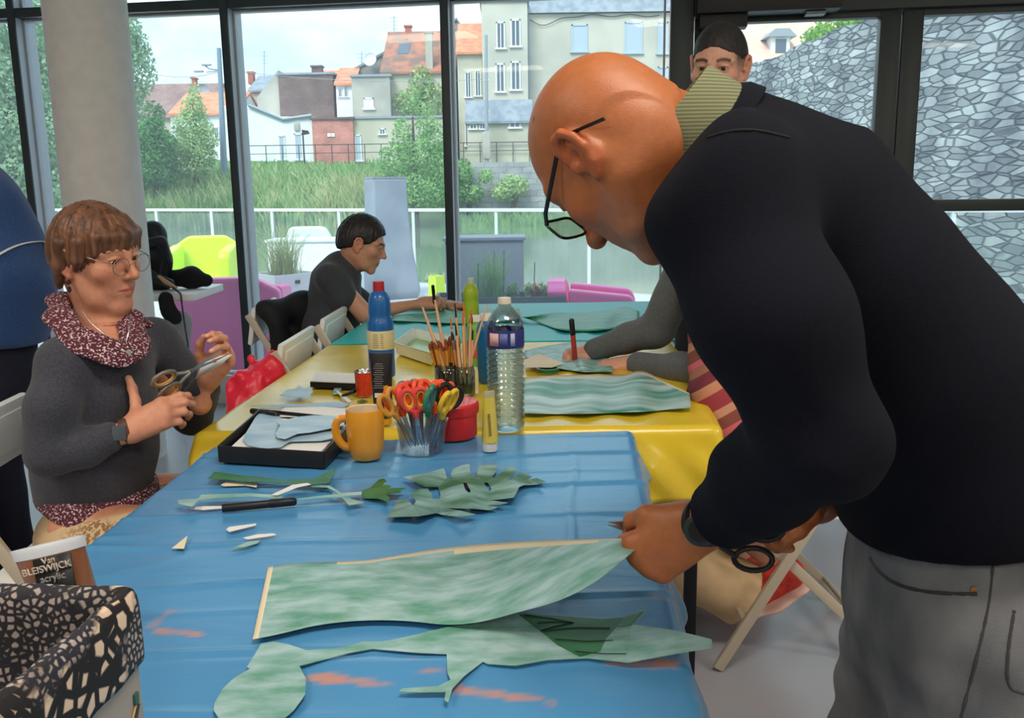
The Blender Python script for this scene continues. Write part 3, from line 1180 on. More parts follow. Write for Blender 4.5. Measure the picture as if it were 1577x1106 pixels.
def bwindow(t, px0, px1, py0, py1, y, pane=None, name='window', frame=None):
    a, c = aty(px0, py0, y), aty(px1, py1, y)
    x0, x1, z1, z0 = a.x, c.x, a.z, c.z
    w = min(.09, (x1 - x0) * .15)
    f = MB()
    f.box((x0 + w / 2, y - .03, (z0 + z1) / 2), (w, .12, z1 - z0))
    f.box((x1 - w / 2, y - .03, (z0 + z1) / 2), (w, .12, z1 - z0))
    f.box(((x0 + x1) / 2, y - .03, z1 - w / 2), (x1 - x0, .12, w))
    f.box(((x0 + x1) / 2, y - .05, z0 + w / 2), (x1 - x0 + .2, .2, w * 1.3))
    if name == 'window':
        f.box(((x0 + x1) / 2, y - .03, (z0 + z1) / 2), (w * .7, .1, z1 - z0))
    o = f.build(name, frame or M_WFRAME, t, smooth=False)
    MB().box(((x0 + x1) / 2, y - .02, (z0 + z1) / 2), (x1 - x0 - 2 * w + .02, .05, z1 - z0 - 2 * w + .02)).build('pane' if name == 'window' else 'leaf', pane or M_PANE, o, smooth=False)
    return o

def chimney(t, px0, px1, py0, py1, y, m, d=.7):
    a, c = aty(px0, py0, y), aty(px1, py1, y)
    mb = MB().box(((a.x + c.x) / 2, y, (a.z + c.z) / 2), (c.x - a.x, d, a.z - c.z))
    mb.box(((a.x + c.x) / 2, y, a.z + .05), (c.x - a.x + .15, d + .15, .12))
    return mb.build('chimney', m, t, smooth=False)

# --- right: tall apartment house in two wings
t = building('apartment_house', 'tall cream apartment house wing with four narrow windows', 741, 812, 3, 62, 9, M_CREAM, rmat=M_ZINC)
for r_ in ((764, 778, 34, 76), (786, 802, 30, 73), (763, 778, 98, 143), (786, 802, 95, 140)):
    bwindow(t, *r_, 62)
lw = building('lean_to_house', 'low cream house with hipped grey slate roof under the cream wing', 719, 818, 188, 60.4, 1.5, M_CREAM2, roof='ridge', rmat=M_SLATE, peak=158)
for r_ in ((723, 735, 190, 200), (738, 748, 190, 200), (784, 802, 187, 198)):
    bwindow(lw, *r_, 60.4)
t = building('apartment_house', 'long pale apartment house with blue-grey shutters and slate mansard roof', 812, 1120, 20, 63.5, 10, M_CREAM)
for r_ in ((880, 905, 38, 81), (962, 989, 34, 83), (1013, 1028, 34, 84), (1013, 1028, 103, 148), (880, 905, 104, 150), (962, 989, 104, 150)):
    bwindow(t, *r_, 63.5, pane=M_SHUTTER, name='shutter', frame=M_SHUTTER)
a, c = aty(812, 20, 63.5), aty(1120, 20, 63.5)
R = Matrix(((0, 0, 1, a.x - .1), (1, 0, 0, 0), (0, 1, 0, 0), (0, 0, 0, 1)))
zt = a.z
mb = MB().prism([(63.2, zt - .05), (73.8, zt - .05), (72.5, zt + 2.4), (64.6, zt + 2.4)], c.x - a.x, R)
mb.build('mansard_roof', M_SLATE, t, smooth=False)
MB().tube([(a.x + .05, 63.4, zt), (a.x + .05, 63.4, 3)], .07, 8).build('drain_pipe', M_ZINC, t)
pts = []
for i in range(26):
    px = 816 + i * 8
    pts.append(aty(px, 24 + 14 * math.exp(-((px - 840) / 26) ** 2) + 2 * math.sin(i * .9), 63.38))
MB().tube(pts, .025, 5).build('wall_cable', M_BLACK, t)

t = building('narrow_house', 'narrow cream house with orange roof and skylight beside the apartment house', 704, 742, 82, 63, 8, M_CREAM2, roof='ridge', rmat=M_ORANGE, peak=40)
for r_ in ((716, 726, 111, 151), (731, 741, 108, 149), (716, 726, 190, 226)):
    bwindow(t, *r_, 63)
p = aty(722, 65, 64.9)
MB().box(p, (.95, 1.1, .08), rot=Matrix.Rotation(math.radians(38), 3, 'X')).build('skylight', M_PANE, t, smooth=False)
building('gable_house', 'dark grey gabled house rising behind the narrow cream house', 676, 724, 62, 72, 8, M_DGREYR, roof='gable', rmat=M_SLATE, peak=(703, 31))

# --- middle: terrace of houses climbing to the right
t = building('tiled_house', 'weathered orange-roofed house with two skylights and tall grey chimney', 588, 700, 112, 66, 10, M_BEIGE, roof='ridge', rmat=M_ORANGE_OLD, peak=52)
chimney(t, 655, 668, 52, 132, 66.4, M_GREYR)
chimney(t, 624, 634, 42, 66, 71, M_BRICKCHIM, .5)
for px, py in ((622, 76), (640, 78)):
    p = aty(px, py, 68.6)
    MB().box(p, (.8, 1.5, .1), rot=Matrix.Rotation(math.radians(35), 3, 'X')).build('skylight', M_PANE, t, smooth=False)
t = building('gable_house', 'grey house with long sloping roof and white dish aerial', 532, 640, 116, 70, 7, M_DGREYR, roof='gable', rmat=M_DGREYR, peak=(628, 64))
d = MB().lathe([(0, 0), (.28, .03), (.45, .12), (.5, .2)], aty(571, 93, 69.3), 20, axis=(-.2, -1, .3))
d.build('dish_aerial', M_WHITE_METAL, t)
t = building('cube_house', 'grey rendered flat-roofed block with one white window', 541, 600, 118, 65, 5, M_GREYR, rmat=M_ZINC)
bwindow(t, 560, 576, 151, 169, 65, pane=M_WFRAME)
t = building('small_house', 'small white-fronted house with steep orange roof', 517, 545, 130, 67.5, 5, M_WHITER, roof='ridge', rmat=M_ORANGE, peak=108)
bwindow(t, 521, 527, 136, 150, 67.5)
bwindow(t, 530, 536, 134, 150, 67.5)
t = building('orange_roof_house', 'little orange-roofed house with a slanted grey gable edge', 488, 530, 160, 69, 6, M_BEIGE, roof='ridge', rmat=M_ORANGE, peak=112)
t = building('brown_house', 'dark brown brick gable house with a slanted side roof', 428, 512, 115, 68, 9, M_DARKBRICK, rmat=M_SLATE)
chimney(t, 481, 497, 104, 118, 69, M_DARKBRICK)
a, c = aty(428, 108, 68.2), aty(396, 150, 68.2)
R = Matrix(((1, 0, 0, 0), (0, 0, 1, 68.2), (0, 1, 0, 0), (0, 0, 0, 1)))
MB().prism([(a.x, 3), (a.x, a.z), (c.x, c.z), (c.x, 3)][::-1], 8, R).build('side_wall', M_GREYR, t, smooth=False)
t = building('grey_roof_house', 'low grey-roofed house with orange chimney left of the brown gable', 384, 425, 140, 76, 7, M_GREYR, roof='ridge', rmat=M_SLATE, peak=120)
chimney(t, 383, 392, 113, 130, 79, M_BRICKCHIM)

# --- front row along the quay
t = building('white_workshop', 'low white workshop with sloping grey roof edge and two doors', 340, 480, 180, 62, 7, M_WHITER, rmat=None)
a, b_, c = aty(383, 162, 61.9), aty(436, 184, 61.9), aty(480, 178, 61.9)
MB().tube([a, b_, c], .13, 6).build('roof_edge', M_ZINC, t)
R = Matrix(((1, 0, 0, 0), (0, 0, 1, 62.02), (0, 1, 0, 0), (0, 0, 0, 1)))
z0_ = aty(400, 182, 62).z
MB().prism([(aty(340, 150, 62).x, z0_ - .1), (aty(436, 184, 62).x, z0_ - .1), (aty(383, 162, 62).x, a.z), (aty(340, 150, 62).x, a.z)], 6.5, R).build('raised_wall', M_WHITER, t, smooth=False)
for r_ in ((429, 441, 209, 247), (453, 468, 206, 247)):
    bwindow(t, *r_, 62, pane=M_SHUTTER, name='door', frame=M_WFRAME)
MB().box(aty(457, 195, 61.9), (.35, .15, .5), bev=.03).build('wall_lamp', M_GREYR, t)
t = building('brick_garage', 'red brick garage wall between the white workshop and the beige garage', 480, 543, 184, 61.5, 6, M_REDBRICK, rmat=M_DARKBRICK)
for px in (507, 513):
    MB().box(aty(px, 208, 61.47), (.22, .06, .22)).build('vent_block', M_WHITER, t, smooth=False)
t = building('beige_garage', 'beige garage with one narrow pale door', 543, 692, 182, 61.8, 6, M_BEIGE, rmat=M_ZINC)
bwindow(t, 546, 558, 208, 249, 61.8, pane=M_SHUTTER, name='door', frame=M_WFRAME)
bwindow(t, 584, 594, 198, 208, 61.8)
# left of the first mullion
t = building('tile_roof_house', 'brown tile-roofed house behind the conifer', 150, 316, 182, 70, 10, M_BEIGE, roof='ridge', rmat=M_TILE, peak=133)
chimney(t, 297, 303, 122, 136, 75, M_BRICKCHIM)
MB().lathe([(0, 0), (.3, .03), (.48, .12), (.53, .2)], aty(312, 141, 72), 18, axis=(.4, -1, .3)).build('dish_aerial', M_ZINC, t)
t = building('orange_house', 'orange-roofed white house behind the tall grey lamp post', 262, 362, 176, 66, 8, M_WHITER, roof='ridge', rmat=M_ORANGE, peak=146)
bwindow(t, 330, 338, 196, 214, 66)

# quay wall and its fence
a, c = aty(697, 251, 53), aty(1300, 251, 53)
w_ = MB().box(((a.x + c.x) / 2, 53.4, a.z / 2 - .6), (c.x - a.x, .8, a.z + 1.2)).build('quay_wall', M_QUAY, smooth=False)
structure(w_)
fe = thing('quay_fence', 'thin dark metal fence along the top of the quay', 'fence', (P(600, 250, 61)[0], 61, 3.2))
x0, x1 = P(390, 240, 61)[0], P(815, 240, 61)[0]
MB().bar((x0, 60.2, 4.28), (x1, 60.2, 4.28), .05, .05).build('top_rail', M_FRAME, fe, smooth=False)
MB().bar((x0, 60.2, 3.75), (x1, 60.2, 3.75), .04, .04).build('middle_rail', M_FRAME, fe, smooth=False)
for i in range(18):
    x = x0 + (x1 - x0) * i / 17
    MB().bar((x, 60.2, 3.0), (x, 60.2, 4.3), .05, .05).build('post', M_FRAME, fe, smooth=False)

# street furniture on the quay
lp = thing('lamp_post', 'tall grey lamp post with a double arm beside the first mullion', 'lamp post', (P(343, 250, 56)[0], 56, 2.4))
a, c = aty(337, 74, 56), aty(345, 258, 56)
MB().tube([(c.x, 56, c.z - 1), (a.x, 56, a.z)], [.19, .13], 12).build('pole', mat('grey_blue_pole', (126, 142, 166), .5), lp)
MB().tube([(c.x - .18, 56.05, c.z - 1), (a.x - .12, 56.05, aty(339, 130, 56).z)], .09, 10).build('side_pipe', M_ZINC, lp)
ar = MB()
q = aty(339, 108, 56)
ar.tube([q, aty(322, 106, 56), aty(316, 101, 56)], .045, 8)
ar.tube([q, aty(330, 110, 56), aty(318, 111, 56)], .035, 8)
ar.build('arm', M_ZINC, lp)
for px, py in ((318, 100), (306, 110)):
    MB().box(aty(px, py, 56), (.55, .25, .1), bev=.03).build('lantern', M_ZINC, lp)
lp = thing('lamp_post', 'slim grey post with a box at its foot before the apartment house', 'lamp post', (P(749, 240, 59)[0], 59, 2.4))
a, c = aty(748.5, 54, 59), aty(749.5, 245, 59)
MB().tube([(c.x, 59, c.z - .5), (a.x, 59, a.z)], [.13, .09], 12).build('pole', M_ZINC, lp)
MB().box((c.x, 59, aty(749, 224, 59).z), (.5, .4, 1.7), bev=.03).build('meter_box', M_GREYR, lp)
MB().tube([aty(744, 124, 59), aty(753, 124, 59)], .06, 8).build('bracket', M_WHITE_METAL, lp)
st = thing('street_sign', 'thin black post with a small dark pennant sign on the quay', 'sign post', (P(468, 245, 58.5)[0], 58.5, 2.6))
a, c = aty(466, 200, 58.5), aty(469, 250, 58.5)
MB().tube([(c.x, 58.5, c.z - .4), (a.x, 58.5, a.z)], .05, 8).build('post', M_BLACK, st)
R = Matrix(((1, 0, 0, a.x), (0, 0, 1, 58.47), (0, 1, 0, a.z), (0, 0, 0, 1)))
MB().prism([(0, 0), (.35, -.05), (.45, -.25), (.05, -.32)], .04, R).build('pennant', M_BLACK, st, smooth=False)
for (px, y0, y1, yy, lab) in ((407, 78, 112, 76, 'tall thin television aerial above the grey-roofed house'), (607, 24, 64, 73, 'tall television aerial above the sloping grey roof'), (557, 80, 100, 71, 'short television aerial left of the dish aerial')):
    an = thing('television_aerial', lab, 'aerial', aty(px, y1, yy))
    a, c = aty(px, y0, yy), aty(px, y1 + 8, yy)
    MB().tube([c, a], .035, 6).build('mast', M_ZINC, an)
    s_ = MB()
    for q in range(4):
        z = a.z - .15 - .28 * q
        s_.bar((a.x - .35 + .05 * q, yy, z), (a.x + .35 - .05 * q, yy, z), .03, .03)
    s_.build('elements', M_ZINC, an, smooth=False)
for (pa, pb, sag, lab) in (((230, 112, 57), (339, 110, 56), .3, 'thin overhead wire left of the tall lamp post'), ((345, 108, 56), (748, 122, 59), .35, 'long thin overhead wire between the tall lamp post and the slim grey post')):
    a, c = aty(*pa), aty(*pb)
    wire = MB().tube([a.lerp(c, i / 12) - Vector((0, 0, sag * 4 * (i / 12) * (1 - i / 12))) for i in range(13)], .018, 5)
    tag(wire.build('overhead_wire', M_ZINC), lab, 'wire')

# fortress wall at the right, its coping rising towards us
fw0, fw1 = Vector((5.55, 24.0, 0)), Vector((7.6, 8.5, 0))
fd = (fw1 - fw0)
fl = fd.length
mb = MB()
nS = 60
rr = random.Random(4)
top = []
for i in range(nS + 1):
    t_ = i / nS
    p = fw0 + fd * t_
    py_ = np.interp(pix((p.x, p.y, 4))[0], [1060, 1150, 1200, 1250, 1300, 1330, 1365, 1420, 1577], [135, 102, 84, 62, 42, 32, 15, -20, -60])
    top.append(min(aty(pix((p.x, p.y, 4))[0], py_, p.y).z, 5.6) + rr.uniform(-.04, .04))
fn_ = Vector((fd.y, -fd.x, 0)).normalized()
if fn_.x < 0: fn_ = -fn_
vs, fs = [], []
for i in range(nS + 1):
    p = fw0 + fd * (i / nS)
    for (o_, z) in ((0, -1.5), (0, top[i]), (1.2, top[i] + .15), (1.2, -1.5)):
        vs.append(p + fn_ * o_ + Vector((0, 0, z)))
for i in range(nS):
    for j in range(3):
        fs.append((i * 4 + j, i * 4 + j + 1, (i + 1) * 4 + j + 1, (i + 1) * 4 + j))
fs += [(0, 3, 2, 1), tuple(nS * 4 + q for q in range(4))]
mb.add(vs, fs)
structure(mb.build('wall_fortress', M_STONE, smooth=False))
for i, (px, py, y) in enumerate(((1480, 255, 12), (1570, 258, 10.2))):
    p = aty(px, py, y)
    t_ = (y - fw0.y) / fd.y
    x = fw0.x + fd.x * t_
    V, F = leaf_cloud([((x - .05, y, p.z), (.12, .2, .12))], 120, .06, 60 + i, 0)
    o = np_mesh('wall_plant', V, F, LEAF_PALE, relax=0)
    tag(o, ['tuft of weeds rooted in the fortress wall, further one', 'tuft of weeds rooted in the fortress wall, nearer one'][i], 'weeds')
t = building('manor_house', 'house with big salmon tiled roof and white dormer behind the fortress wall', 1112, 1440, 108, 40, 10, M_CREAM, zb=2, roof='ridge', rmat=mat('salmon_roof_tiles', (214, 176, 158), .85, rgb2=(222, 188, 172), vscale=3), peak=6)
p = aty(1196, 74, 41.5)
dm = MB().box((p.x, 41.7, p.z), (.8, 1.6, .85)).build('dormer', M_WFRAME, t, smooth=False)
R = Matrix(((1, 0, 0, p.x), (0, 0, 1, 40.7), (0, 1, 0, p.z + .42), (0, 0, 0, 1)))
MB().prism([(-.65, -.05), (.65, -.05), (.3, .28), (-.3, .28)], 2.2, R).build('dormer_roof', M_ZINC, dm, smooth=False)
MB().box((p.x, 40.88, p.z - .02), (.45, .06, .6)).build('dormer_pane', M_PANE, dm, smooth=False)
# ================================================================== terrace furniture
M_LIME = mat('lime_plastic', (206, 232, 40), 0.35, spec=.5)
M_PINK = mat('magenta_plastic', (250, 92, 176), 0.35, spec=.5)
M_WHITEPL = mat('white_plastic', (232, 236, 240), 0.4)
M_CONC = mat('smooth_grey_concrete', (126, 134, 148), 0.8, rgb2=(140, 148, 160), vscale=2.5)
M_GREYBOX = mat('blue_grey_planter', (112, 124, 140), 0.6)

def tub_chair(label, loc, rz, m, w=.76, d=.74, hb=.82, ha=.62, group=None):
    """Moulded tub armchair: block seat, two arms, wrapped back. Faces local -y."""
    t = thing('tub_armchair', label, 'armchair', loc, group, rz)
    R = Matrix.Rotation(rz, 4, 'Z')
    def lb(name, boxes):
        mb = MB()
        for c, s, bv in boxes:
            mb.box(c, s, bev=bv)
        o = mb.build(name, m, t, local=True, sub=0)
        return o
    lb('seat', [((0, -.03, .2), (w - .2, d - .08, .4), .04)])
    for s in (-1, 1):
        mb = MB()
        prof = [(-d / 2, 0), (d / 2 - .12, 0), (d / 2 - .06, ha + .02), (-d / 2 + .05, ha - .03), (-d / 2, ha - .1)]
        M_ = Matrix(((0, 0, 1, s * (w / 2) - (.13 if s > 0 else 0)), (1, 0, 0, 0), (0, 1, 0, 0), (0, 0, 0, 1)))
        mb.prism(prof, .13, M_)
        bm = mb.build('armrest', m, t, local=True, angle=60)
        md = bm.modifiers.new('round', 'BEVEL')
        md.width, md.segments = .03, 3
    mb = MB()
    q = w / 2
    M_ = Matrix(((1, 0, 0, 0), (0, .18, -1, d / 2 + .0), (0, 1, 0, 0), (0, 0, 0, 1)))
    out = [(-q, 0), (q, 0), (q, ha), (q - .05, ha + .03), (q - .12, hb - .03), (q - .17, hb), (-q + .17, hb), (-q + .12, hb - .03), (-q + .05, ha + .03), (-q, ha)]
    mb.prism(out, .14, M_)
    bm = mb.build('backrest', m, t, local=True, angle=60)
    md = bm.modifiers.new('round', 'BEVEL')
    md.width, md.segments = .025, 3
    return t

def gpos(px, py, y):
    p = aty(px, py, y)
    return (p.x, y, 0)

tub_chair('lime green moulded tub armchair out on the terrace behind the black bag', gpos(310, 400, 10.2), math.radians(8), M_LIME, w=.74, hb=.83, ha=.72)
tub_chair('big magenta tub armchair just outside the window behind the first mullion', gpos(362, 500, 6.75), math.radians(188), M_PINK, w=.80, d=.78, hb=.74, ha=.64)
tub_chair('magenta tub armchair seen side-on outside beyond the far end of the table', gpos(922, 470, 7.2), math.radians(84), M_PINK, w=.62, d=.6, hb=.60, ha=.53)

# flared concrete pillar
t = thing('concrete_pillar', 'tall grey concrete pillar flaring out towards its foot on the terrace', 'pillar', gpos(600, 455, 11.3))
x, y = t.location.x, 11.3
mb = MB()
rows = [(.36, .0), (.40, .06), (.39, .2), (.33, .55), (.285, 1.0), (.27, 1.47)]
vs, fs = [], []
for r_, z in rows:
    for q in range(4):
        a = math.radians(45 + 90 * q + 24)
        vs.append((x + r_ * 1.3 * math.cos(a) * .86, y + r_ * 1.3 * math.sin(a) * .86, z))
for i in range(len(rows) - 1):
    for q in range(4):
        fs.append((i * 4 + q, i * 4 + (q + 1) % 4, (i + 1) * 4 + (q + 1) % 4, (i + 1) * 4 + q))
fs.append((20, 21, 22, 23))
mb.add(vs, fs)
o = mb.build('shaft', M_CONC, t, angle=50)
md = o.modifiers.new('round', 'BEVEL')
md.width, md.segments, md.limit_method = .03, 3, 'ANGLE'
MB().box((x, y, 1.475), (.42, .42, .02), rz=math.radians(24)).build('top_plate', M_CONC, t, smooth=False)

def grass_clump(c, n, h, spread, seed, w=.008, droop=.5, m=None):
    r = np.random.default_rng(seed)
    V, F = [], []
    for i in range(n):
        a = r.uniform(0, 6.28)
        q = spread * r.uniform(.2, 1)
        hh = h * r.uniform(.55, 1)
        bx, by = c[0] + .06 * r.normal(), c[1] + .06 * r.normal()
        k0 = len(V)
        for s in (0, .35, .7, 1):
            rad = q * s * s
            z = c[2] + hh * (s - droop * .5 * s * s * s)
            X, Y = bx + math.cos(a) * rad, by + math.sin(a) * rad
            ww = w * (1 - .8 * s)
            V += [(X - ww * math.sin(a), Y + ww * math.cos(a), z), (X + ww * math.sin(a), Y - ww * math.cos(a), z)]
        for j in range(3):
            F.append((k0 + 2 * j, k0 + 2 * j + 1, k0 + 2 * j + 3, k0 + 2 * j + 2))
    return np.array(V), np.array(F)

M_SOILPOT = mat('potting_soil', (84, 70, 58), 1.0)
# white planter with dry ornamental grass
t = thing('white_planter', 'white square planter with straw-coloured ornamental grass on the terrace', 'planter', gpos(440, 470, 8.2))
p = Vector(t.location)
MB().lathe([(0, 0), (.25, 0), (.33, .6), (.30, .6), (.29, .52), (0, .52)], p, 4, m=0).build('pot', M_WHITEPL, t, angle=30)
MB().box((p.x, p.y, .53), (.36, .36, .03)).build('soil', M_SOILPOT, t)
V, F = grass_clump((p.x, p.y, .54), 260, .62, .42, 31, .004, .35)
np_mesh('grass', V, F, REED, t, relax=0)
# white bench box and white chair behind
t = thing('white_bench', 'long white panelled bench behind the ornamental grass', 'bench', gpos(490, 440, 10.2))
p = Vector(t.location)
MB().box((p.x, p.y, .40), (.98, .5, .76), bev=.02).build('body', M_WHITEPL, t)
MB().box((p.x, p.y, .79), (1.02, .54, .03), bev=.008).build('seat', M_WHITEPL, t)
tub_chair('white tub armchair behind the long white bench', gpos(500, 430, 11.6), math.radians(170), M_WHITEPL, w=.7, hb=.9, ha=.7)
# lime tub planter
t = thing('lime_planter', 'slim lime green tapered planter beside the dark mullion', 'planter', gpos(673, 458, 9.6))
p = Vector(t.location)
MB().lathe([(0, 0), (.10, 0), (.085, .42), (.075, .42), (.07, .38), (0, .38)], p, 4).build('pot', M_LIME, t, angle=30)
V, F = grass_clump((p.x, p.y, .38), 40, .09, .06, 33, .004, .2)
np_mesh('dry_plant', V, F, REED, t, relax=0)
# grey box planter
t = thing('grey_box_planter', 'tall blue-grey box planter behind the trough of plants', 'planter', gpos(748, 440, 8.7))
p = Vector(t.location)
MB().box((p.x, p.y, .43), (.74, .5, .84), bev=.01).build('box', M_GREYBOX, t)
MB().box((p.x, p.y, .865), (.78, .54, .03), bev=.006).build('rim', M_GREYBOX, t)
# trough with plants
t = thing('plant_trough', 'long dark grey trough with tall grass and small red-leaved plants', 'planter', gpos(770, 460, 7.1))
p = Vector(t.location)
mb = MB()
for c_, s_ in (((0, -.19, .25), (1.02, .03, .5)), ((0, .19, .25), (1.02, .03, .5)), ((-.5, 0, .25), (.03, .38, .5)), ((.5, 0, .25), (.03, .38, .5))):
    mb.box((p.x + c_[0], p.y + c_[1], c_[2]), s_, bev=.004)
mb.build('trough', mat('anthracite_trough', (74, 84, 98), .6), t)
MB().box((p.x, p.y, .44), (.97, .35, .03)).build('soil', M_SOILPOT, t)
V, F = grass_clump((aty(755, 440, 7.1).x, p.y, .45), 240, .48, .24, 35, .0035, .25)
np_mesh('tall_grass', V, F, LEAF_MID, t, relax=0)
for j, (px, m_) in enumerate(((815, LEAF_PALE), (838, LEAF_PALE), (790, LEAF_MID), (826, None))):
    c_ = aty(px, 440, 7.05)
    V, F = leaf_cloud([((c_.x, 7.05, .53), (.05, .06, .06))], 60, .05, 70 + j, .1)
    np_mesh('small_plant', V, F, m_ or mat('red_leaves', (196, 84, 70), .6), t, relax=0)
st = MB()
for px in (735, 760, 775, 822):
    c_ = aty(px, 440, 7.08)
    st.tube([(c_.x, 7.1, .44), (c_.x + .01, 7.1, .75 + .1 * (px % 3))], .004, 5)
st.build('dry_stems', BARK, t)
# ================================================================== tables and plastic cloths
TZ = 0.75
M_TTOP = mat('white_table_board', (214, 212, 206), 0.5)
M_LEGBLK = mat('black_steel_leg', (24, 26, 34), 0.4, metal=.4)

def poly_lerp(q, u, v):
    a = Vector(q[0]).lerp(Vector(q[1]), u)
    b_ = Vector(q[3]).lerp(Vector(q[2]), u)
    return a.lerp(b_, v)

def folding_table(label, quad, inset=.03, legs=(0, 1, 2, 3)):
    c = sum((Vector((*p, 0)) for p in quad), Vector()) / 4
    t = thing('folding_table', label, 'table', c, 'tables under the plastic cloths')
    ce = Vector((c.x, c.y))
    sh = [(Vector(p) - ce) * .985 + ce for p in quad]
    MB().prism([(p.x, p.y) for p in sh], .035, Matrix.Translation((0, 0, TZ - .04))).build('tabletop', M_TTOP, t, smooth=False)
    for i in legs:
        p = (Vector(quad[i]) - ce) * .93 + ce
        MB().box((p.x, p.y, (TZ - .045) / 2), (.03, .03, TZ - .045), bev=.003).build('leg', M_LEGBLK, t)
    return t

def cloth(name, label, quad, over, rgb, seed, res=.011, amp=.0035, stains=(), z=TZ + .003, flare=.12, folds=(), rough=.30, ncr=26):
    """Plastic cloth: quad = near-left, near-right, far-right, far-left of the table top; over = hang on near, right, far, left."""
    q = [Vector((*p, 0)) for p in quad]
    wid = ((q[1] - q[0]).length + (q[2] - q[3]).length) / 2
    lng = ((q[3] - q[0]).length + (q[2] - q[1]).length) / 2
    U = np.arange(-over[3], wid + over[1] + res * .5, res)
    Vv = np.arange(-over[0], lng + over[2] + res * .5, res)
    r = np.random.default_rng(seed)
    K = []
    for i in range(ncr):
        ang = r.normal() * .22 + (math.pi / 2 if i % 9 == 8 else 0)
        fr = r.uniform(9, 60)
        K.append((math.sin(ang) * fr, math.cos(ang) * fr, r.uniform(0, 6.28), r.uniform(.3, 1) * 20 / (fr + 12)))
    def height(u, v):
        s = 0
        wob = .03 * np.sin(u * 5 + seed) + .018 * np.sin(u * 11.3 + v * 3)
        for a, b_, ph, w in K:
            s = s + w * np.sin(a * u + b_ * (v + wob) + ph)
        s = s / math.sqrt(len(K))
        cre = np.maximum(0, s - .35) * 1.6 + s * .45                # sharp little ridges over gentle swells
        for (kind, pos, hgt, wd) in folds:
            d = (u if kind == 'u' else v) - pos + .006 * np.sin((v if kind == 'u' else u) * 14)
            d = d + .02 * np.sin((v if kind == 'u' else u) * 3.1 + pos * 50)
            cre = cre + hgt / amp * np.exp(-(d / wd) ** 2) * (.5 + .5 * np.sin((v if kind == 'u' else u) * 4.3 + pos * 37))
        return np.clip(amp * cre, -.004, .0055)
    gu, gv = np.meshgrid(U, Vv)
    cu, cv = np.clip(gu, 0, wid), np.clip(gv, 0, lng)
    fu, fv = cu / wid, cv / lng
    X = ((q[0].x * (1 - fu) + q[1].x * fu) * (1 - fv) + (q[3].x * (1 - fu) + q[2].x * fu) * fv)
    Y = ((q[0].y * (1 - fu) + q[1].y * fu) * (1 - fv) + (q[3].y * (1 - fu) + q[2].y * fu) * fv)
    ou, ov = gu - cu, gv - cv
    over_d = np.sqrt(ou ** 2 + ov ** 2)
    dx, dy = ou / np.maximum(over_d, 1e-9), ov / np.maximum(over_d, 1e-9)
    rb = .02
    ang = np.minimum(over_d / rb, math.pi / 2)
    down = np.maximum(over_d - rb * math.pi / 2, 0)
    hz = rb * np.sin(ang) + down * flare
    dr = rb * (1 - np.cos(ang)) + down * .98
    ed = (q[1] - q[0]).normalized()
    el = (q[3] - q[0]).normalized()
    wave = (.012 * np.sin(gu * 23 + seed) + .009 * np.sin(gv * 19 + 2 * seed) + .006 * np.sin(gu * 51 + gv * 47)) * np.clip(down / .08, 0, 1)
    hz = hz + wave
    X = X + (ed.x * dx + el.x * dy) * hz
    Y = Y + (ed.y * dx + el.y * dy) * hz
    Zz = z - dr + height(gu, gv) * np.clip(1 - down / .05, .25, 1)
    V = np.stack([X, Y, Zz], -1).reshape(-1, 3)
    nx, ny = len(U), len(Vv)
    ii = np.arange(nx * ny).reshape(ny, nx)
    F = np.stack([ii[:-1, :-1], ii[:-1, 1:], ii[1:, 1:], ii[1:, :-1]], -1).reshape(-1, 4)
    col = np.tile(np.array(lin(rgb)[:3]), (len(V), 1))
    st = np.array(lin((208, 140, 104))[:3])
    nz = waves(seed + 5, 14, 40, 260, 1.0)
    for (a, b_, w, o) in stains:
        a, b_ = np.array(a)[:2], np.array(b_)[:2]
        d = b_ - a
        t = np.clip(((V[:, :2] - a) @ d) / (d @ d), 0, 1)
        ds = np.linalg.norm(V[:, :2] - a - t[:, None] * d, axis=1)
        mk = np.clip(1.3 - ds / w + nz(V.astype(np.float32)) * .8, 0, 1) * o * (ds < 2.5 * w)
        col = col * (1 - mk[:, None]) + st * mk[:, None]
    m = attr_mat(name + '_plastic', rough=rough, var=.03, vscale=3, spec=.6, bump=.16, bscale=30, bstretch=(.35, 1, .35), bdist=.006)
    o = np_mesh(name, V, F, m, col=col, relax=0)
    md = o.modifiers.new('thickness', 'SOLIDIFY')
    md.thickness, md.offset = .0008, 0
    return tag(o, label, 'tablecloth')

Q_BLUE = [(-.735, .55), (.165, .55), (.272, 2.075), (-.68, 1.985)]
Q_YEL = [(-.765, 2.13), (.495, 2.13), (.60, 3.36), (-.69, 3.36)]
Q_TEAL = [(-.685, 3.375), (.61, 3.375), (.74, 4.52), (-.61, 4.52)]
folding_table('table under the blue plastic cloth', Q_BLUE)
folding_table('table with black legs under the yellow plastic cloth', Q_YEL)
folding_table('table under the turquoise plastic cloth at the far end', Q_TEAL)
def T(px, py, z=TZ + .004): return atz(px, py, z)
STAINS = [(T(478, 1046), T(600, 1056), .006, .8), (T(690, 1062), T(848, 1079), .0055, .7), (T(935, 1022), T(1038, 1026), .008, .9), (T(245, 973), T(315, 978), .006, .7),
          (T(232, 966), T(262, 942), .006, .35), (T(655, 1038), T(690, 1040), .006, .5), (T(830, 1076), T(846, 1080), .009, .8), (T(620, 1016), T(640, 1020), .006, .35), (T(1010, 918), T(1035, 925), .01, .25)]
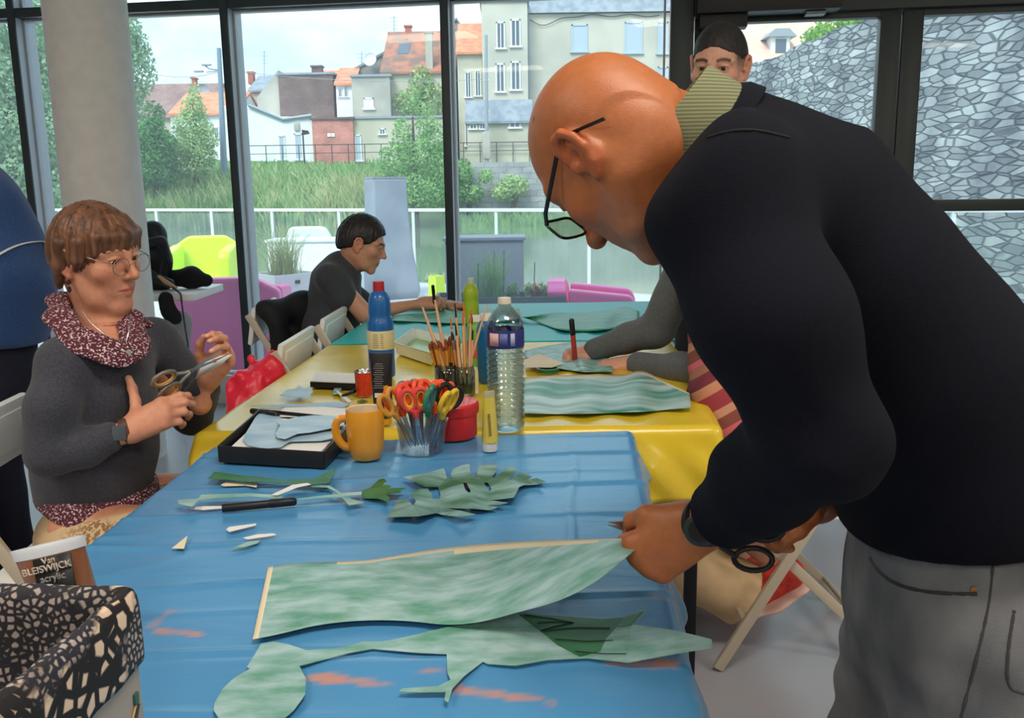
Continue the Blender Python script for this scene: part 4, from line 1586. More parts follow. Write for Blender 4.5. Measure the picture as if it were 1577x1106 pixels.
cloth('blue_tablecloth', 'blue crinkled plastic tablecloth with orange paint smears', Q_BLUE, (.10, .12, .012, .14), (76, 144, 194), 3, amp=.0046, res=.0075,
      stains=STAINS, folds=[('v', .12 + .083 * i + .02 * math.sin(i * 2.3), .003 + .0025 * abs(math.sin(i * 1.7)), .005 + .004 * abs(math.cos(i * 2.9))) for i in range(17)] + [('u', .78, .004, .006), ('u', .40, .0025, .006)], z=TZ + .0045)
cloth('yellow_tablecloth', 'yellow plastic tablecloth hanging over the front of the second table', Q_YEL, (.20, .17, .01, .2), (226, 196, 48), 8, amp=.0034, res=.014,
      folds=(('u', .72, .004, .006), ('v', .5, .003, .006)), flare=.16, rough=.26)
cloth('turquoise_tablecloth', 'turquoise plastic tablecloth on the far end of the table', Q_TEAL, (.01, .2, .22, .2), (0, 182, 182), 13, amp=.0026, res=.016, z=TZ + .005, rough=.42)
# ================================================================== things on the tables
TOP = TZ + .010
def stand(px, py, r, z=TOP):
    """Centre of a round base whose front rim is seen at pixel (px, py)."""
    p = atz(px, py, z)
    d = Vector((p.x, p.y, 0)).normalized()
    return p + d * r

def watercolour(name, a, b, cut=(.36, .66), sc=9, rough=.38, stretch=(1, 2.2, 1)):
    return mat(name, a, rough, rgb2=b, ramp=cut, vscale=sc, stretch=stretch, detail=8, bump=.05, bscale=160)
M_PAINT = watercolour('green_wash_paper', (92, 152, 130), (166, 198, 200), (.34, .66), 16)
M_PAINT_PALE = watercolour('pale_green_wash_paper', (110, 164, 146), (170, 200, 196))
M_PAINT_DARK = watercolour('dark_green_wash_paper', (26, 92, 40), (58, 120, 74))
M_PAINT_BLUE = watercolour('blue_grey_wash_paper', (136, 170, 194), (182, 206, 220))
M_PAPER = mat('white_paper', (234, 234, 230), 0.7)
M_CREAMP = mat('cream_paper_edge', (232, 218, 186), 0.7)
M_INK = mat('black_ink', (20, 22, 22), 0.6)

def paper(name, label, pts, m, z=TOP, zf=None, cat='paper cutout', group=None, thick=.0007, holes=(), parent=None):
    """Cut sheet lying on the table: outline in photo pixels carried down onto the table plane (zf: its lift above it)."""
    bm = bmesh.new()
    for loop in [pts] + list(holes):
        vs = [bm.verts.new(atz(p[0], p[1], z + (zf(p[0], p[1]) if zf else 0))) for p in loop]
        if not holes: continue
        for a, b_ in zip(vs, vs[1:] + vs[:1]): bm.edges.new((a, b_))
    if holes:
        bmesh.ops.triangle_fill(bm, use_beauty=True, edges=list(bm.edges), normal=(0, 0, 1))
    else:
        f = bm.faces.new(vs)
        bm.normal_update()
        if f.normal.z < 0: f.normal_flip()
        bmesh.ops.triangulate(bm, faces=[f])
    me = bpy.data.meshes.new(name)
    bm.to_mesh(me)
    bm.free()
    me.materials.append(m)
    o = bpy.data.objects.new(name, me)
    C.objects.link(o)
    md = o.modifiers.new('thickness', 'SOLIDIFY')
    md.thickness, md.offset = thick, 0
    if parent is not None: return adopt(o, parent)
    return tag(o, label, cat, group)

def curve_through(pts, n):
    """n points along a polyline, by arc length, gently rounded."""
    P_ = np.array(pts, float)
    for _ in range(2):
        Q_ = [P_[0]]
        for a, c in zip(P_[:-1], P_[1:]):
            Q_ += [a * .75 + c * .25, a * .25 + c * .75]
        P_ = np.array(Q_ + [P_[-1]])
    s = np.concatenate([[0], np.cumsum(np.linalg.norm(np.diff(P_, axis=0), axis=1))])
    t = np.linspace(0, s[-1], n)
    return np.stack([np.interp(t, s, P_[:, i]) for i in range(P_.shape[1])], 1)

def ruled_sheet(name, label, top, bot, m, lift, nu=40, nv=14, border=None, cat='painted sheet', parent=None, sag=0.0, dz0=0.0, dz1=0.0):
    A, B = curve_through(top, nu), curve_through(bot, nu)
    vs, fs, mi = [], [], []
    for j in range(nv):
        v = j / (nv - 1)
        for i in range(nu):
            u = i / (nu - 1)
            px, py = A[i] * (1 - v) + B[i] * v
            z = TOP + lift(u, v)
            vs.append(atz(px, py, z))
    mb = MB()
    for j in range(nv - 1):
        for i in range(nu - 1):
            fs.append((j * nu + i, (j + 1) * nu + i, (j + 1) * nu + i + 1, j * nu + i + 1))
    mb.add(vs, fs)
    if border:
        mb.mi = [1 if border(i % (nu - 1), i // (nu - 1), nu, nv) else 0 for i in range(len(fs))]
    o = mb.build(name, [m, M_CREAMP] if border else m, solid=.0008)
    if parent is not None: return adopt(o, parent)
    return tag(o, label, cat)

# ---- the big sheet the man is cutting, its right end lifted to his hand
def sm(t):
    t = min(max(t, 0), 1)
    return t * t * (3 - 2 * t)
o = ruled_sheet('painted_sheet', 'large green painted sheet the bald man is cutting, its right corner lifted', 
            [(413, 874), (440, 868), (520, 865), (565, 864), (610, 856), (690, 843), (800, 834), (900, 831), (979, 829)],
            [(389, 985), (430, 977), (490, 962), (560, 955), (630, 956), (690, 964), (745, 958), (797, 943), (850, 930), (900, 908), (940, 880), (979, 846)],
            M_PAINT, lambda u, v: .004 + .112 * sm((u - .42) / .6) ** 1.2 + .012 * math.sin(math.pi * v) * (1 - u) * sm(u * 4), nu=70, nv=22,
            border=lambda i, j, nu, nv: (j == 0 and i > 12) or (j == 1 and i > 34 and i < 62) or i == 0)
# ---- the long cut leaf under it
Zq = lambda L: [(320 + x / 1.971, 810 + y / 1.971) for x, y in L]
LEAF = Zq([(20, 540), (45, 495), (80, 462), (128, 434), (118, 430), (140, 395), (162, 358), (200, 352), (245, 360), (300, 378), (400, 372), (470, 352), (530, 352), (600, 338), (725, 308), (860, 285), (940, 265),
           (1000, 270), (1060, 272), (1130, 277), (1200, 282), (1265, 277), (1328, 254), (1318, 275), (1285, 300), (1350, 308), (1420, 318), (1530, 345), (1530, 370), (1415, 390), (1275, 416), (1150, 402), (1030, 408), (935, 425),
           (850, 420), (835, 413), (780, 455), (742, 495), (730, 537), (718, 530), (722, 505), (640, 506), (580, 504), (590, 494), (700, 487), (737, 468), (727, 445), (725, 390), (640, 386), (560, 379), (500, 374),
           (430, 386), (340, 410), (278, 426), (298, 465), (296, 512), (262, 560), (235, 583), (180, 600), (100, 605), (40, 596), (18, 560)])
lf = paper('long_leaf_cutout', 'long green cut leaf with a round paddle end lying below the large sheet', LEAF, M_PAINT, z=TOP + .002, zf=lambda x, y: .018 * sm((x - 940) / 150))
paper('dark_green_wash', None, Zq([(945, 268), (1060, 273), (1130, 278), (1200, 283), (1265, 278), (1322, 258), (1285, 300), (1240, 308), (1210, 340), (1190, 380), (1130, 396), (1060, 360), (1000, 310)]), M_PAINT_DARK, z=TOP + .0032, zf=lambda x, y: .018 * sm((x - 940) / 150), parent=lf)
for pts in ([(960, 270), (1040, 280), (1110, 293), (1050, 306), (1010, 318)], [(1000, 292), (1060, 290), (1110, 293)], [(1010, 318), (1120, 308), (1220, 310)], [(1055, 343), (1150, 350), (1230, 347)], [(1115, 380), (1200, 388), (1270, 388)]):
    mb = MB()
    mb.tube([atz(px, py, TOP + .0042 + .018 * sm((px - 940) / 150)) for px, py in Zq(pts)], .0006, 5)
    mb.build('ink_line', M_INK, lf)

# ---- monstera leaf and cut scraps
Zm = lambda L: [(260 + x / 2.628, 690 + y / 2.628) for x, y in L]
MON = Zm([(948, 118), (985, 112), (1030, 105), (1075, 92), (1113, 82), (1120, 100), (1124, 122), (1146, 124), (1142, 108), (1150, 86), (1182, 72), (1217, 65), (1219, 92), (1230, 118), (1248, 118), (1248, 98), (1258, 71), (1290, 67), (1328, 70),
          (1327, 92), (1308, 118), (1322, 122), (1345, 102), (1373, 73), (1395, 76), (1410, 88), (1392, 108), (1372, 128), (1392, 126), (1412, 108), (1430, 99), (1452, 104), (1470, 116), (1440, 130), (1462, 128), (1490, 122), (1525, 136), (1490, 148), (1455, 151), (1440, 150),
          (1418, 158), (1408, 180), (1396, 200), (1340, 208), (1300, 212), (1372, 222), (1340, 230), (1290, 232), (1332, 240), (1300, 252), (1230, 246), (1110, 243), (1180, 254), (1246, 270), (1180, 279), (1110, 272), (1085, 264), (1050, 270), (1015, 276), (880, 281), (905, 250), (925, 214), (962, 208),
          (990, 234), (1000, 215), (980, 188), (985, 178), (1020, 166), (1048, 165), (1060, 182), (1068, 205), (1095, 208), (1100, 190), (1090, 158), (1040, 158), (1000, 140)])
paper('monstera_leaf_cutout', 'notched green monstera leaf cutout on the blue cloth', MON, watercolour('monstera_wash', (56, 104, 72), (140, 178, 180), (.38, .6), 7), z=TOP + .002, zf=lambda x, y: .012 * (math.sin(x * .09) * .5 + .5), holes=[Zm(h) for h in ([(1190, 140), (1204, 140), (1222, 175), (1215, 182), (1200, 170)], [(1275, 140), (1290, 140), (1306, 165), (1300, 178), (1288, 165)])])
SPLAY = Zm([(782, 172), (815, 162), (850, 128), (872, 124), (880, 134), (860, 152), (890, 150), (900, 156), (880, 164), (930, 162), (960, 162), (935, 172), (940, 180), (905, 184), (880, 188), (895, 205), (885, 217), (845, 205), (785, 204)])
paper('palm_leaf_cutout', 'small dark green many-fingered leaf cutout left of the monstera leaf', SPLAY, M_PAINT_DARK, z=TOP + .001, zf=lambda x, y: .01 * sm((x - 560) / 50))
paper('paper_strip', 'green painted offcut with cream edge in front of the black box lid', Zm([(158, 124), (185, 96), (300, 112), (360, 116), (450, 128), (585, 125), (678, 83), (648, 143), (560, 150), (440, 140), (330, 137), (240, 128)]), M_PAINT_DARK, z=TOP + .002, zf=lambda x, y: .008)
paper('paper_strip', 'pale curling paper strip above the black marker', Zm([(35, 212), (120, 205), (130, 190), (330, 184), (460, 192), (455, 206), (330, 197), (200, 203), (120, 212), (95, 238), (40, 226)]), M_PAINT_PALE, z=TOP + .002, zf=lambda x, y: .01)
paper('paper_strip', 'thin white strip curving from the marker towards the palm leaf cutout', Zm([(415, 190), (500, 150), (560, 142), (575, 148), (520, 160), (440, 192)]), M_PAPER, z=TOP + .006, zf=lambda x, y: .01)
paper('paper_strip', 'long white strip with a green leaf tip ending under the palm leaf cutout', Zm([(520, 206), (600, 196), (690, 186), (640, 160), (575, 158), (600, 150), (650, 152), (700, 184), (780, 178), (780, 190), (705, 196), (790, 222), (730, 232), (700, 200), (600, 204), (520, 212)]), M_PAINT_PALE, z=TOP + .003, zf=lambda x, y: .004)
paper('paper_strip', 'white sliver pointing left from under the black marker', Zm([(65, 244), (140, 236), (220, 236), (222, 244), (140, 251)]), M_PAPER, z=TOP + .001)
paper('paper_strip', 'cream fragment lying below the green offcut', Zm([(210, 150), (235, 138), (360, 140), (355, 160), (310, 152), (225, 155)]), M_CREAMP, z=TOP + .001)
paper('paper_scrap', 'small cream triangle scrap near the left table edge', Zm([(12, 407), (76, 355), (62, 408)]), M_CREAMP, z=TOP + .001)
paper('paper_scrap', 'small white slanted scrap nearest below the marker', Zm([(232, 330), (245, 320), (355, 306), (350, 314), (245, 340)]), M_PAPER, z=TOP + .001)
paper('paper_scrap', 'thin white curved scrap above the dark green one', Zm([(300, 364), (360, 350), (425, 346), (435, 352), (390, 360), (320, 370)]), M_PAPER, z=TOP + .001)
paper('paper_scrap', 'thin dark green scrap beside the white scraps', Zm([(248, 410), (320, 380), (370, 374), (360, 386), (300, 404)]), M_PAINT, z=TOP + .001)

def pen(name, label, a, b, r, body, tip=None, cap=None, cat='pen'):
    a, b = Vector(a), Vector(b)
    t = thing(name, label, cat, a)
    d = (b - a).normalized()
    L_ = (b - a).length
    MB().lathe([(0, 0), (r * .9, 0), (r, .004), (r, L_ * .62), (r * .92, L_ * .63), (0, L_ * .63)], a, 14, axis=d).build('barrel', body, t)
    MB().lathe([(0, L_ * .63), (r * .95, L_ * .63), (r * 1.08, L_ * .64), (r * 1.04, L_ * .97), (r * .6, L_), (0, L_)], a, 14, axis=d).build('pen_cap', cap or body, t)
    return t
pen('marker_pen', 'black marker pen lying among the paper strips on the blue cloth', atz(342, 783, TOP + .008), atz(457, 772, TOP + .009), .0075, M_BLACK)
pen('marker_pen', 'black pen lying behind the black box lid', atz(388, 633, TOP + .03), atz(428, 641, TOP + .03), .008, M_BLACK)

# ---- black box lid holding magazines and blue-grey leaves
def quad_px(*p, z=TOP): return [atz(x, y, z) for x, y in p]
FL, FR, BR, BL = quad_px((338, 712), (500, 722), (548, 668), (402, 652))
tr = thing('box_lid', 'shallow black box lid holding a magazine and blue-grey leaf cutouts', 'box', (FL + BR) / 2)
mb = MB()
mb.prism([(p.x, p.y) for p in (FL, FR, BR, BL)], .004, Matrix.Translation((0, 0, TOP)))
mb.build('bottom', M_BLACK, tr, smooth=False)
for a, c in ((FL, FR), (FR, BR), (BR, BL), (BL, FL)):
    MB().bar(a + Vector((0, 0, .019)), c + Vector((0, 0, .019)), .004, .036, bev=.001).build('side', M_BLACK, tr)
def inset(q, k_, z):
    c_ = sum(q, Vector()) / 4
    return [Vector((*(c_ + (p - c_) * k_).xy, z)) for p in q]
mg = thing('magazine', 'white magazine with a red and black cover edge lying in the box lid', 'magazine', (FL + BR) / 2)
qi = inset([FL, FR, BR, BL], .88, 0)
MB().prism([(p.x, p.y) for p in qi], .012, Matrix.Translation((0, 0, TOP + .005))).build('cover', mat('magazine_cover', (60, 36, 34), .35, rgb2=(214, 120, 90), vscale=22, ramp=(.5, .58)), mg, smooth=False)
MB().prism([(p.x, p.y) for p in inset([FL, FR, BR, BL], .86, 0)], .008, Matrix.Translation((0, 0, TOP + .0172))).build('pages', M_PAPER, mg, smooth=False)
Zl = lambda L: [(320 + x / 3.9425, 480 + y / 3.9425) for x, y in L]
LZ = TOP + .028
paper('leaf_cutout', 'blue-grey hourglass leaf cutout lying uppermost in the box lid', Zl([(415, 665), (460, 660), (540, 640), (640, 630), (740, 632), (830, 640), (830, 690), (720, 715), (620, 735), (545, 742), (470, 775), (420, 765), (410, 740), (440, 690)]), M_PAINT_BLUE, z=LZ + .006, zf=lambda x, y: .004)
paper('leaf_cutout', 'blue-grey leaf cutout with rounded lower lobe at the left of the box lid', Zl([(212, 780), (230, 740), (290, 640), (310, 620), (380, 625), (440, 640), (440, 680), (410, 735), (415, 770), (520, 765), (600, 745), (700, 730), (755, 727), (768, 750), (755, 772), (690, 785), (560, 788), (500, 790), (440, 825), (340, 832), (250, 815)]), M_PAINT_BLUE, z=LZ, zf=lambda x, y: .003)
paper('paper_sheet', 'white sheet sticking out behind the leaf cutouts in the box lid', Zl([(390, 640), (470, 582), (700, 578), (860, 590), (850, 640), (640, 640)]), M_PAPER, z=LZ - .0005, cat='paper')
# things behind the lid on the yellow cloth
paper('leaf_cutout', 'pale blue leaf cutout on the yellow cloth left of the notebook', Zl([(435, 510), (480, 475), (530, 468), (555, 448), (580, 465), (625, 462), (640, 490), (590, 515), (520, 522), (480, 515)]), M_PAINT_BLUE, z=TOP, zf=lambda x, y: .012)
paper('leaf_cutout', 'long thin pale leaf strips along the yellow cloth behind the box lid', Zl([(255, 572), (420, 565), (580, 560), (800, 545), (860, 560), (830, 580), (600, 576), (420, 578)]), M_PAINT_BLUE, z=TOP, zf=lambda x, y: .003)
paper('paper_scrap', 'little white offcut stick in front of the notebook', Zl([(770, 478), (790, 480), (875, 545), (850, 552)]), M_PAPER, z=TOP + .004)
paper('paper_scrap', 'dark green leaf scrap in front of the red cup', Zl([(905, 548), (940, 532), (975, 545), (940, 560)]), M_PAINT_DARK, z=TOP + .003)
paper('paper_scrap', 'dark green leaf scrap in front of the notebook', Zl([(765, 470), (790, 450), (815, 458), (800, 500), (760, 502)]), M_PAINT, z=TOP + .002)
nb = thing('notebook', 'black notebook with a white top page lying by the red cup', 'notebook', atz(515, 600, TOP))
q4 = quad_px((478, 597), (548, 600), (556, 585), (486, 583))
MB().prism([(p.x, p.y) for p in q4], .016, Matrix.Translation((0, 0, TOP + .001))).build('cover', M_BLACK, nb, smooth=False)
MB().prism([(p.x, p.y) for p in inset(q4, .97, 0)], .003, Matrix.Translation((0, 0, TOP + .0175))).build('pages', M_PAPER, nb, smooth=False)
pen('marker_pen', 'thin black pen leaning on the yellow cloth in front of the notebook', atz(528, 610, TOP + .006), atz(552, 600, TOP + .006), .005, M_BLACK)

# ---- mug
p = stand(565, 712, .036)
t = thing('mug', 'tall ochre mug with cream inside standing by the box lid', 'mug', p)
M_OCHRE = mat('ochre_glaze', (222, 148, 34), 0.3, coat=.4)
M_OCHRE_IN = mat('cream_glaze', (226, 206, 172), 0.35)
MB().lathe([(0, 0), (.030, 0), (.033, .003), (.0385, .03), (.041, .07), (.0405, .108), (.0395, .110)], p, 40).build('body', M_OCHRE, t)
MB().lathe([(.0395, .110), (.0375, .108), (.037, .06), (.033, .012), (0, .010)], p, 40).build('lining', M_OCHRE_IN, t)
d = Vector((-1, -.12, 0)).normalized()
hp = [p + d * r + Vector((0, 0, z)) for r, z in ((.036, .088), (.052, .09), (.062, .08), (.064, .06), (.058, .04), (.046, .026), (.034, .024))]
MB().tube([Vector(q) for q in curve_through([tuple(x) for x in hp], 22)], .0065, 10, flat=1.4).build('handle', M_OCHRE, t)
# ---- red metal cup
p = stand(562, 611, .024)
t = thing('red_cup', 'small red metal cup between the notebook and the black tube', 'cup', p)
M_REDM = mat('red_enamel', (198, 48, 34), 0.3, coat=.5)
MB().lathe([(0, 0), (.022, 0), (.0235, .002), (.027, .066)], p, 30).build('body', M_REDM, t)
MB().lathe([(.027, .066), (.0285, .068), (.0275, .070), (.0255, .067), (.022, .006), (0, .005)], p, 30).build('rim', mat('steel_rim', (170, 170, 174), .25, metal=.9), t)

# ---- clear cup packed with scissors
M_CLEARP = clear_mat('clear_plastic', tint=(244, 247, 249), gloss=.12, veil=.03, rough=.06)
cup = stand(651, 703, .046)
t = thing('plastic_cup', 'clear plastic cup packed with orange-handled scissors', 'cup', cup)
MB().lathe([(0, 0), (.046, 0), (.0475, .003), (.057, .066), (.0595, .068), (.0595, .071), (.056, .071), (.0465, .005), (0, .004)], cup, 40).build('cup_wall', M_CLEARP, t)
M_STEEL = mat('scissor_steel', (176, 180, 186), 0.28, metal=.95)
SC_COL = {'orange': mat('orange_handle', (238, 92, 42), .4), 'red': mat('coral_handle', (236, 78, 70), .4), 'yellow': mat('yellow_handle', (234, 190, 48), .4),
          'green': mat('dark_green_handle', (52, 128, 96), .4), 'blue': mat('blue_grey_handle', (86, 106, 150), .4), 'black': mat('black_handle', (30, 30, 34), .4), 'steel': mat('brushed_steel_handle', (150, 146, 140), .35, metal=.7), 'wood': mat('ochre_handle', (206, 146, 60), .45)}

def scissors(label, tip, up, side, colour, L_=.14, spread=.16, group=None, ring=.017, cat='scissors', thick=.0045, inlay=None, blade_m=None, bw=1.0, ro=.004):
    """Closed-ish pair: tip at `tip`, handles along `up`, the pair lying in the plane of `up` and `side`."""
    up, side = Vector(up).normalized(), Vector(side)
    side = (side - up * side.dot(up)).normalized()
    nrm = up.cross(side)
    tip = Vector(tip)
    t = thing('scissors', label, cat, tip, group)
    piv = L_ * .52
    for s in (-1, 1):
        ca, sa = math.cos(spread / 2), math.sin(spread / 2)
        u = up * ca + side * (sa * s)
        w = nrm.cross(u)
        o0 = tip + up * piv + nrm * (.0013 * s)
        hb = MB()
        def L2(a, b_): return o0 + u * a + w * b_
        R = Matrix((w, u, nrm)).transposed().to_4x4()
        R.translation = o0 - nrm * .0008
        hb.prism([(0.006 * -s * bw, .012), (.005 * s * bw, .012), (.004 * s * bw, -.01), (.0005 * s, -piv * .98), (-.0028 * s * bw, -piv * .72), (-.004 * s * bw, -.012)], .0016, R)
        hb.build('blade', blade_m or M_STEEL, t, smooth=False)
        rg = MB()
        c_ = o0 + u * (L_ * .36) + w * (-s * -.006)
        pts = []
        for q in range(18):
            a = 2 * math.pi * q / 18
            pts.append(c_ + u * (ring * 1.35 * math.sin(a)) + w * (ring * .82 * math.cos(a)) + w * (s * ro))
        rg.tube(pts, thick, 8, closed=True)
        rg.tube([o0 + u * .006, o0 + u * .02 + w * (s * .002), c_ - u * ring * 1.2 + w * (s * ro)], [thick * 1.1, thick * 1.2, thick], 8)
        rg.build('handle', SC_COL[colour], t)
        if inlay:
            MB().tube([c_ + u * ((ring - .004) * 1.3 * math.sin(2 * math.pi * q / 16)) + w * ((ring - .004) * .78 * math.cos(2 * math.pi * q / 16) + s * ro) for q in range(16)], thick * .7, 6, closed=True).build('handle_lining', SC_COL[inlay], t)
    MB().lathe([(0, -.003), (.003, -.003), (.003, .003), (0, .003)], tip + up * piv, 10, axis=nrm).build('pivot', M_STEEL, t)
    return t

SC = [('orange', None, -.030, -.012, -.35, -.05, .3, 'scissors with plain orange rings leaning out at the left of the clear cup'), ('orange', 'blue', -.004, .022, -.05, .28, 1.2, 'orange scissors with blue ring lining at the back of the clear cup'),
      ('orange', None, .012, .020, .12, .25, .2, 'orange scissors standing upright at the back of the clear cup'), ('red', 'yellow', -.006, -.022, -.06, -.26, .1, 'coral scissors with yellow ring lining at the front of the clear cup'),
      ('orange', None, .022, .006, .28, .08, .9, 'orange scissors leaning right in the clear cup'), ('yellow', None, .033, -.018, .5, -.22, 1.0, 'yellow scissors leaning out at the right front of the clear cup'),
      ('green', 'blue', .014, -.022, .16, -.25, 1.3, 'dark green and blue scissors at the front of the clear cup'), ('wood', None, -.034, -.018, -.52, -.22, .8, 'ochre-handled scissors leaning out at the left front of the clear cup'),
      ('blue', None, -.016, .018, -.2, .22, .5, 'blue-grey scissors half hidden at the back left of the clear cup'), ('black', None, .034, .010, .48, .1, .3, 'black-handled scissors leaning right behind the yellow pair'),
      ('orange', None, .002, .004, .0, .0, 1.5, 'orange scissors standing in the middle of the clear cup'), ('red', None, -.020, .0, -.22, .02, 1.1, 'coral scissors just left of the middle of the clear cup'), ('orange', None, .030, .022, .34, .3, .7, 'orange scissors at the back right of the clear cup')]
for col_, inl, dx, dy, ux, uy, a, lab in SC:
    tp = cup + Vector((dx * .55, dy * .55, .008))
    scissors(lab, tp, (ux * .8, uy * .8, 1), (math.cos(a), math.sin(a), 0), col_, L_=.138, spread=.15, group='scissors in the clear cup', inlay=inl, ring=.0175, thick=.0058)

# ---- red pot with lid
p = stand(698, 681, .058)
t = thing('red_pot', 'red plastic pot with a fluted screw lid beside the clear cup', 'pot', p)
M_REDP = mat('red_plastic', (214, 40, 38), 0.35, coat=.2)
MB().lathe([(0, 0), (.054, 0), (.057, .004), (.058, .058), (.054, .060), (0, .060)], p, 48).build('pot', M_REDP, t)
mb = MB()
vs, fs = [], []
NF = 64
prof = [(.060, .056), (.0615, .062), (.0615, .078), (.058, .083), (.03, .085)]
for r_, z in prof:
    for q in range(NF):
        a = 2 * math.pi * q / NF
        rr_ = r_ + (.0012 * (q % 2) if r_ > .059 else 0)
        vs.append(p + Vector((rr_ * math.cos(a), rr_ * math.sin(a), z)))
for i in range(len(prof) - 1):
    for q in range(NF):
        fs.append((i * NF + q, i * NF + (q + 1) % NF, (i + 1) * NF + (q + 1) % NF, (i + 1) * NF + q))
vs.append(p + Vector((0, 0, .0845)))
for q in range(NF):
    fs.append(((len(prof) - 1) * NF + q, (len(prof) - 1) * NF + (q + 1) % NF, len(vs) - 1))
mb.add(vs, fs)
mb.build('lid', M_REDP, t, angle=30)

# ---- paint tubes standing on their caps
def paint_tube(name, label, base, h, r, w_top, yaw, body_m, cap_m, cap_h=.018, lean=(0, 0), bands=(), cat='paint tube', tail_m=None):
    t = thing(name, label, cat, base)
    ax = Vector((lean[0], lean[1], 1)).normalized()
    Rq = Vector((0, 0, 1)).rotation_difference(ax).to_matrix() @ Matrix.Rotation(yaw, 3, 'Z')
    b_ = Vector(base)
    MB().lathe([(0, 0), (r * .86, 0), (r * .9, .002), (r * .92, cap_h), (0, cap_h)], b_, 28, axis=ax).build('screw_cap', cap_m, t)
    def ring(z, n=32):
        f = (z - cap_h) / (h - cap_h)
        a_, b2 = r + (w_top / 2 - r) * f, r * (1 - f) ** .8 + .0012
        return [b_ + Rq @ Vector((a_ * math.cos(2 * math.pi * q / n), b2 * math.sin(2 * math.pi * q / n), z)) for q in range(n)]
    def skin(z0, z1, nm, m_, k_=1.0, par=t):
        vs, fs = [], []
        zz = np.linspace(z0, z1, 10)
        for z in zz:
            c_ = b_ + ax * z
            vs += [c_ + (v_ - c_) * k_ for v_ in ring(z)]
        for i in range(9):
            for q in range(32):
                fs.append((i * 32 + q, i * 32 + (q + 1) % 32, (i + 1) * 32 + (q + 1) % 32, (i + 1) * 32 + q))
        fs.append(tuple(range(32))[::-1])
        fs.append(tuple(9 * 32 + q for q in range(32)))
        return MB().add(vs, fs).build(nm, m_, par)
    body = skin(cap_h, h, 'tube_body', body_m)
    skin(h - .014, h + .001, 'crimp', tail_m or body_m, 1.03)
    for (f0, f1, m_) in bands:
        skin(cap_h + (h - cap_h) * f0, cap_h + (h - cap_h) * f1, 'printed_band', m_, 1.012, body)
    return t, Rq, b_

M_TUBEBLK = mat('black_tube', (34, 32, 32), .35)
M_AMBER = mat('amber_label', (226, 170, 40), .4)
M_LABELW = mat('label_white', (226, 224, 214), .5)
M_LABELC = mat('label_cream', (214, 204, 158), .55)
bp_ = stand(591, 656, .024)
t, Rq, b_ = paint_tube('paint_tube', 'black paint tube with an amber patch standing on its cap behind the mug', bp_, .178, .0225, .056, -.1, M_TUBEBLK, M_AMBER)
def on_tube(xo, z, y_off): return b_ + Rq @ Vector((xo, y_off, z))
MB().box(on_tube(.014, .065, -.0185), (.012, .003, .07), rz=.65).build('amber_patch', M_AMBER, t)
MB().box(on_tube(-.004, .076, -.0205), (.020, .0015, .011), rz=-.1).build('barcode', M_LABELW, t)
lm = MB()
for q in range(12):
    lm.box(on_tube(-.004, .095 + q * .0052, -.0205 + q * .0012), (.026 - .004 * (q % 3), .001, .0014), rz=-.1)
lm.build('small_print', mat('grey_print', (140, 138, 134), .6), t, smooth=False)
M_YTUBE = mat('yellow_clear_tube', (214, 188, 40), .3, rgb2=(222, 204, 96), vscale=14, stretch=(1, 1, .3), trans=.15)
yp = stand(755, 697, .017)
t, Rq, b_ = paint_tube('paint_tube', 'slim yellow paint tube standing on a white cap in front of the water bottle', yp, .135, .0185, .026, .5, M_YTUBE, M_LABELW, cap_h=.021, tail_m=mat('clear_crimp', (214, 210, 170), .3, trans=.4))
lm = MB()
for q in range(10):
    lm.box(b_ + Rq @ Vector((-.008, -.0178 + q * .0006, .04 + q * .005)), (.006, .001, .0025), rz=.5)
lm.build('small_print', mat('brown_print', (120, 96, 40), .6), t, smooth=False)

# ---- bottles
M_PET = clear_mat('bottle_plastic', tint=(247, 250, 250), gloss=.2, rough=.03, blend=.4)
def bottle(name, label, base, prof, m, cap=None, capm=None, lab=(), n=40, cat='bottle'):
    t = thing(name, label, cat, base)
    MB().lathe(prof, base, n).build('bottle_body', m, t)
    if cap:
        MB().lathe([(0, cap[0]), (cap[2], cap[0]), (cap[2] * 1.02, cap[0] + .002), (cap[2] * .96, cap[1]), (0, cap[1])], base, 24).build('bottle_cap', capm, t)
    for (z0, z1, r_, m_, nm) in lab:
        MB().lathe([(r_, z0), (r_ + .0004, z0 + .001), (r_ + .0004, z1 - .001), (r_, z1)], base, n).build(nm, m_, t)
    return t
p = stand(780, 668, .045)
pr_ = [(0, .006), (.02, .001), (.038, .0), (.043, .006)]
z = .012
while z < .20:
    pr_ += [(.0445, z), (.0445, z + .006), (.0415, z + .010), (.0415, z + .012)]
    z += .0152
pr_ += [(.0445, .200), (.0445, .248), (.043, .258), (.037, .272), (.027, .286), (.018, .296), (.0145, .300), (.0145, .304)]
t = bottle('water_bottle', 'large clear ribbed water bottle with a dark blue label', p, pr_, M_PET, (.304, .318, .0158), mat('pale_cap', (226, 214, 196), .4), ((.203, .245, .0452, mat('blue_label', (36, 48, 120), .35), 'label_sleeve'),))
for a0, w_, m_, nm in ((-2.45, .55, mat('pink_print', (222, 176, 170), .4), 'label_badge'), (-1.85, .42, mat('blue_print', (96, 106, 160), .4), 'label_panel'), (-1.28, .24, mat('pale_print', (180, 180, 200), .4), 'label_barcode')):
    mb = MB()
    vs, fs = [], []
    for i in range(9):
        a = a0 + w_ * i / 8
        for z_ in (.209, .239):
            vs.append(p + Vector((.0460 * math.cos(a), .0460 * math.sin(a), z_)))
    for i in range(8):
        fs.append((2 * i, 2 * i + 2, 2 * i + 3, 2 * i + 1))
    mb.add(vs, fs).build(nm, m_, t, solid=.0004)
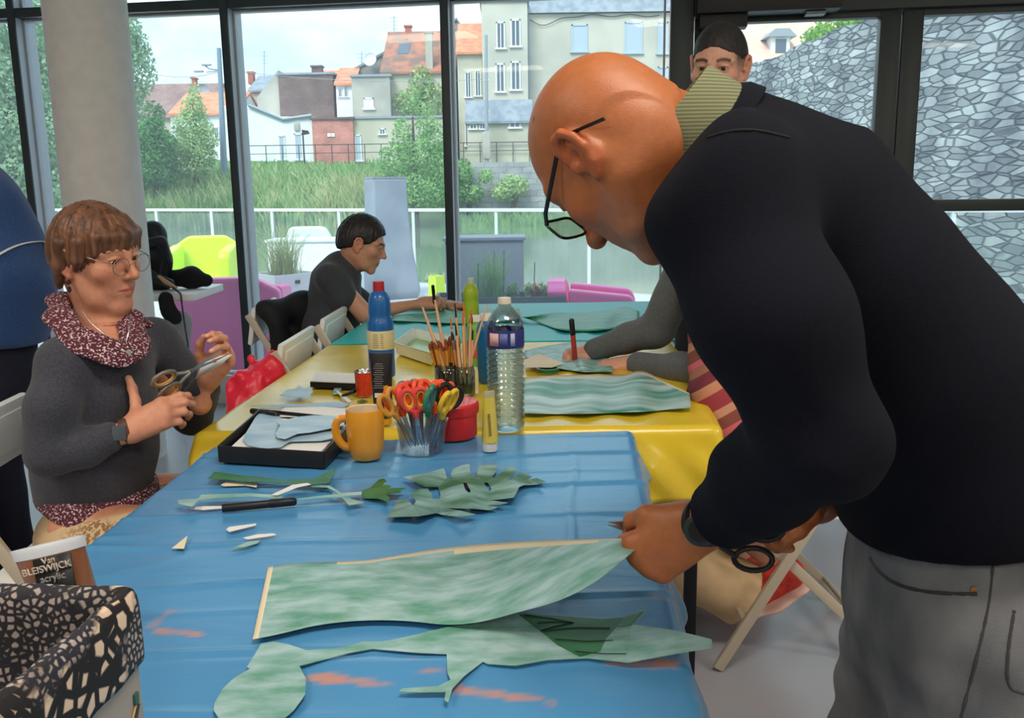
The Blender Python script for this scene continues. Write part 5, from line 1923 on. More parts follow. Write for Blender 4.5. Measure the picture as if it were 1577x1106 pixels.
# water in it
pw = [(0, .004), (.040, .004)]
z = .012
while z < .185:
    pw += [(.0425, z), (.0425, z + .006), (.0395, z + .010), (.0395, z + .012)]
    z += .0152
pw += [(.0425, .190), (0, .190)]
MB().lathe(pw, p, 40).build('water', clear_mat('drinking_water', tint=(238, 247, 248), gloss=.04), t)

M_BLUEPAINT = mat('blue_paint_bottle', (24, 96, 168), .3, coat=.3)
p = stand(589, 584, .038)
t = bottle('paint_bottle', 'tall blue paint bottle with red cap and cream label', p, [(0, 0), (.036, 0), (.0405, .005), (.0405, .16), (.039, .178), (.033, .188), (.0345, .198), (.0345, .222), (.032, .245), (.025, .262), (.018, .268), (0, .268)], M_BLUEPAINT, (.266, .297, .0175), mat('red_cap', (176, 40, 48), .4),
       ((.09, .148, .0410, M_LABELC, 'label'),))
lm = MB()
for q in range(7):
    for s_ in (-.5, .45):
        a = -1.57 + s_ * .5
        lm.box(p + Vector((.0415 * math.cos(a), .0415 * math.sin(a), .138 - q * .0065)), (.016 if s_ < 0 else .008, .0008, .0016), rz=a + math.pi / 2)
lm.build('small_print', mat('brown_small_print', (120, 110, 80), .6), t, smooth=False)
p = stand(726, 500, .03)
bottle('paint_bottle', 'lime green paint bottle with pale cap far down the table', p, [(0, 0), (.032, 0), (.034, .004), (.034, .09), (.03, .105), (.034, .115), (.034, .14), (.022, .165), (.014, .172), (0, .172)], mat('lime_paint', (178, 196, 52), .3), (.171, .196, .0155), mat('pale_green_cap', (206, 214, 184), .4))
p = stand(735, 566, .03)
bottle('paint_bottle', 'green paint bottle with white cap behind the brushes', p, [(0, 0), (.030, 0), (.032, .004), (.032, .13), (.026, .142), (.016, .148), (0, .148)], mat('green_paint', (112, 176, 56), .3), (.147, .165, .024), M_LABELW, ((.03, .085, .0324, mat('red_label', (206, 78, 60), .5), 'label'),))
p = stand(751, 590, .028)
bottle('paint_bottle', 'deep blue paint bottle with white cap behind the water bottle', p, [(0, 0), (.029, 0), (.031, .004), (.031, .15), (.028, .172), (.018, .186), (0, .186)], mat('petrol_paint', (16, 98, 150), .3), (.185, .204, .019), M_LABELW)
p = stand(731, 607, .009)
t = thing('glue_stick', 'small pale paint tube standing beside the brush jar', 'tube', p)
MB().lathe([(0, 0), (.010, 0), (.011, .002), (.011, .012), (0, .012)], p, 18).build('screw_cap', M_LABELW, t)
MB().lathe([(0, .012), (.0115, .012), (.0115, .06), (.009, .075), (0, .075)], p, 18).build('tube_body', M_LABELC, t)

# ---- jars of brushes
M_JARGLASS = clear_mat('jar_glass', tint=(222, 232, 226), gloss=.18, veil=.05)
M_BWOOD = mat('brush_wood', (206, 150, 84), .4, rgb2=(224, 176, 110), vscale=40, stretch=(1, 1, .1))
M_BORANGE = mat('orange_brush_handle', (208, 112, 44), .35)
M_BBLACK = mat('black_brush_end', (32, 40, 38), .4)
M_BPINK = mat('pale_wood_handle', (214, 172, 142), .45)
M_FERR = mat('brush_ferrule', (190, 188, 180), .25, metal=.9)
M_GOLD, M_RUST = mat('gold_ferrule', (216, 150, 66), .35, metal=.4), mat('rust_bristles', (132, 66, 38), .8)
M_HAIR = mat('brush_bristles', (66, 42, 30), .8)
def jar(label, px, py, r, h):
    p = stand(px, py, r)
    t = thing('glass_jar', label, 'jar', p)
    MB().lathe([(0, 0), (r * .95, 0), (r, .004), (r, h * .85), (r * .9, h * .9), (r * .92, h), (r * .87, h), (r * .86, h * .9), (r * .95, h * .84), (r * .95, .007), (0, .006)], p, 32).build('jar_wall', M_JARGLASS, t)
    MB().lathe([(0, .008), (r * .93, .008), (r * .93, h * .4), (0, h * .4)], p, 28).build('rinse_water', clear_mat('murky_water', tint=(160, 170, 140), gloss=.05, veil=.2, veil_rgb=(190, 196, 160)), t)
    return p
def brush(label, a, d, L_, handle_m, end_m, up_bristle=False, r=.0032, gold=False):
    a, d = Vector(a), Vector(d).normalized()
    t = thing('paint_brush', label, 'paint brush', a, 'paint brushes in the jars')
    if up_bristle:
        MB().lathe([(0, 0), (r * .6, 0), (r, L_ * .3), (r * 1.2, L_ * (.55 if gold else .72)), (0, L_ * (.55 if gold else .72))], a, 10, axis=d).build('handle', handle_m, t)
        z0 = L_ * (.54 if gold else .7)
        MB().lathe([(0, z0), (r * 1.3, z0), (r * 1.4, L_ * .86), (0, L_ * .86)], a, 10, axis=d).build('ferrule', M_GOLD if gold else M_FERR, t)
        MB().lathe([(0, L_ * .85), (r * 1.35, L_ * .85), (r * 1.6, L_ * .92), (r * .5, L_), (0, L_)], a, 10, axis=d).build('bristles', M_RUST if gold else M_HAIR, t)
    else:
        MB().lathe([(0, 0), (r * 1.1, L_ * .02), (r * 1.3, L_ * .1), (0, L_ * .1)], a, 10, axis=d).build('bristles', M_HAIR, t)
        MB().lathe([(0, L_ * .09), (r * 1.3, L_ * .09), (r * 1.3, L_ * .24), (0, L_ * .24)], a, 10, axis=d).build('ferrule', M_FERR, t)
        MB().lathe([(0, L_ * .23), (r * 1.3, L_ * .23), (r * 1.45, L_ * .45), (r * .9, L_ * .85), (0, L_ * .85)], a, 10, axis=d).build('handle', handle_m, t)
        MB().lathe([(0, L_ * .84), (r * .95, L_ * .84), (r * .6, L_), (0, L_)], a, 10, axis=d).build('handle_end', end_m, t)
    return t
j1 = jar('glass jar holding a sheaf of short orange-handled brushes', 690, 612, .036, .088)
j2 = jar('glass jar of tall upright brushes behind the red pot', 716, 612, .030, .085)
rr = random.Random(12)
for i in range(32):
    a = rr.uniform(0, 6.28)
    q = rr.uniform(.1, 1)
    b0 = j1 + Vector((math.cos(a) * .016 * q, math.sin(a) * .016 * q, .012))
    d_ = Vector((math.cos(a) * .24 * q - .06, math.sin(a) * .24 * q, 1))
    brush('short black-handled brush with golden ferrule in the left jar', b0, d_, rr.uniform(.128, .152), M_BBLACK, M_BBLACK, True, r=.0036, gold=True)
for i, (dx, L_) in enumerate(((-.32, .25), (-.16, .26))):
    brush(['long pale brush leaning furthest left out of the jar', 'second long pale brush leaning left out of the jar'][i], j1 + Vector((.012, -.006, .012)), (dx, .02, 1), L_, M_BPINK, M_BPINK, r=.0042)
for i in range(9):
    a = i * .7
    b0 = j2 + Vector((math.cos(a) * .013, math.sin(a) * .013, .012))
    brush('tall upright wooden brush in the right jar', b0, (math.cos(a) * .10 - .02, math.sin(a) * .1, 1), rr.uniform(.17, .245), M_BWOOD if i % 2 else M_BPINK, M_BORANGE if i % 3 else M_BBLACK, i % 4 == 1)
brush('long brush leaning right over the deep blue bottle', j2 + Vector((-.01, 0, .012)), (.32, .04, 1), .255, M_BPINK, M_BPINK, r=.003)

# ---- far tray, tape ring and painted sheets
A4 = quad_px((612, 545), (664, 562), (690, 535), (640, 524))
t = thing('food_tray', 'shallow white translucent tray with green paint behind the brushes', 'tray', A4[0])
M_TRAYW = mat('translucent_white_plastic', (234, 240, 234), .4)
c_ = sum(A4, Vector()) / 4
A4b = [c_ + (p_ - c_) * 1.12 + Vector((0, 0, .042)) for p_ in A4]
mb = MB()
mb.add(A4 + A4b, [(0, 1, 2, 3), (0, 1, 5, 4), (1, 2, 6, 5), (2, 3, 7, 6), (3, 0, 4, 7)])
mb.build('tray', M_TRAYW, t, solid=.002, smooth=False)
mb = MB()
mb.tube(A4b, .003, 6, closed=True)
mb.build('rim', M_TRAYW, t)
MB().prism([(p_.x, p_.y) for p_ in inset(A4, .96, 0)], .006, Matrix.Translation((0, 0, TOP + .003))).build('paint', mat('wet_green_paint', (120, 170, 60), .2), t, smooth=False)
p = stand(844, 575, .028)
t = tag(MB().lathe([(.031, 0), (.036, .0), (.036, .012), (.031, .012), (.031, 0)], p, 36).build('tape_ring', mat('dark_green_tape', (30, 100, 66), .3)), 'dark green tape ring lying between the two painted sheets', 'tape')

def lift_edge(a): return lambda u, v: .004 + a * (math.sin(u * 9 + v * 3) * .5 + .5) * (1 - v) + .004 * math.sin(u * 21)
ruled_sheet('painted_sheet', 'pale green painted sheet with painted white sheen at the right of the yellow cloth', [(806, 582), (860, 578), (920, 577), (965, 578), (987, 568), (1020, 586), (1062, 606)], [(800, 636), (850, 638), (920, 637), (960, 635), (1000, 634), (1035, 630), (1064, 628)], watercolour('white_sheen_green_wash', (76, 144, 124), (184, 212, 212), (.38, .62), 5, stretch=(.6, 3, 1)), lift_edge(.012), nu=44, nv=14, border=lambda i, j, nu, nv: j == 0)  # white sheen is put into the sheet's colour as pale streaks
ruled_sheet('painted_sheet', 'green painted sheet the woman in grey is drawing on', [(808, 540), (850, 531), (890, 526), (930, 528)], [(806, 548), (850, 566), (900, 574), (945, 572)], M_PAINT, lift_edge(.006), nu=30, nv=10)
ruled_sheet('painted_sheet', 'green painted sheet with wavy edge at the far right of the turquoise cloth', [(806, 489), (850, 481), (905, 482), (940, 478), (960, 470), (985, 480)], [(800, 487), (830, 497), (862, 509), (900, 511), (935, 508), (985, 498)], watercolour('sea_green_wash', (46, 142, 104), (88, 168, 138)), lift_edge(.018), nu=34, nv=10)
ruled_sheet('painted_sheet', 'green painted sheet in front of the seated boy', [(604, 486), (650, 482), (700, 476), (745, 474), (800, 474)], [(600, 494), (650, 496), (700, 499), (745, 499), (800, 492)], watercolour('far_green_wash', (40, 146, 110), (92, 178, 150)), lift_edge(.01), nu=34, nv=10)
paper('cream_offcut', 'cream folded offcut lying beside the tape ring', [(806, 555), (830, 545), (868, 560), (850, 566), (812, 566)], M_CREAMP, z=TOP + .006, zf=lambda x, y: .006)

# ---- patterned box and big acrylic tube in the near left corner
def snake_material():
    m, nt, b = _principled('snakeskin_fabric')
    N, L = nt.nodes, nt.links
    tc = N.new('ShaderNodeTexCoord')
    v1 = N.new('ShaderNodeTexVoronoi')
    v1.inputs['Scale'].default_value = 52
    v2 = N.new('ShaderNodeTexVoronoi')
    v2.inputs['Scale'].default_value = 130
    v1.feature = v2.feature = 'DISTANCE_TO_EDGE'
    v2.inputs['Randomness'].default_value = .75
    nz = N.new('ShaderNodeTexNoise')
    nz.inputs['Scale'].default_value = 9
    for q in (v1, v2, nz): L.new(tc.outputs['Object'], q.inputs['Vector'])
    r1, r2, r3, r4 = [N.new('ShaderNodeValToRGB') for _ in range(4)]
    r1.color_ramp.elements[0].position, r1.color_ramp.elements[1].position = .15, .22
    r1.color_ramp.elements[0].color, r1.color_ramp.elements[1].color = lin((20, 17, 18)), lin((214, 190, 164))
    r2.color_ramp.elements[0].position, r2.color_ramp.elements[1].position = .14, .26
    r2.color_ramp.elements[0].color, r2.color_ramp.elements[1].color = lin((34, 34, 44)), lin((170, 158, 152))
    r3.color_ramp.elements[0].position, r3.color_ramp.elements[1].position = .48, .53
    r4.color_ramp.elements[0].color, r4.color_ramp.elements[1].color = (0, 0, 0, 1), (1, 1, 1, 1)
    L.new(v1.outputs['Distance'], r1.inputs['Fac'])
    L.new(v2.outputs['Distance'], r2.inputs['Fac'])
    L.new(nz.outputs['Fac'], r3.inputs['Fac'])
    mx = N.new('ShaderNodeMix')
    mx.data_type = 'RGBA'
    L.new(r3.outputs['Color'], mx.inputs['Factor'])
    L.new(r1.outputs['Color'], mx.inputs['A'])
    L.new(r2.outputs['Color'], mx.inputs['B'])
    L.new(mx.outputs['Result'], b.inputs['Base Color'])
    b.inputs['Roughness'].default_value = .75
    return m
M_SNAKE = snake_material()
M_BOXSIDE = mat('grey_beige_card', (168, 158, 148), .7)
BZ = .95
c0 = atz(198, 911, BZ)                       # right corner of the rim
c1 = atz(22, 1062, BZ)                       # towards the near left along the rim
e1 = (c1 - c0).normalized()
c3 = atz(0, 906, BZ)
e3 = (c3 - c0).normalized()
e3 = (e3 - e1 * e3.dot(e1) * .6).normalized()
la, lb_ = .34, .30
R0, R1, R2, R3 = c0, c0 + e1 * la, c0 + e1 * la + e3 * lb_, c0 + e3 * lb_
t = thing('fabric_box', 'open card box lined with black and white snakeskin fabric in the near left corner', 'box', (R0.x, R0.y, TOP))
dn = Vector((0, 0, -(BZ - TOP - .003)))
for a, c in ((R0, R1), (R1, R2), (R2, R3), (R3, R0)):
    mid = (a + c) / 2
    MB().bar(a + dn / 2, c + dn / 2, .006, -dn.z, bev=.001).build('side', M_BOXSIDE, t)
cc_ = (R0 + R2) / 2
MB().prism([(p_.x, p_.y) for p_ in (R0, R1, R2, R3)], .004, Matrix.Translation((0, 0, TOP))).build('bottom', M_BOXSIDE, t, smooth=False)
mb = MB()
rows = [(-.010, -.075), (-.010, -.03), (-.009, -.006), (-.004, .004), (.004, .004), (.010, -.004), (.011, -.03), (.014, -.09), (.03, -.17), (.09, -.185)]
vs, fs = [], []
NS = 16
per = []
for a, c in ((R0, R1), (R1, R2), (R2, R3), (R3, R0)):
    for i in range(NS):
        per.append(a.lerp(c, i / NS))
n_ = len(per)
for j, (inn, dz) in enumerate(rows):
    for i, p_ in enumerate(per):
        dirc = (cc_ - p_)
        dirc.z = 0
        k_ = inn * 1.35 / max(dirc.length, .01)
        wob = .0035 * math.sin(i * 1.9 + j * .8) + .002 * math.sin(i * 4.1 + j)
        vs.append(p_ + dirc * k_ + Vector((0, 0, dz + (wob if j not in (3, 4) else wob * .4))) + dirc.normalized() * (wob if j > 4 else 0))
for j in range(len(rows) - 1):
    for i in range(n_):
        fs.append((j * n_ + i, j * n_ + (i + 1) % n_, (j + 1) * n_ + (i + 1) % n_, (j + 1) * n_ + i))
fs.append(tuple((len(rows) - 1) * n_ + i for i in range(n_)))
mb.add(vs, fs).build('fabric_lining', M_SNAKE, t, solid=.0015, sub=1)
# printed motif on the visible side: a dark curl with a green stone
nrm = Vector((e1.y, -e1.x, 0))
if nrm.y > 0: nrm = -nrm
def on_side(u, dz): return R0 + e1 * u + nrm * .0045 + Vector((0, 0, dz))
mb = MB()
mb.tube([on_side(.012, -.112), on_side(.03, -.135), on_side(.06, -.142), on_side(.085, -.15), on_side(.10, -.17)], [.003, .005, .009, .008, .004], 8, flat=.35)
mb.build('printed_curl', M_BLACK, t)
mb = MB()
mb.tube([on_side(.012, -.109), on_side(.03, -.130), on_side(.06, -.133), on_side(.088, -.142), on_side(.104, -.165)], .0012, 6)
mb.build('printed_line', mat('gold_print', (190, 160, 100), .5), t)
MB().box(on_side(.013, -.106), (.008, .003, .012), bev=.002, rz=math.atan2(e1.y, e1.x)).build('printed_stone', mat('green_stone', (52, 96, 84), .3), t)

tb = atz(72, 985, TOP)
bt = Vector((aty(72, 900, 1.13).x, 1.13, TOP))
t = thing('acrylic_tube', 'big brown acrylic paint tube with white crimped end behind the fabric box', 'paint tube', bt)
topL, topR = aty(16, 850, 1.13), aty(128, 824, 1.13)
axx = (topR - topL).normalized()
upv = Vector((-axx.z, 0, axx.x))
ctr = (topL + topR) / 2
wt = (topR - topL).length
hgt = (ctr.z - TOP) / upv.z
def at_(u, h_, o_): return ctr - upv * (hgt - h_) + axx * u + Vector((0, -1, 0)) * o_
M_ACR = mat('brown_acrylic_tube', (92, 56, 40), .3, rgb2=(146, 92, 62), vscale=14, stretch=(1, 1, .2), trans=.1)
def tskin(h0, h1, k_, m_, nm, par, n=28):
    vs, fs = [], []
    for i in range(8):
        h_ = h0 + (h1 - h0) * i / 7
        f = h_ / hgt
        a_ = (wt / 2) * (.78 + .20 * f) * k_
        b2 = (.03 * (1 - f) ** .7 + .0025) * k_
        for q in range(n):
            an = 2 * math.pi * q / n
            vs.append(at_(a_ * math.cos(an), h_, b2 * math.sin(an)))
    for i in range(7):
        for q in range(n):
            fs.append((i * n + q, i * n + (q + 1) % n, (i + 1) * n + (q + 1) % n, (i + 1) * n + q))
    fs.append(tuple(range(n)))
    fs.append(tuple(7 * n + q for q in range(n)))
    return MB().add(vs, fs).build(nm, m_, par)
tskin(.0, hgt * .885, 1, M_ACR, 'tube_body', t)
tskin(hgt * .875, hgt, 1.05, mat('milky_plastic', (222, 228, 236), .35, trans=.2), 'crimp', t)
R = Matrix(((axx.x, upv.x, 0, 0), (axx.y, upv.y, -1, 0), (axx.z, upv.z, 0, 0), (0, 0, 0, 1)))
def place_text(u, h_, o_):
    Mx = R.copy()
    Mx.translation = at_(u, h_, o_)
    return Mx
bk = MB()
bk.add([at_(-.022, .02, .0295), at_(.030, .02, .0295), at_(.034, hgt * .87, .0125), at_(-.018, hgt * .87, .0125)], [(0, 1, 2, 3)])
bk.build('black_label', M_BLACK, t, solid=.0015)
M_PRINT = mat('cream_print', (226, 206, 182), .5)
text_mesh('brand_small_word', 'Van', .012, place_text(.004, hgt * .835, .0155), M_PRINT, t)
text_mesh('brand_word', 'BLEISWIJCK', .0132, place_text(.0, hgt * .755, .0185), M_PRINT, t)
text_mesh('type_word', 'acrylic', .0135, place_text(.006, hgt * .645, .0222), mat('grey_cream_print', (170, 160, 150), .5), t)
# ================================================================== people
def V3(*a): return np.array(a, float)
def unit(v):
    v = np.array(v, float)
    return v / np.linalg.norm(v)
def A(px, py, y): return np.array(aty(px, py, y))

class Frame:
    """A head's own axes: L to its left, F where it faces, U to its crown."""
    def __init__(self, c, F, U, s=1.0):
        self.c, self.s = np.array(c, float), s
        self.F = unit(F)
        U = np.array(U, float)
        self.U = unit(U - self.F * (U @ self.F))
        self.L = np.cross(self.U, self.F)
        self.R = np.stack([self.L, self.F, self.U], 1)
    def p(self, x, y, z): return self.c + self.R @ (np.array([x, y, z]) * self.s)
    def loc(self, V): return ((V - self.c) @ self.R) / self.s
    def rot(self, ax, deg):
        """The head's axes turned about one of its own axes, for tilted ellipsoids."""
        M = np.array(Matrix.Rotation(math.radians(deg), 3, ax))
        return self.R @ M

def head(B, f, eye_open=.0042, nose=1.0, jaw=1.0, ears=True, brow=1.0, cheek=1.0, lip=1.0, neck=None, neck_r=(.056, .06), skull=(-.012, .098, -.045), nf=(-.028, -.050), nk=.055, sock=1.0):
    s, p, R = f.s, f.p, f.R
    B.ball(p(0, skull[0], .036), np.array([.0755, skull[1], .084]) * s, .0, rot=R)
    B.ball(p(0, skull[2], .015), np.array([.068, .060, .072]) * s, .03, rot=R)
    B.ball(p(0, .032, -.028), np.array([.062, .060, .088]) * s, .03, rot=R)
    for q in (-1, 1):
        B.limb([p(.050 * q * jaw, -.002, -.052), p(.040 * q * jaw, .038, -.088), p(.014 * q, .070, -.106)], [.020 * s, .018 * s, .015 * s], .03)
        B.ball(p(.042 * q, .060, -.020), np.array([.024, .022, .020]) * s * cheek, .025, rot=R)
        B.limb([p(.052 * q, .070, .027), p(.014 * q, .090, .025)], [.009 * s, .0095 * s * brow], .02)
    B.ball(p(0, .074, -.108), np.array([.021, .015, .014]) * s, .02, rot=R)
    B.ball(p(0, .076, -.062), np.array([.030, .018, .030]) * s, .025, rot=R)
    for q in (-1, 1):
        B.ball(p(.033 * q, .096 + .008 * (1 - sock), .005), np.array([.018, .014, .013]) * s, .016, 'sub', rot=R)
    B.limb([p(0, .090, .020), p(0, .102, -.004), p(0, .110 + .006 * nose, -.026)], [.0085 * s, .0085 * s, .0125 * s * nose], .014)
    for q in (-1, 1):
        B.ball(p(.0125 * q * nose, .101, -.031), np.array([.0085, .0105, .0085]) * s * nose, .008, rot=R)
    for q in (-1, 1):
        B.ball(p(.0068 * q, .107, -.041), np.array([.0042, .0055, .004]) * s, .004, 'sub', rot=R)
        B.ball(p(.032 * q, .0755, .006), .0150 * s, .006)
        if eye_open > 0:
            B.ball(p(.032 * q, .092, .0055), np.array([.0138, .012, eye_open]) * s, .002, 'sub', rot=R)
        B.limb([p(.019 * q, .089, .013), p(.032 * q, .0925, .0155), p(.046 * q, .083, .011)], [.003 * s] * 3, .005)
    if lip > 0:
        B.limb([p(-.024, .084, -.066), p(-.008, .0945, -.0605), p(0, .0945, -.062), p(.008, .0945, -.0605), p(.024, .084, -.066)], [.003 * s, .0055 * s * lip, .005 * s, .0055 * s * lip, .003 * s], .006)
        B.limb([p(-.022, .084, -.070), p(0, .0925, -.0735), p(.022, .084, -.070)], [.003 * s, .0068 * s * lip, .003 * s], .006)
        B.limb([p(-.025, .089, -.0672), p(0, .101, -.0668), p(.025, .089, -.0672)], [.0012 * s, .0018 * s, .0012 * s], .003, 'sub')
    if ears:
        for q in (-1, 1):
            B.ball(p(.078 * q, -.010, -.004), np.array([.0065, .019, .030]) * s, .008, rot=R)
            ep = [(.078, .010, .008), (.082, .006, .022), (.086, -.006, .030), (.089, -.019, .024), (.090, -.025, .008), (.087, -.023, -.010), (.083, -.013, -.025), (.079, -.002, -.034)]
            B.limb([p(x * q, y, z) for x, y, z in ep], [.0045 * s, .0052 * s, .0055 * s, .0055 * s, .0052 * s, .005 * s, .0055 * s, .0065 * s], .006)
            B.limb([p(.083 * q, -.012, .014), p(.085 * q, -.016, 0), p(.081 * q, -.008, -.017)], [.004 * s] * 3, .004)
            B.ball(p(.088 * q, -.002, -.004), np.array([.010, .008, .011]) * s, .004, 'sub', rot=R)
            B.ball(p(.079 * q, .011, -.006), np.array([.005, .005, .008]) * s, .004, rot=R)
    if neck is not None:
        n0 = p(0, *nf)
        B.limb([n0, np.array(neck)], [neck_r[0] * s, neck_r[1] * s], nk)

def head_colour(V, f, base, lip=(176, 96, 88), brow=None, flush=.25, stub=None, brow_w=.006, ear_red=.35):
    q = f.loc(V)
    x, y, z = q[:, 0], q[:, 1], q[:, 2]
    c = np.tile(np.array(lin(base)[:3]), (len(V), 1))
    def mixin(mask, rgb):
        nonlocal c
        mask = np.clip(mask, 0, 1)[:, None]
        c = c * (1 - mask) + np.array(lin(rgb)[:3]) * mask
    red = (min(255, base[0] + 6), int(base[1] * .78), int(base[2] * .74))
    g = lambda cx, cy, cz, r: np.exp(-(((np.abs(x) - cx) ** 2 + (y - cy) ** 2 + (z - cz) ** 2) / r ** 2))
    mixin(flush * 1.6 * (g(.044, .066, -.028, .026) + g(0, .118, -.028, .018)), red)
    mixin(ear_red * ((np.abs(x) > .0775) & (z > -.05)), red)
    if stub: mixin(.35 * (z < -.045) * (y > .01) * (z > -.13) * (1 - g(0, .092, -.066, .024)), stub)
    if lip: mixin(.8 * np.clip(1.4 - ((z + .067) / (.0115 * np.clip(1 - (x / .027) ** 2, .05, 1))) ** 2 * 1.4, 0, 1) * (np.abs(x) < .026) * (y > .075), lip)
    if brow:
        zb = .0275 + .004 * np.sin(np.clip((np.abs(x) - .012) / .036, 0, 1) * 3.0)
        mixin(.9 * np.clip(1.5 - (np.abs(z - zb) / brow_w) ** 2 * 1.5, 0, 1) * (np.abs(x) > .012) * (np.abs(x) < .052) * (y > .055), brow)
    mixin(.35 * (g(.032, .09, .006, .015) > .35) * (np.abs(z - .0055) < .006), (90, 50, 42))
    return c

EYE_W, EYE_I, EYE_P = mat('eye_white', (226, 220, 212), .2), mat('brown_iris', (70, 46, 32), .15), mat('pupil', (10, 10, 10), .1)
def eyes(f, parent, down=.0, side=.0):
    for q in (-1, 1):
        c = f.p(.032 * q, .0772, .0058)
        d = unit(f.F + f.L * side - f.U * down)
        r = .0125 * f.s
        mb = MB()
        n = 14
        rows = [(r * math.sin(math.pi * i / n), -r * math.cos(math.pi * i / n)) for i in range(n + 1)]
        rows[0], rows[-1] = (0, -r), (0, r)
        mb.lathe(rows, c, 20, axis=d)
        zz = [sum((Vector(mb.v[i]) - Vector(c)).dot(Vector(d)) for i in fc) / len(fc) / r for fc in mb.f]
        mb.mi = [2 if t > .965 else 1 if t > .84 else 0 for t in zz]
        mb.build('eye', [EYE_W, EYE_I, EYE_P], parent)

FL_ = [(.046, .027, .022), (.050, .031, .023), (.046, .029, .023), (.036, .021, .020)]
MCP = [(.091, .027), (.095, .009), (.090, -.0095), (.081, -.0265)]
def hand(B, wrist, a, n, w0, curls, S=1.0, thumb=((.55, .75, -.3), (.85, .5, -.2), (.95, .2, -.2)), splay=.06, fore=None, fore_r=.03, grip_r=1.0):
    """Palm, four separate bent fingers and a thumb. a: wrist to knuckles, n: back of the hand, w0: roughly the thumb's side."""
    wrist, a = np.array(wrist, float), unit(a)
    n = np.array(n, float)
    n = unit(n - a * (n @ a))
    w = np.cross(a, n)
    if w @ np.array(w0, float) < 0: w = -w
    m = [wrist + S * (a * al + w * wl - n * (.004 if i in (0, 3) else 0)) for i, (al, wl) in enumerate(MCP)]
    if fore is not None:
        B.limb([np.array(fore, float), wrist - a * .005], [fore_r, .0245 * S], .01, sq=(n, .82))
    for i in range(4):
        r0 = wrist + S * (a * .006 + w * (MCP[i][1] * .55))
        B.limb([r0, m[i]], [.0165 * S, .0118 * S], .022 if i else .012)
        B.ball(m[i] + n * .0025 * S, .0118 * S, .006)
    B.ball(wrist + S * (a * .052 - n * .006), np.array([.036, .030, .013]) * S, .02, rot=np.stack([a, w, n], 1))
    nails = []
    for i in range(4):
        cs = curls[i] if isinstance(curls[0], (list, tuple)) else curls
        ang, pnt = 0.0, m[i]
        sp = splay * (1.5 - i)
        rad = np.array([.0100, .0090, .0083, .0070]) * S * (.9 if i == 3 else 1) * grip_r
        pts = [pnt]
        for j in range(3):
            ang += math.radians(cs[j])
            d = unit((a * math.cos(sp) + w * math.sin(sp)) * math.cos(ang) - n * math.sin(ang))
            pnt = pnt + d * FL_[i][j] * S * (.9 if j == 2 else 1)
            pts.append(pnt)
        B.limb(pts, list(rad), .009)
        dn = n * math.cos(ang) + a * math.sin(ang)
        nails.append((pts[-1] - d * .001 + dn * rad[3] * .9, .0062 * S))
    pnt = wrist + S * (a * .020 + w * .022 - n * .008)
    pts, ln = [pnt], (.043, .034, .028)
    for j in range(3):
        t = thumb[j]
        d = unit(a * t[0] + w * t[1] + n * t[2])
        pnt = pnt + d * ln[j] * S
        pts.append(pnt)
    B.limb(pts, [.0165 * S, .0118 * S, .0108 * S, .0085 * S], .016)
    nails.append((pts[-1] + unit(n + w * .5) * .008 * S, .007 * S))
    return dict(m=m, nails=nails, a=a, n=n, w=w, thumb=pts[-1])

def hand_colour(V, H, base):
    c = np.tile(np.array(lin(base)[:3]), (len(V), 1))
    red = np.array(lin((base[0], int(base[1] * .84), int(base[2] * .82)))[:3])
    for k_ in H['m']:
        g = np.exp(-((V - k_) ** 2).sum(1) / .012 ** 2)[:, None] * .5
        c = c * (1 - g) + red * g
    for t, r in H['nails']:
        g = np.clip(1.6 - ((V - t) ** 2).sum(1) / (r * r) * 1.4, 0, 1)[:, None] * .6
        c = c * (1 - g) + np.array(lin((min(255, base[0] + 26), min(255, base[1] + 40), min(255, base[2] + 44)))[:3]) * g
    return c

def glasses(f, parent, m, w=.026, h=.019, r=.0016, rect=False, temple_r=None, y0=.108, lens=True, zc=.004, xc=.034, tail=-.04):
    R = f.rot('X', 0)
    fr = MB()
    gl = MB()
    for q in (-1, 1):
        pts = []
        for i in range(28):
            a = 2 * math.pi * i / 28
            ca, sa = math.cos(a), math.sin(a)
            if rect:
                ex = .45
                ca, sa = math.copysign(abs(ca) ** ex, ca), math.copysign(abs(sa) ** ex, sa)
            pts.append(f.p(xc * q + w * ca, y0 - .25 * abs(w * ca * q + 0) * 0 - .10 * max(0, (xc + w * ca * q) - .03), zc + h * sa))
        fr.tube(pts, r * f.s, 8, closed=True)
        c = f.p(xc * q, y0 - .001, zc)
        gl.add([c] + pts, [(0, i + 1, (i + 1) % 28 + 1) for i in range(28)])
    fr.tube([f.p(-xc + w, y0, zc + .004), f.p(0, y0 + .004, zc + .008), f.p(xc - w, y0, zc + .004)], r * f.s, 8)
    o = fr.build('glasses', m, parent)
    for q in (-1, 1):
        tm = MB()
        tm.tube([f.p((xc + w) * q, y0 - .004, zc + h * .6), f.p(.070 * q, y0 - .022, zc + .013), f.p(.0800 * q, .012, .024), f.p(.0815 * q, -.012, .026), f.p(.0805 * q, tail, .004 if tail > -.045 else -.016)], (temple_r or r) * f.s, 8, flat=.5 if rect else None)
        tm.build('temple', m, o)
    if lens:
        gl.build('lens', clear_mat('lens', gloss=.12), o)
    return o

def skin_mat(name, **k): return attr_mat(name, rough=.46, sss=.12, spec=.45, var=.07, vscale=90, bump=.12, bscale=420, **k)
def cloth_mat(name, rgb, **k):
    d = dict(rough=.9, var=.12, vscale=160, bump=.25, bscale=700, sheen=.15)
    d.update(k)
    return mat(name, rgb, **d)

def cmesh(name, B, vox, m, parent, relax=2, col=None):
    V, F = B.mesh(vox)
    return np_mesh(name, V, F, m, parent, col=col, relax=relax)

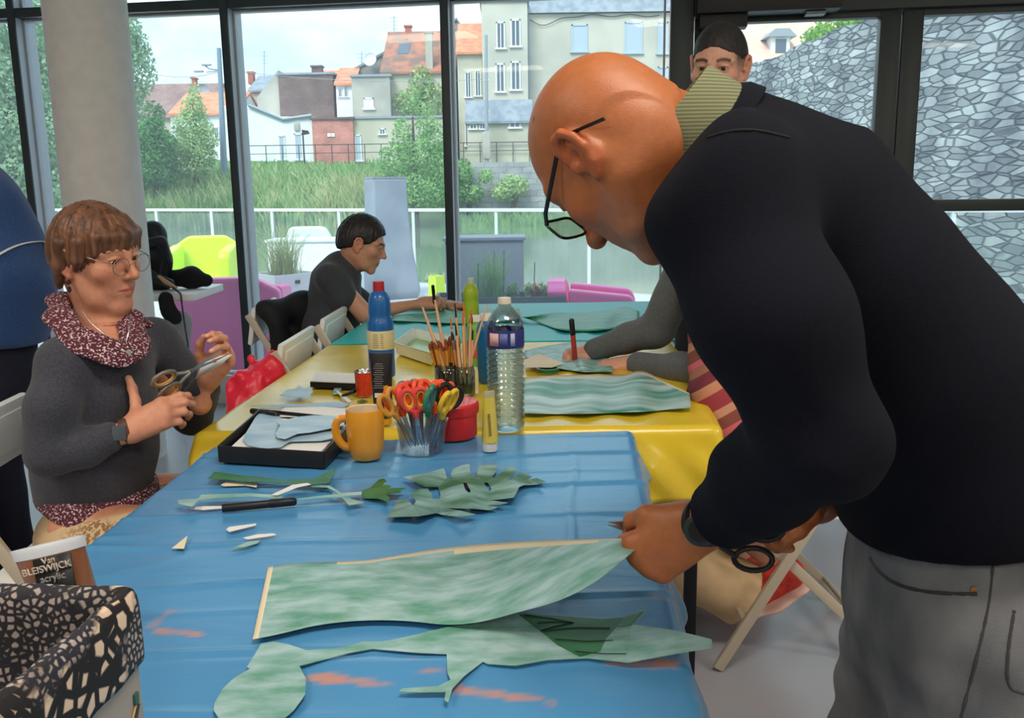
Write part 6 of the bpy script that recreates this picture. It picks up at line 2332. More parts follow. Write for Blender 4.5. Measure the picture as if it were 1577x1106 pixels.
def under_body(parts, segs, vox=.016, base=(200, 140, 112)):
    """Coarse trunk and limbs under the clothes, joined to the finely made head and hands of the same body."""
    B = Body()
    for pts, rs in segs: B.limb(pts, rs, .04)
    V, F = B.mesh(vox)
    parts.append((V, F, np.tile(np.array(lin(base)[:3]), (len(V), 1))))
    Vj, Fj = join_arrays([(a, b_) for a, b_, _ in parts])
    return Vj, Fj, np.concatenate([c for _, _, c in parts])

def fold_field(seed, amp, f0=12, f1=45, n=10):
    w = waves(seed, n, f0, f1, amp)
    return lambda P: w(P.astype(np.float32))

def tube_ring(c, axis, r, thick, width, m, name, parent, sq=1.0, up=None):
    """Band around a limb: short flattened sleeve."""
    mb = MB()
    mb.lathe([(r, -width / 2), (r + thick, -width / 2 + thick * .5), (r + thick, width / 2 - thick * .5), (r, width / 2), (r, -width / 2)], c, 32, axis=axis, sx=1.0, sy=sq)
    return mb.build(name, m, parent)

# ------------------------------------------------------------------ 1. the bald man cutting the big sheet
SK_MAN = (172, 102, 58)
man = thing('person', 'bald man in black sweater bending over the blue table, cutting a green sheet', 'person', (.6, 1.12, 0))
YM = 1.12
SEC = [(1492, 862), (1462, 728), (1386, 570), (1294, 446), (1186, 322), (1104, 232)]
SP = [A(x, y, YM) for x, y in SEC]
mf = Frame((.129, 1.1, 1.375), (-.316, .48, -.818), (-.661, .507, .553), 1.0)
nb_ = A(1085, 224, 1.115)
hB = Body()
head(hB, mf, eye_open=.002, nose=1.08, jaw=1.05, neck=nb_, neck_r=(.052, .060), nf=(-.026, -.036), nk=.05, lip=.8, skull=(.002, .094, -.028))
hV, hF = hB.mesh(.0026)
mole = np.array(ray(822, 184))
for t_ in np.linspace(.9, 1.2, 400):
    if hB.field((V3(0, 0, CAMH) + mole * t_)[None].astype(np.float32))[0] < 0: break
mole = V3(0, 0, CAMH) + mole * t_
hC = head_colour(hV, mf, SK_MAN, lip=(158, 92, 78), brow=(112, 84, 66), stub=(150, 112, 92))
hC[((hV - mole) ** 2).sum(1) < .0036 ** 2] = lin((112, 64, 40))[:3]
W_L = A(1082, 806, 1.065)
LB = Body()
HL = hand(LB, W_L, (-.74, .20, -.60), (-.30, -.93, .12), (-.6, 0, .75), [(58, 66, 30), (70, 84, 50), (74, 86, 50), (78, 84, 46)], S=1.0, thumb=((.75, .50, .0), (.75, .05, -.55), (.6, -.25, -.75)), fore=A(1150, 752, .99), fore_r=.036)
lV, lF = LB.mesh(.0023)
W_R = A(1268, 776, 1.27)
RB_ = Body()
HR = hand(RB_, W_R, (-.95, -.20, .06), (.15, .72, .60), (0, -.35, .9), [(30, 60, 40), (52, 70, 40), (62, 70, 40), (66, 70, 40)], thumb=((.6, .35, -.65), (.8, -.2, -.6), (.8, -.4, -.4)), fore=A(1320, 752, 1.33), fore_r=.036)
rV, rF = RB_.mesh(.0026)
hip = A(1500, 900, YM)
legs = [[hip + V3(-.0, -.09 * q, -.03), hip + V3(-.03, -.115 * q, -.42), V3(hip[0] + .02, YM - .12 * q, .09)] for q in (1, -1)]
bV, bF, bC = under_body([(hV, hF, hC), (lV, lF, hand_colour(lV, HL, SK_MAN)), (rV, rF, hand_colour(rV, HR, SK_MAN))],
    [(SP, [.09, .09, .10, .10, .09, .05]), (legs[0], [.09, .06, .04]), (legs[1], [.09, .06, .04]), ([SP[0], legs[0][0]], [.09, .08]), ([SP[0], legs[1][0]], [.09, .08])], base=SK_MAN)
body = np_mesh('body', bV, bF, skin_mat('skin_tanned'), man, col=bC, relax=1)
eyes(mf, man, down=.5)
glasses(mf, man, mat('black_glasses', (26, 24, 24), .25), w=.0265, h=.018, r=.0019, rect=True, temple_r=.0026, y0=.112, zc=.002, tail=-.060)
def depth_dir(i):
    d = SP[min(i + 1, 5)] - SP[i]
    return unit(V3(-d[2], 0, d[0]))
S = Body()
SR = [.176, .180, .178, .172, .150, .074]
for i in range(5):
    S.limb([SP[i], SP[i + 1]], [SR[i], SR[i + 1]], .03, sq=(depth_dir(i), .80 if i < 4 else .95))
sh = A(1112, 300, .945)
el = A(1256, 672, .865)
S.limb([A(1190, 318, 1.02), sh], [.088, .078], .05)
S.limb([sh, A(1190, 500, .875), el], [.080, .073, .066], .035)
cf = A(1120, 788, 1.02)
S.limb([el, A(1178, 737, .95), cf], [.064, .056, .041], .02)
sh2, el2 = A(1130, 300, 1.30), A(1330, 640, 1.40)
S.limb([A(1190, 318, 1.22), sh2], [.088, .078], .05)
S.limb([sh2, el2], [.080, .064], .035)
S.limb([el2, A(1262, 788, 1.30)], [.062, .042], .02)
S.cut(V3(.5, 1.1, .886), V3(.34, 0, -1), .012)
axn = unit(V3(-.77, .06, .63))
S.cut(A(1064, 219, 1.11), unit(V3(-.78, .10, .62)), .03)
wf = fold_field(3, .0055, 14, 40, 12)
elb, crook = el.astype(np.float32), A(1180, 690, .9).astype(np.float32)
def man_folds(P):
    d1 = np.exp(-((P - crook) ** 2).sum(-1) / .10 ** 2)
    return wf(P) * (.55 + d1) + .004 * d1 * np.sin(P[..., 0] * 55 + P[..., 2] * 90)
S.rough(man_folds)
M_SWEATER = cloth_mat('black_navy_knit', (11, 14, 25), bump=.3, bscale=900, sheen=.0, spec=.2)
sw = cmesh('sweater', S, .0062, M_SWEATER, man, relax=2)
# ribbed cuff, hem, shoulder seam
ax = unit(cf - A(1178, 737, .95))
tube_ring(cf - ax * .006, ax, .0405, .004, .03, M_SWEATER, 'cuff', sw)
seam = [A(1050, 190, .985), A(1080, 212, .945), A(1130, 205, .905), A(1190, 204, .93), A(1240, 225, .945)]
# polo collar and sweater neckband
M_COLLAR = mat('olive_rib_collar', (120, 124, 92), .9)
_nt = M_COLLAR.node_tree
_wv, _tc2, _cr = _nt.nodes.new('ShaderNodeTexWave'), _nt.nodes.new('ShaderNodeTexCoord'), _nt.nodes.new('ShaderNodeValToRGB')
_wv.bands_direction = 'Z'
_wv.inputs['Scale'].default_value = 75
_cr.color_ramp.elements[0].color, _cr.color_ramp.elements[1].color = lin((88, 92, 66)), lin((128, 132, 100))
_nt.links.new(_tc2.outputs['Object'], _wv.inputs['Vector'])
_nt.links.new(_wv.outputs['Color'], _cr.inputs['Fac'])
_nt.links.new(_cr.outputs['Color'], _nt.nodes['Principled BSDF'].inputs['Base Color'])
cb = MB()
cb.lathe([(.070, .038), (.073, .041), (.076, .037), (.081, .006), (.084, -.028), (.080, -.03), (.077, .004), (.070, .038)], A(1066, 214, 1.10), 48, axis=axn)
cb.build('polo_collar', M_COLLAR, man)
nbm = MB()
nbm.lathe([(.078, -.012), (.085, -.004), (.093, -.012), (.099, -.030), (.088, -.034), (.078, -.012)], A(1062, 214, 1.11), 48, axis=axn)
nbm.build('neckband', M_SWEATER, sw)
# jeans
J = Body()
J.limb([A(1490, 740, YM), A(1500, 930, YM)], [.158, .176], .05, sq=(V3(1, 0, 0), .88))
for q in (1, -1):
    kn = V3(hip[0] - .06, YM - .115 * q, .47)
    J.limb([hip + V3(.0, -.085 * q, -.03), hip + V3(-.01, -.10 * q, -.2), kn, V3(hip[0] + .02, YM - .12 * q, .08)], [.128, .112, .076, .062], .04)
J.cut(V3(.5, 1.1, 1.0), V3(0, 0, 1), .0)
J.cut(V3(0, 0, .045), V3(0, 0, -1), .0)
wj = fold_field(9, .005, 16, 46, 10)
J.rough(lambda P: wj(P) + .003 * np.sin(P[..., 2] * 80 + P[..., 0] * 30) * np.exp(-((P[..., 2] - .62) / .12) ** 2))
M_JEANS = mat('grey_denim', (92, 96, 102), .85, rgb2=(124, 126, 128), vscale=9, bump=.25, bscale=900, stretch=(1, 1, .5), detail=8)
jn = cmesh('jeans', J, .0065, M_JEANS, man)
M_STITCH = mat('denim_seam', (62, 62, 66), .9)
def on_surface(Bd, p, d, far=.5):
    p, d = np.array(p, float), unit(d)
    ts = np.linspace(0, far, 400)
    P_ = (p[None] + ts[:, None] * d[None]).astype(np.float32)
    fv = Bd.field(P_)
    k_ = np.argmax(fv < 0)
    return P_[k_].astype(float) if fv[k_] < 0 else p + d * far * .5
def seam_line(Bd, pix, y_start, name, m, parent, r=.002, yd=1):
    pts = []
    for px, py in curve_through(pix, 26):
        d_ = np.array(ray(px, py))
        p0 = V3(0, 0, CAMH) + d_ * (y_start / d_[1])
        pts.append(Vector(on_surface(Bd, p0, d_, .8)))
    mb = MB().tube(pts, r, 6)
    return mb.build(name, m, parent)
seam_line(J, [(1530, 860), (1524, 930), (1508, 1000), (1492, 1060), (1480, 1106)], .6, 'side_seam', M_STITCH, jn, .0022)
seam_line(J, [(1340, 858), (1352, 880), (1385, 903), (1440, 914), (1505, 915)], .6, 'pocket_edge', M_STITCH, jn, .0026)
seam_line(J, [(1562, 940), (1552, 1000), (1550, 1060), (1577, 1068)], .6, 'back_pocket_edge', M_STITCH, jn, .0022)
seam_line(S, [(1090, 212), (1115, 204), (1140, 200), (1170, 201), (1215, 212)], .6, 'shoulder_seam', mat('dark_seam', (14, 15, 20), .9), sw, .002)
MB().lathe([(0, 0), (.004, 0), (.004, .002), (0, .003)], on_surface(J, np.array(aty(1500, 908, .7)), np.array(ray(1500, 908)), .6), 12, axis=(-.2, -1, .1)).build('rivet', mat('copper_rivet', (150, 110, 80), .3, metal=.9), jn)
for q in (1, -1):
    fx, fy = hip[0] + .0, YM - .12 * q
    sb = Body()
    sb.limb([(fx + .04, fy, .055), (fx - .10, fy, .045), (fx - .19, fy, .035)], [.05, .045, .036], .02)
    sb.cut((0, 0, 0.0), (0, 0, -1))
    cmesh('shoe', sb, .01, mat('dark_leather_shoe', (40, 36, 34), .5), man)
# wristwatch
wa = unit(W_L - cf)
tube_ring(W_L - wa * .004, wa, .0275, .0045, .023, M_BLACK, 'watch_strap', man)
wn = HL['n']
wt_ = MB().lathe([(0, 0), (.019, 0), (.020, .002), (.020, .009), (.017, .011), (0, .011)], W_L - wa * .004 + wn * .029, 28, axis=wn).build('watch_case', mat('dark_green_watch', (40, 52, 48), .35), man)
MB().lathe([(0, .0112), (.014, .0112), (.014, .0118), (0, .0118)], W_L - wa * .004 + wn * .029, 24, axis=wn).build('watch_dial', mat('dark_dial', (16, 18, 20), .1), wt_)
# the scissors he holds
tipp, rg_ = A(932, 806, 1.135), A(1166, 838, 1.165)
upd = unit(rg_ - tipp)
scissors('large black-handled scissors in the bald man\'s right hand, blade pointing left', tipp, upd, (0, -.12, 1), 'black', L_=float(np.linalg.norm(rg_ - tipp)) / .87, spread=.03, ring=.021, thick=.0042, bw=2.6, ro=.017)

# ------------------------------------------------------------------ 2. the woman with the short brown hair
SK_W = (212, 148, 118)
wom = thing('person', 'seated woman with short brown hair and glasses cutting paper with scissors', 'person', (-1.0, 2.1, 0))
wfm = Frame((-.968, 2.1, 1.186), (.93, -.34, -.14), (.105, -.12, .986), .972)
hB = Body()
nkw = A(158, 520, 2.12)
head(hB, wfm, eye_open=.0034, nose=.95, jaw=.9, sock=.3, skull=(-.002, .088, -.030), neck=nkw, neck_r=(.047, .050), cheek=1.05, brow=.7)
hB.ball(A(165, 530, 2.10), (.10, .075, .05), .05)
hV, hF = hB.mesh(.0028)
hC = head_colour(hV, wfm, SK_W, lip=(190, 106, 100), brow=(140, 104, 80), flush=.2, brow_w=.0035)
W1 = A(200, 662, 1.94)
B1 = Body()
H1 = hand(B1, W1, (.86, .10, .42), (-.25, -.90, .35), (-.3, 0, 1), [(28, 42, 30), (36, 48, 30), (42, 50, 34), (46, 50, 34)], S=.94, thumb=((.25, .9, -.1), (.15, .98, .05), (.05, 1, .1)), fore=A(150, 682, 1.92), fore_r=.032)
V1, F1 = B1.mesh(.0026)
W2 = A(320, 583, 2.19)
B2 = Body()
H2 = hand(B2, W2, (.62, -.05, .74), (.55, .72, .1), (-.7, -.2, .5), [(40, 50, 30), (44, 52, 30), (50, 54, 30), (54, 54, 30)], S=.92, thumb=((.6, .5, -.6), (.85, .2, -.45), (.9, -.1, -.3)), fore=A(308, 620, 2.2), fore_r=.032)
V2, F2 = B2.mesh(.0028)
hipw = V3(-1.03, 2.10, .56)
wk = [V3(-.60, 1.93, .575), V3(-.585, 2.22, .575)]
shN, shF = A(95, 560, 1.96), A(232, 525, 2.27)
elN, elF = A(78, 697, 1.90), A(296, 640, 2.30)
bV, bF, bC = under_body([(hV, hF, hC), (V1, F1, hand_colour(V1, H1, SK_W)), (V2, F2, hand_colour(V2, H2, SK_W))],
    [([hipw, A(150, 650, 2.1), A(158, 545, 2.12)], [.08, .09, .08]), ([hipw + V3(0, -.11, 0), wk[0], wk[0] + V3(.02, 0, -.47)], [.06, .05, .035]), ([hipw + V3(0, .10, 0), wk[1], wk[1] + V3(.02, 0, -.47)], [.06, .05, .035]), ([shN, elN], [.05, .04]), ([shF, elF], [.05, .04])], base=SK_W)
np_mesh('body', bV, bF, skin_mat('skin_fair'), wom, col=bC, relax=1)
eyes(wfm, wom, down=.35)
glasses(wfm, wom, mat('thin_gold_wire', (150, 126, 104), .3, metal=.7), w=.025, h=.0205, r=.0009, y0=.111, zc=-.002)
# hair: a short cut with a full fringe
def hair_mesh(name, f, m, parent, off=.016, fringe=.055, nape=-.085, side=.03, vox=.0036, seed=1, strand=.0016, top=0.0, ear_clear=True, sk=(-.014, .098, .084, -.050), fx=.074):
    B = Body()
    p, s, R = f.p, f.s, f.R
    B.ball(p(0, sk[0], .038), np.array([.0755 + off, sk[1] + off, sk[2] + off + top]) * s, 0, rot=R)
    B.ball(p(0, sk[3], .0), np.array([.070 + off * .8, .062 + off, .080 + off * .4]) * s, .03, rot=R)
    B.ball(p(0, .125, -.075 + fringe), np.array([fx, .10, .072]) * s, .010, 'sub', rot=R)
    B.ball(p(0, .06, -.09), np.array([.12, .062 + side, .075]) * s, .012, 'sub', rot=R)
    B.cut(p(0, -.09, nape), -f.U + f.F * .5, .012)
    if ear_clear:
        for q in (-1, 1): B.ball(p(.086 * q, -.006, -.006), np.array([.030, .026, .037]) * s, .006, 'sub', rot=R)
    sd = np.random.default_rng(seed).uniform(0, 6, 4)
    Rf, cf_ = f.R.astype(np.float32), f.c.astype(np.float32)
    def strands(P):
        q = (P - cf_) @ Rf
        az = np.arctan2(q[..., 0], q[..., 1] * .9)
        return strand * (np.sin(az * 46 + q[..., 2] * 60 + sd[0]) + .7 * np.sin(az * 83 - q[..., 2] * 45 + sd[1]) + .6 * np.sin(az * 21 + sd[2]))
    B.rough(strands)
    return cmesh(name, B, vox, m, parent, relax=1)
hm = mat('brown_hair', (82, 54, 38), .45, rgb2=(124, 84, 60), vscale=60, stretch=(1, 1, .15), detail=6)
h_ = hair_mesh('hair', wfm, hm, wom, off=.013, fringe=.050, nape=-.082, side=-.005, seed=2, strand=.0018, top=.002, ear_clear=False, sk=(-.004, .088, .080, -.034))
fb = Body()
p = wfm.p
for i in range(9):
    x = -.062 + i * .0155
    fb.limb([p(x * .7, .050, .094), p(x, .092 - abs(x) * .42, .064), p(x * 1.1, .098 - abs(x) * .5, .036 - .012 * abs(x) / .06)], [.012, .013, .007], .014)
for q in (-1, 1):
    fb.limb([p(.080 * q, .03, .05), p(.083 * q, .028, .01), p(.078 * q, .018, -.018)], [.018, .014, .006], .01)
    fb.limb([p(.082 * q, -.02, .04), p(.084 * q, -.025, -.01), p(.070 * q, -.045, -.065)], [.02, .016, .010], .012)
cmesh('fringe', fb, .0034, hm, h_)
# jumper
S = Body()
S.limb([V3(-1.03, 2.10, .62), A(150, 690, 2.09), A(152, 610, 2.09), A(156, 560, 2.11)], [.146, .150, .142, .125], .04, sq=(V3(1, .1, 0), .86))
S.limb([shN, A(156, 548, 2.11), shF], [.058, .07, .058], .05)
S.limb([shN, A(82, 625, 1.91), elN], [.058, .054, .050], .02)
S.limb([elN, A(130, 688, 1.91), A(168, 674, 1.93)], [.048, .043, .036], .015)
S.limb([shF, A(275, 580, 2.31), elF], [.060, .054, .052], .03)
S.limb([elF, A(317, 600, 2.21)], [.050, .042], .02)
S.ball(A(160, 488, 2.065), (.096, .100, .088), .012, 'sub')
S.cut(V3(-1.0, 2.1, .602), V3(0, 0, -1), .01)
w1 = fold_field(23, .005, 14, 48, 12)
S.rough(w1)
M_JUMPER = cloth_mat('charcoal_marl_knit', (62, 64, 74), var=.18, vscale=220)
jw = cmesh('jumper', S, .0062, M_JUMPER, wom)
M_FLORAL = mat('burgundy_floral_print', (84, 34, 48), .85, rgb2=(222, 196, 200), vscale=210, ramp=(.55, .62), detail=2)
# flowered collar: two soft flaps around the neckline, and the shirt hem
CB = Body()
ring = []
for x_, y_, d_ in ((112, 462, 2.17), (92, 466, 2.08), (90, 488, 2.00), (106, 510, 1.965), (134, 530, 1.95), (164, 543, 1.95), (192, 549, 1.97), (206, 534, 2.01), (205, 510, 2.06), (202, 486, 2.12)):
    ring.append(A(x_, y_, d_))
ring = [np.array(q) for q in curve_through([tuple(q) for q in ring], 26)]
CB.limb(ring, [.024] * len(ring), .008, sq=(V3(.35, -.75, .6), .28))
CB.limb([A(226, 500, 2.15), A(206, 484, 2.12)], [.020, .018], .012, sq=(V3(0, 0, 1), .5))
CB.rough(fold_field(33, .003, 30, 70))
cmesh('shirt_collar', CB, .0035, M_FLORAL, wom)
HB = Body()
HB.limb([V3(-1.02, 2.10, .625), V3(-1.02, 2.10, .565)], [.156, .168], .02, sq=(V3(1, .1, 0), .90))
HB.cut(V3(-1.0, 2.1, .584), V3(-.22, 0, -1), .004)
HB.cut(V3(-1.0, 2.1, .63), V3(0, 0, 1), .004)
HB.rough(fold_field(5, .006, 20, 60))
cmesh('shirt_hem', HB, .0065, M_FLORAL, wom)
# trousers with a brown leaf print
TB = Body()
TB.ball(hipw - V3(0, 0, .05), (.14, .17, .09), .0)
for kk in wk:
    yo = kk[1] - 2.08
    TB.limb([hipw + V3(.03, yo * .75, -.040), kk - V3(0, 0, .012), kk + V3(.03, 0, -.2), kk + V3(.0, 0, -.50)], [.088, .074, .064, .056], .04)
TB.rough(fold_field(31, .004, 18, 50))
def print_mat(name, a, b_):
    m, nt, bs = _principled(name)
    N, L = nt.nodes, nt.links
    tc = N.new('ShaderNodeTexCoord')
    v = N.new('ShaderNodeTexVoronoi')
    v.inputs['Scale'].default_value = 34
    nz = N.new('ShaderNodeTexNoise')
    nz.inputs['Scale'].default_value = 7
    n2 = N.new('ShaderNodeTexNoise')
    n2.inputs['Scale'].default_value = 130
    for q in (v, nz, n2): L.new(tc.outputs['Object'], q.inputs['Vector'])
    def ramp(src, p0, p1):
        r = N.new('ShaderNodeValToRGB')
        r.color_ramp.elements[0].position, r.color_ramp.elements[1].position = p0, p1
        L.new(src, r.inputs['Fac'])
        return r.outputs['Color']
    m1 = N.new('ShaderNodeMath')
    m1.operation = 'MULTIPLY'
    L.new(ramp(nz.outputs['Fac'], .47, .55), m1.inputs[0])
    L.new(ramp(n2.outputs['Fac'], .46, .52), m1.inputs[1])
    mx = N.new('ShaderNodeMix')
    mx.data_type = 'RGBA'
    mx.inputs['A'].default_value, mx.inputs['B'].default_value = lin(a), lin(b_)
    L.new(m1.outputs[0], mx.inputs['Factor'])
    L.new(mx.outputs['Result'], bs.inputs['Base Color'])
    bs.inputs['Roughness'].default_value = .85
    return m
cmesh('trousers', TB, .0065, print_mat('beige_leaf_print', (206, 178, 138), (142, 108, 74)), wom)
for kk in wk:
    sb = Body()
    sb.limb([kk + V3(-.02, 0, -.53), kk + V3(.08, 0, -.54), kk + V3(.16, 0, -.545)], [.042, .038, .03], .02)
    sb.cut((0, 0, .004), (0, 0, -1))
    cmesh('shoe', sb, .009, mat('brown_shoe', (92, 66, 50), .6), wom)
# watch, earring, necklace
wa = unit(W1 - A(150, 682, 1.92))
tube_ring(W1 - wa * .006, wa, .0265, .003, .02, mat('brown_watch_strap', (92, 62, 48), .5), 'watch_strap', wom)
wn = unit(V3(-.2, -1, .1))
MB().box(W1 - wa * .006 + wn * .029, (.03, .008, .034), bev=.004, rz=.2).build('watch_case', mat('slate_watch_face', (84, 92, 100), .15), wom)
e0_ = wfm.p(-.083, -.002, -.042)
ea = MB()
ea.lathe([(0, -.006), (.005, -.003), (.006, 0), (.005, .003), (0, .006)], e0_ + V3(0, 0, -.006), 14)
ea.lathe([(0, -.008), (.0045, -.004), (.004, .004), (0, .008)], e0_ + V3(0, 0, -.022), 12)
ea.build('earring', mat('dark_bead', (44, 36, 42), .15), wom)
nk_ = [A(128, 480, 2.02), A(140, 498, 2.01), A(165, 518, 1.995), A(190, 540, 1.985), A(199, 512, 2.0), A(201, 490, 2.03)]
pn = MB()
pn.tube([Vector(q) for q in curve_through([tuple(x) for x in nk_], 30)], .0012, 5)
ncl = pn.build('necklace', mat('silver_chain', (190, 190, 194), .25, metal=.9), wom)
hp = A(194, 545, 1.965)
R_ = Matrix(((1, 0, 0, hp[0]), (0, 0, 1, hp[1]), (0, 1, 0, hp[2]), (0, 0, 0, 1)))
ht = [(.012 * math.sin(t) ** 3, .0105 * (13 * math.cos(t) - 5 * math.cos(2 * t) - 2 * math.cos(3 * t) - math.cos(4 * t)) / 13) for t in np.linspace(0, 6.28, 25)[:-1]]
MB().prism(ht, .003, R_).build('heart_pendant', mat('silver_heart', (186, 196, 196), .3, metal=.7), ncl)
tip2, hd2 = A(352, 538, 2.10), A(256, 594, 2.0)
upd = unit(hd2 - tip2)
scissors('large steel scissors with brown-lined rings in the seated woman\'s right hand', tip2, upd, (.5, 0, .85), 'steel', L_=float(np.linalg.norm(hd2 - tip2)) / .87, spread=.34, ring=.022, thick=.004, inlay='wood')
pc = MB()
pq = [A(300, 585, 2.13), A(312, 560, 2.12), A(340, 548, 2.12), A(358, 546, 2.13), A(340, 562, 2.12)]
pc.add([tuple(x) for x in pq], [(0, 1, 2, 3, 4)])
tag(pc.build('paper_piece', M_PAPER, solid=.0008), 'white paper piece the seated woman is cutting', 'paper')

# ------------------------------------------------------------------ 3. the boy drawing at the far left
SK_B = (206, 150, 122)
boy = thing('person', 'boy with short black hair in dark grey t-shirt drawing at the table', 'person', (-.8, 4.1, 0))
bf_ = Frame((-.671, 4.1, 1.088), (.947, -.02, -.32), (.319, .03, .947), .96)
hB = Body()
nkb = A(532, 420, 4.12)
head(hB, bf_, eye_open=.003, nose=.92, jaw=1.0, neck=nkb, neck_r=(.05, .055))
hV, hF = hB.mesh(.004)
hC = head_colour(hV, bf_, SK_B, lip=(176, 100, 92), brow=(40, 30, 28), brow_w=.006)
WB = A(648, 467, 4.14)
B1 = Body()
H1 = hand(B1, WB, (.98, .0, .05), (0, -.75, .65), (0, .5, .8), [(40, 60, 30), (46, 62, 34), (50, 62, 34), (54, 60, 34)], S=.88, thumb=((.7, .4, -.5), (.9, .1, -.4), (.95, -.2, -.3)), fore=A(562, 484, 4.02), fore_r=.042)
B1.limb([A(522, 442, 4.0), A(562, 484, 4.0)], [.046, .043], .02)
V1, F1 = B1.mesh(.0042)
WB2 = A(690, 470, 4.30)
B2 = Body()
H2 = hand(B2, WB2, (.95, -.3, .0), (0, .1, 1), (0, -1, 0), [(15, 20, 15)] * 4, S=.88, fore=A(590, 478, 4.38), fore_r=.040)
V2, F2 = B2.mesh(.0048)
hpb = V3(-.88, 4.12, .56)
bk_ = [V3(-.56, 3.98, .56), V3(-.56, 4.24, .56)]
bV, bF, bC = under_body([(hV, hF, hC), (V1, F1, hand_colour(V1, H1, SK_B)), (V2, F2, hand_colour(V2, H2, SK_B))], [([hpb, V3(-.85, 4.12, .8), V3(-.80, 4.12, .93)], [.10, .09, .07]), ([hpb, bk_[0], bk_[0] + V3(.02, 0, -.46)], [.08, .06, .04]), ([hpb, bk_[1], bk_[1] + V3(.02, 0, -.46)], [.08, .06, .04])], base=SK_B)
np_mesh('body', bV, bF, skin_mat('skin_olive'), boy, col=bC, relax=1)
eyes(bf_, boy, down=.45)
hair_mesh('hair', bf_, mat('black_hair', (26, 22, 24), .45, rgb2=(44, 38, 38), vscale=70), boy, off=.014, fx=.10, fringe=.080, nape=-.050, side=-.004, vox=.0045, seed=5, strand=.0016, top=.008)
S = Body()
S.limb([hpb + V3(0, 0, -.02), A(510, 500, 4.12), A(518, 440, 4.12), A(530, 420, 4.12)], [.150, .140, .125, .09], .05, sq=(V3(1, 0, .2), .86))
S.limb([A(508, 428, 4.0), A(528, 420, 4.12), A(512, 424, 4.26)], [.062, .07, .062], .04)
S.limb([A(508, 428, 3.99), A(530, 458, 3.99)], [.062, .060], .03)
S.limb([A(508, 428, 4.26), A(560, 470, 4.36)], [.06, .056], .03)
S.ball(A(546, 405, 4.12), .055, .01, 'sub')
S.rough(fold_field(41, .006, 14, 44))
ts = cmesh('t_shirt', S, .0072, cloth_mat('dark_grey_jersey', (58, 62, 68)), boy)
TB = Body()
TB.ball(hpb, (.16, .18, .11), 0)
for kk in bk_:
    TB.limb([hpb + V3(.03, (kk[1] - 4.11) * .7, -.01), kk, kk + V3(.02, 0, -.48)], [.09, .068, .055], .04)
cmesh('trousers', TB, .011, mat('dark_trousers', (38, 40, 50), .9), boy)
for kk in bk_:
    sb = Body()
    sb.limb([kk + V3(-.02, 0, -.515), kk + V3(.15, 0, -.525)], [.04, .03], .02)
    sb.cut((0, 0, .004), (0, 0, -1))
    cmesh('shoe', sb, .012, M_BLACK, boy)
pen('marker_pen', 'black marker the boy is drawing with', A(670, 476, 4.13), A(666.5, 439, 4.10), .0075, M_BLACK)

# ------------------------------------------------------------------ 4. the young man standing by the door
SK_Y = (212, 160, 134)
yng = thing('person', 'young man with a dark faded haircut standing by the door behind the bald man', 'person', (.73, 3.17, 0))
yf = Frame((.70, 3.1, 1.716), (-.41, -.87, -.23), (-.04, -.22, .97), 1.09)
def y_(x, y, z): return V3(x + .11, y + .45, z + .05 * (z > .3))
hB = Body()
head(hB, yf, eye_open=.0042, jaw=.98, neck=y_(.64, 2.72, 1.47), neck_r=(.056, .06))
hV, hF = hB.mesh(.0034)
hC = head_colour(hV, yf, SK_Y, brow=(34, 26, 24), brow_w=.0058)
ql = yf.loc(hV)
fade = np.clip((ql[:, 2] + .015) / .045, 0, 1) * np.clip((.056 - ql[:, 1]) / .014, 0, 1) * (np.abs(ql[:, 0]) < .080) * .85
hC = hC * (1 - fade[:, None]) + np.array(lin((52, 44, 42))[:3]) * fade[:, None]
yp_ = y_(.66, 2.76, .95)
Hs, parts = [], [(hV, hF, hC)]
for q in (1, -1):
    Bq = Body()
    wr = yp_ + V3(.10 * q, .17, .02)
    Hh = hand(Bq, wr, (-.3 * q, .0, -.95), (0, 1, 0), (q, 0, 0), [(18, 25, 20)] * 4, S=.98, fore=wr + V3(.05 * q, -.02, .16), fore_r=.027)
    Vq, Fq = Bq.mesh(.005)
    parts.append((Vq, Fq, hand_colour(Vq, Hh, SK_Y)))
bV, bF, bC = under_body(parts, [([yp_, y_(.65, 2.75, 1.2), y_(.64, 2.73, 1.45)], [.12, .12, .07]), ([yp_ + V3(.09, 0, 0), y_(.76, 2.76, .5), y_(.77, 2.78, .08)], [.08, .055, .04]), ([yp_ - V3(.09, 0, 0), y_(.56, 2.76, .5), y_(.55, 2.78, .08)], [.08, .055, .04])], base=SK_Y)
np_mesh('body', bV, bF, skin_mat('skin_light'), yng, col=bC, relax=1)
eyes(yf, yng, down=.1)
hair_mesh('hair', yf, mat('dark_brown_hair', (30, 27, 28), .6, rgb2=(48, 43, 43), vscale=80), yng, off=.003, fx=.064, fringe=.074, nape=-.035, side=-.045, vox=.0038, seed=9, strand=.0006, top=.004)
S = Body()
S.limb([yp_ - V3(0, 0, .06), y_(.65, 2.75, 1.2), y_(.645, 2.735, 1.38)], [.155, .17, .14], .05, sq=(V3(0, 1, 0), .72))
for q in (1, -1):
    S.limb([y_(.645 + .02 * q, 2.735, 1.40), y_(.645 + .17 * q, 2.74, 1.385)], [.07, .066], .04)
    S.limb([y_(.645 + .175 * q, 2.74, 1.375), y_(.66 + .24 * q, 2.74, 1.12), yp_ + V3(.13 * q, .16, .08)], [.064, .05, .042], .03)
S.rough(fold_field(51, .005, 14, 40))
cmesh('sweatshirt', S, .009, cloth_mat('dark_sweatshirt', (44, 46, 54)), yng)
TB = Body()
TB.limb([yp_, yp_ - V3(0, 0, .08)], [.165, .165], .0, sq=(V3(0, 1, 0), .75))
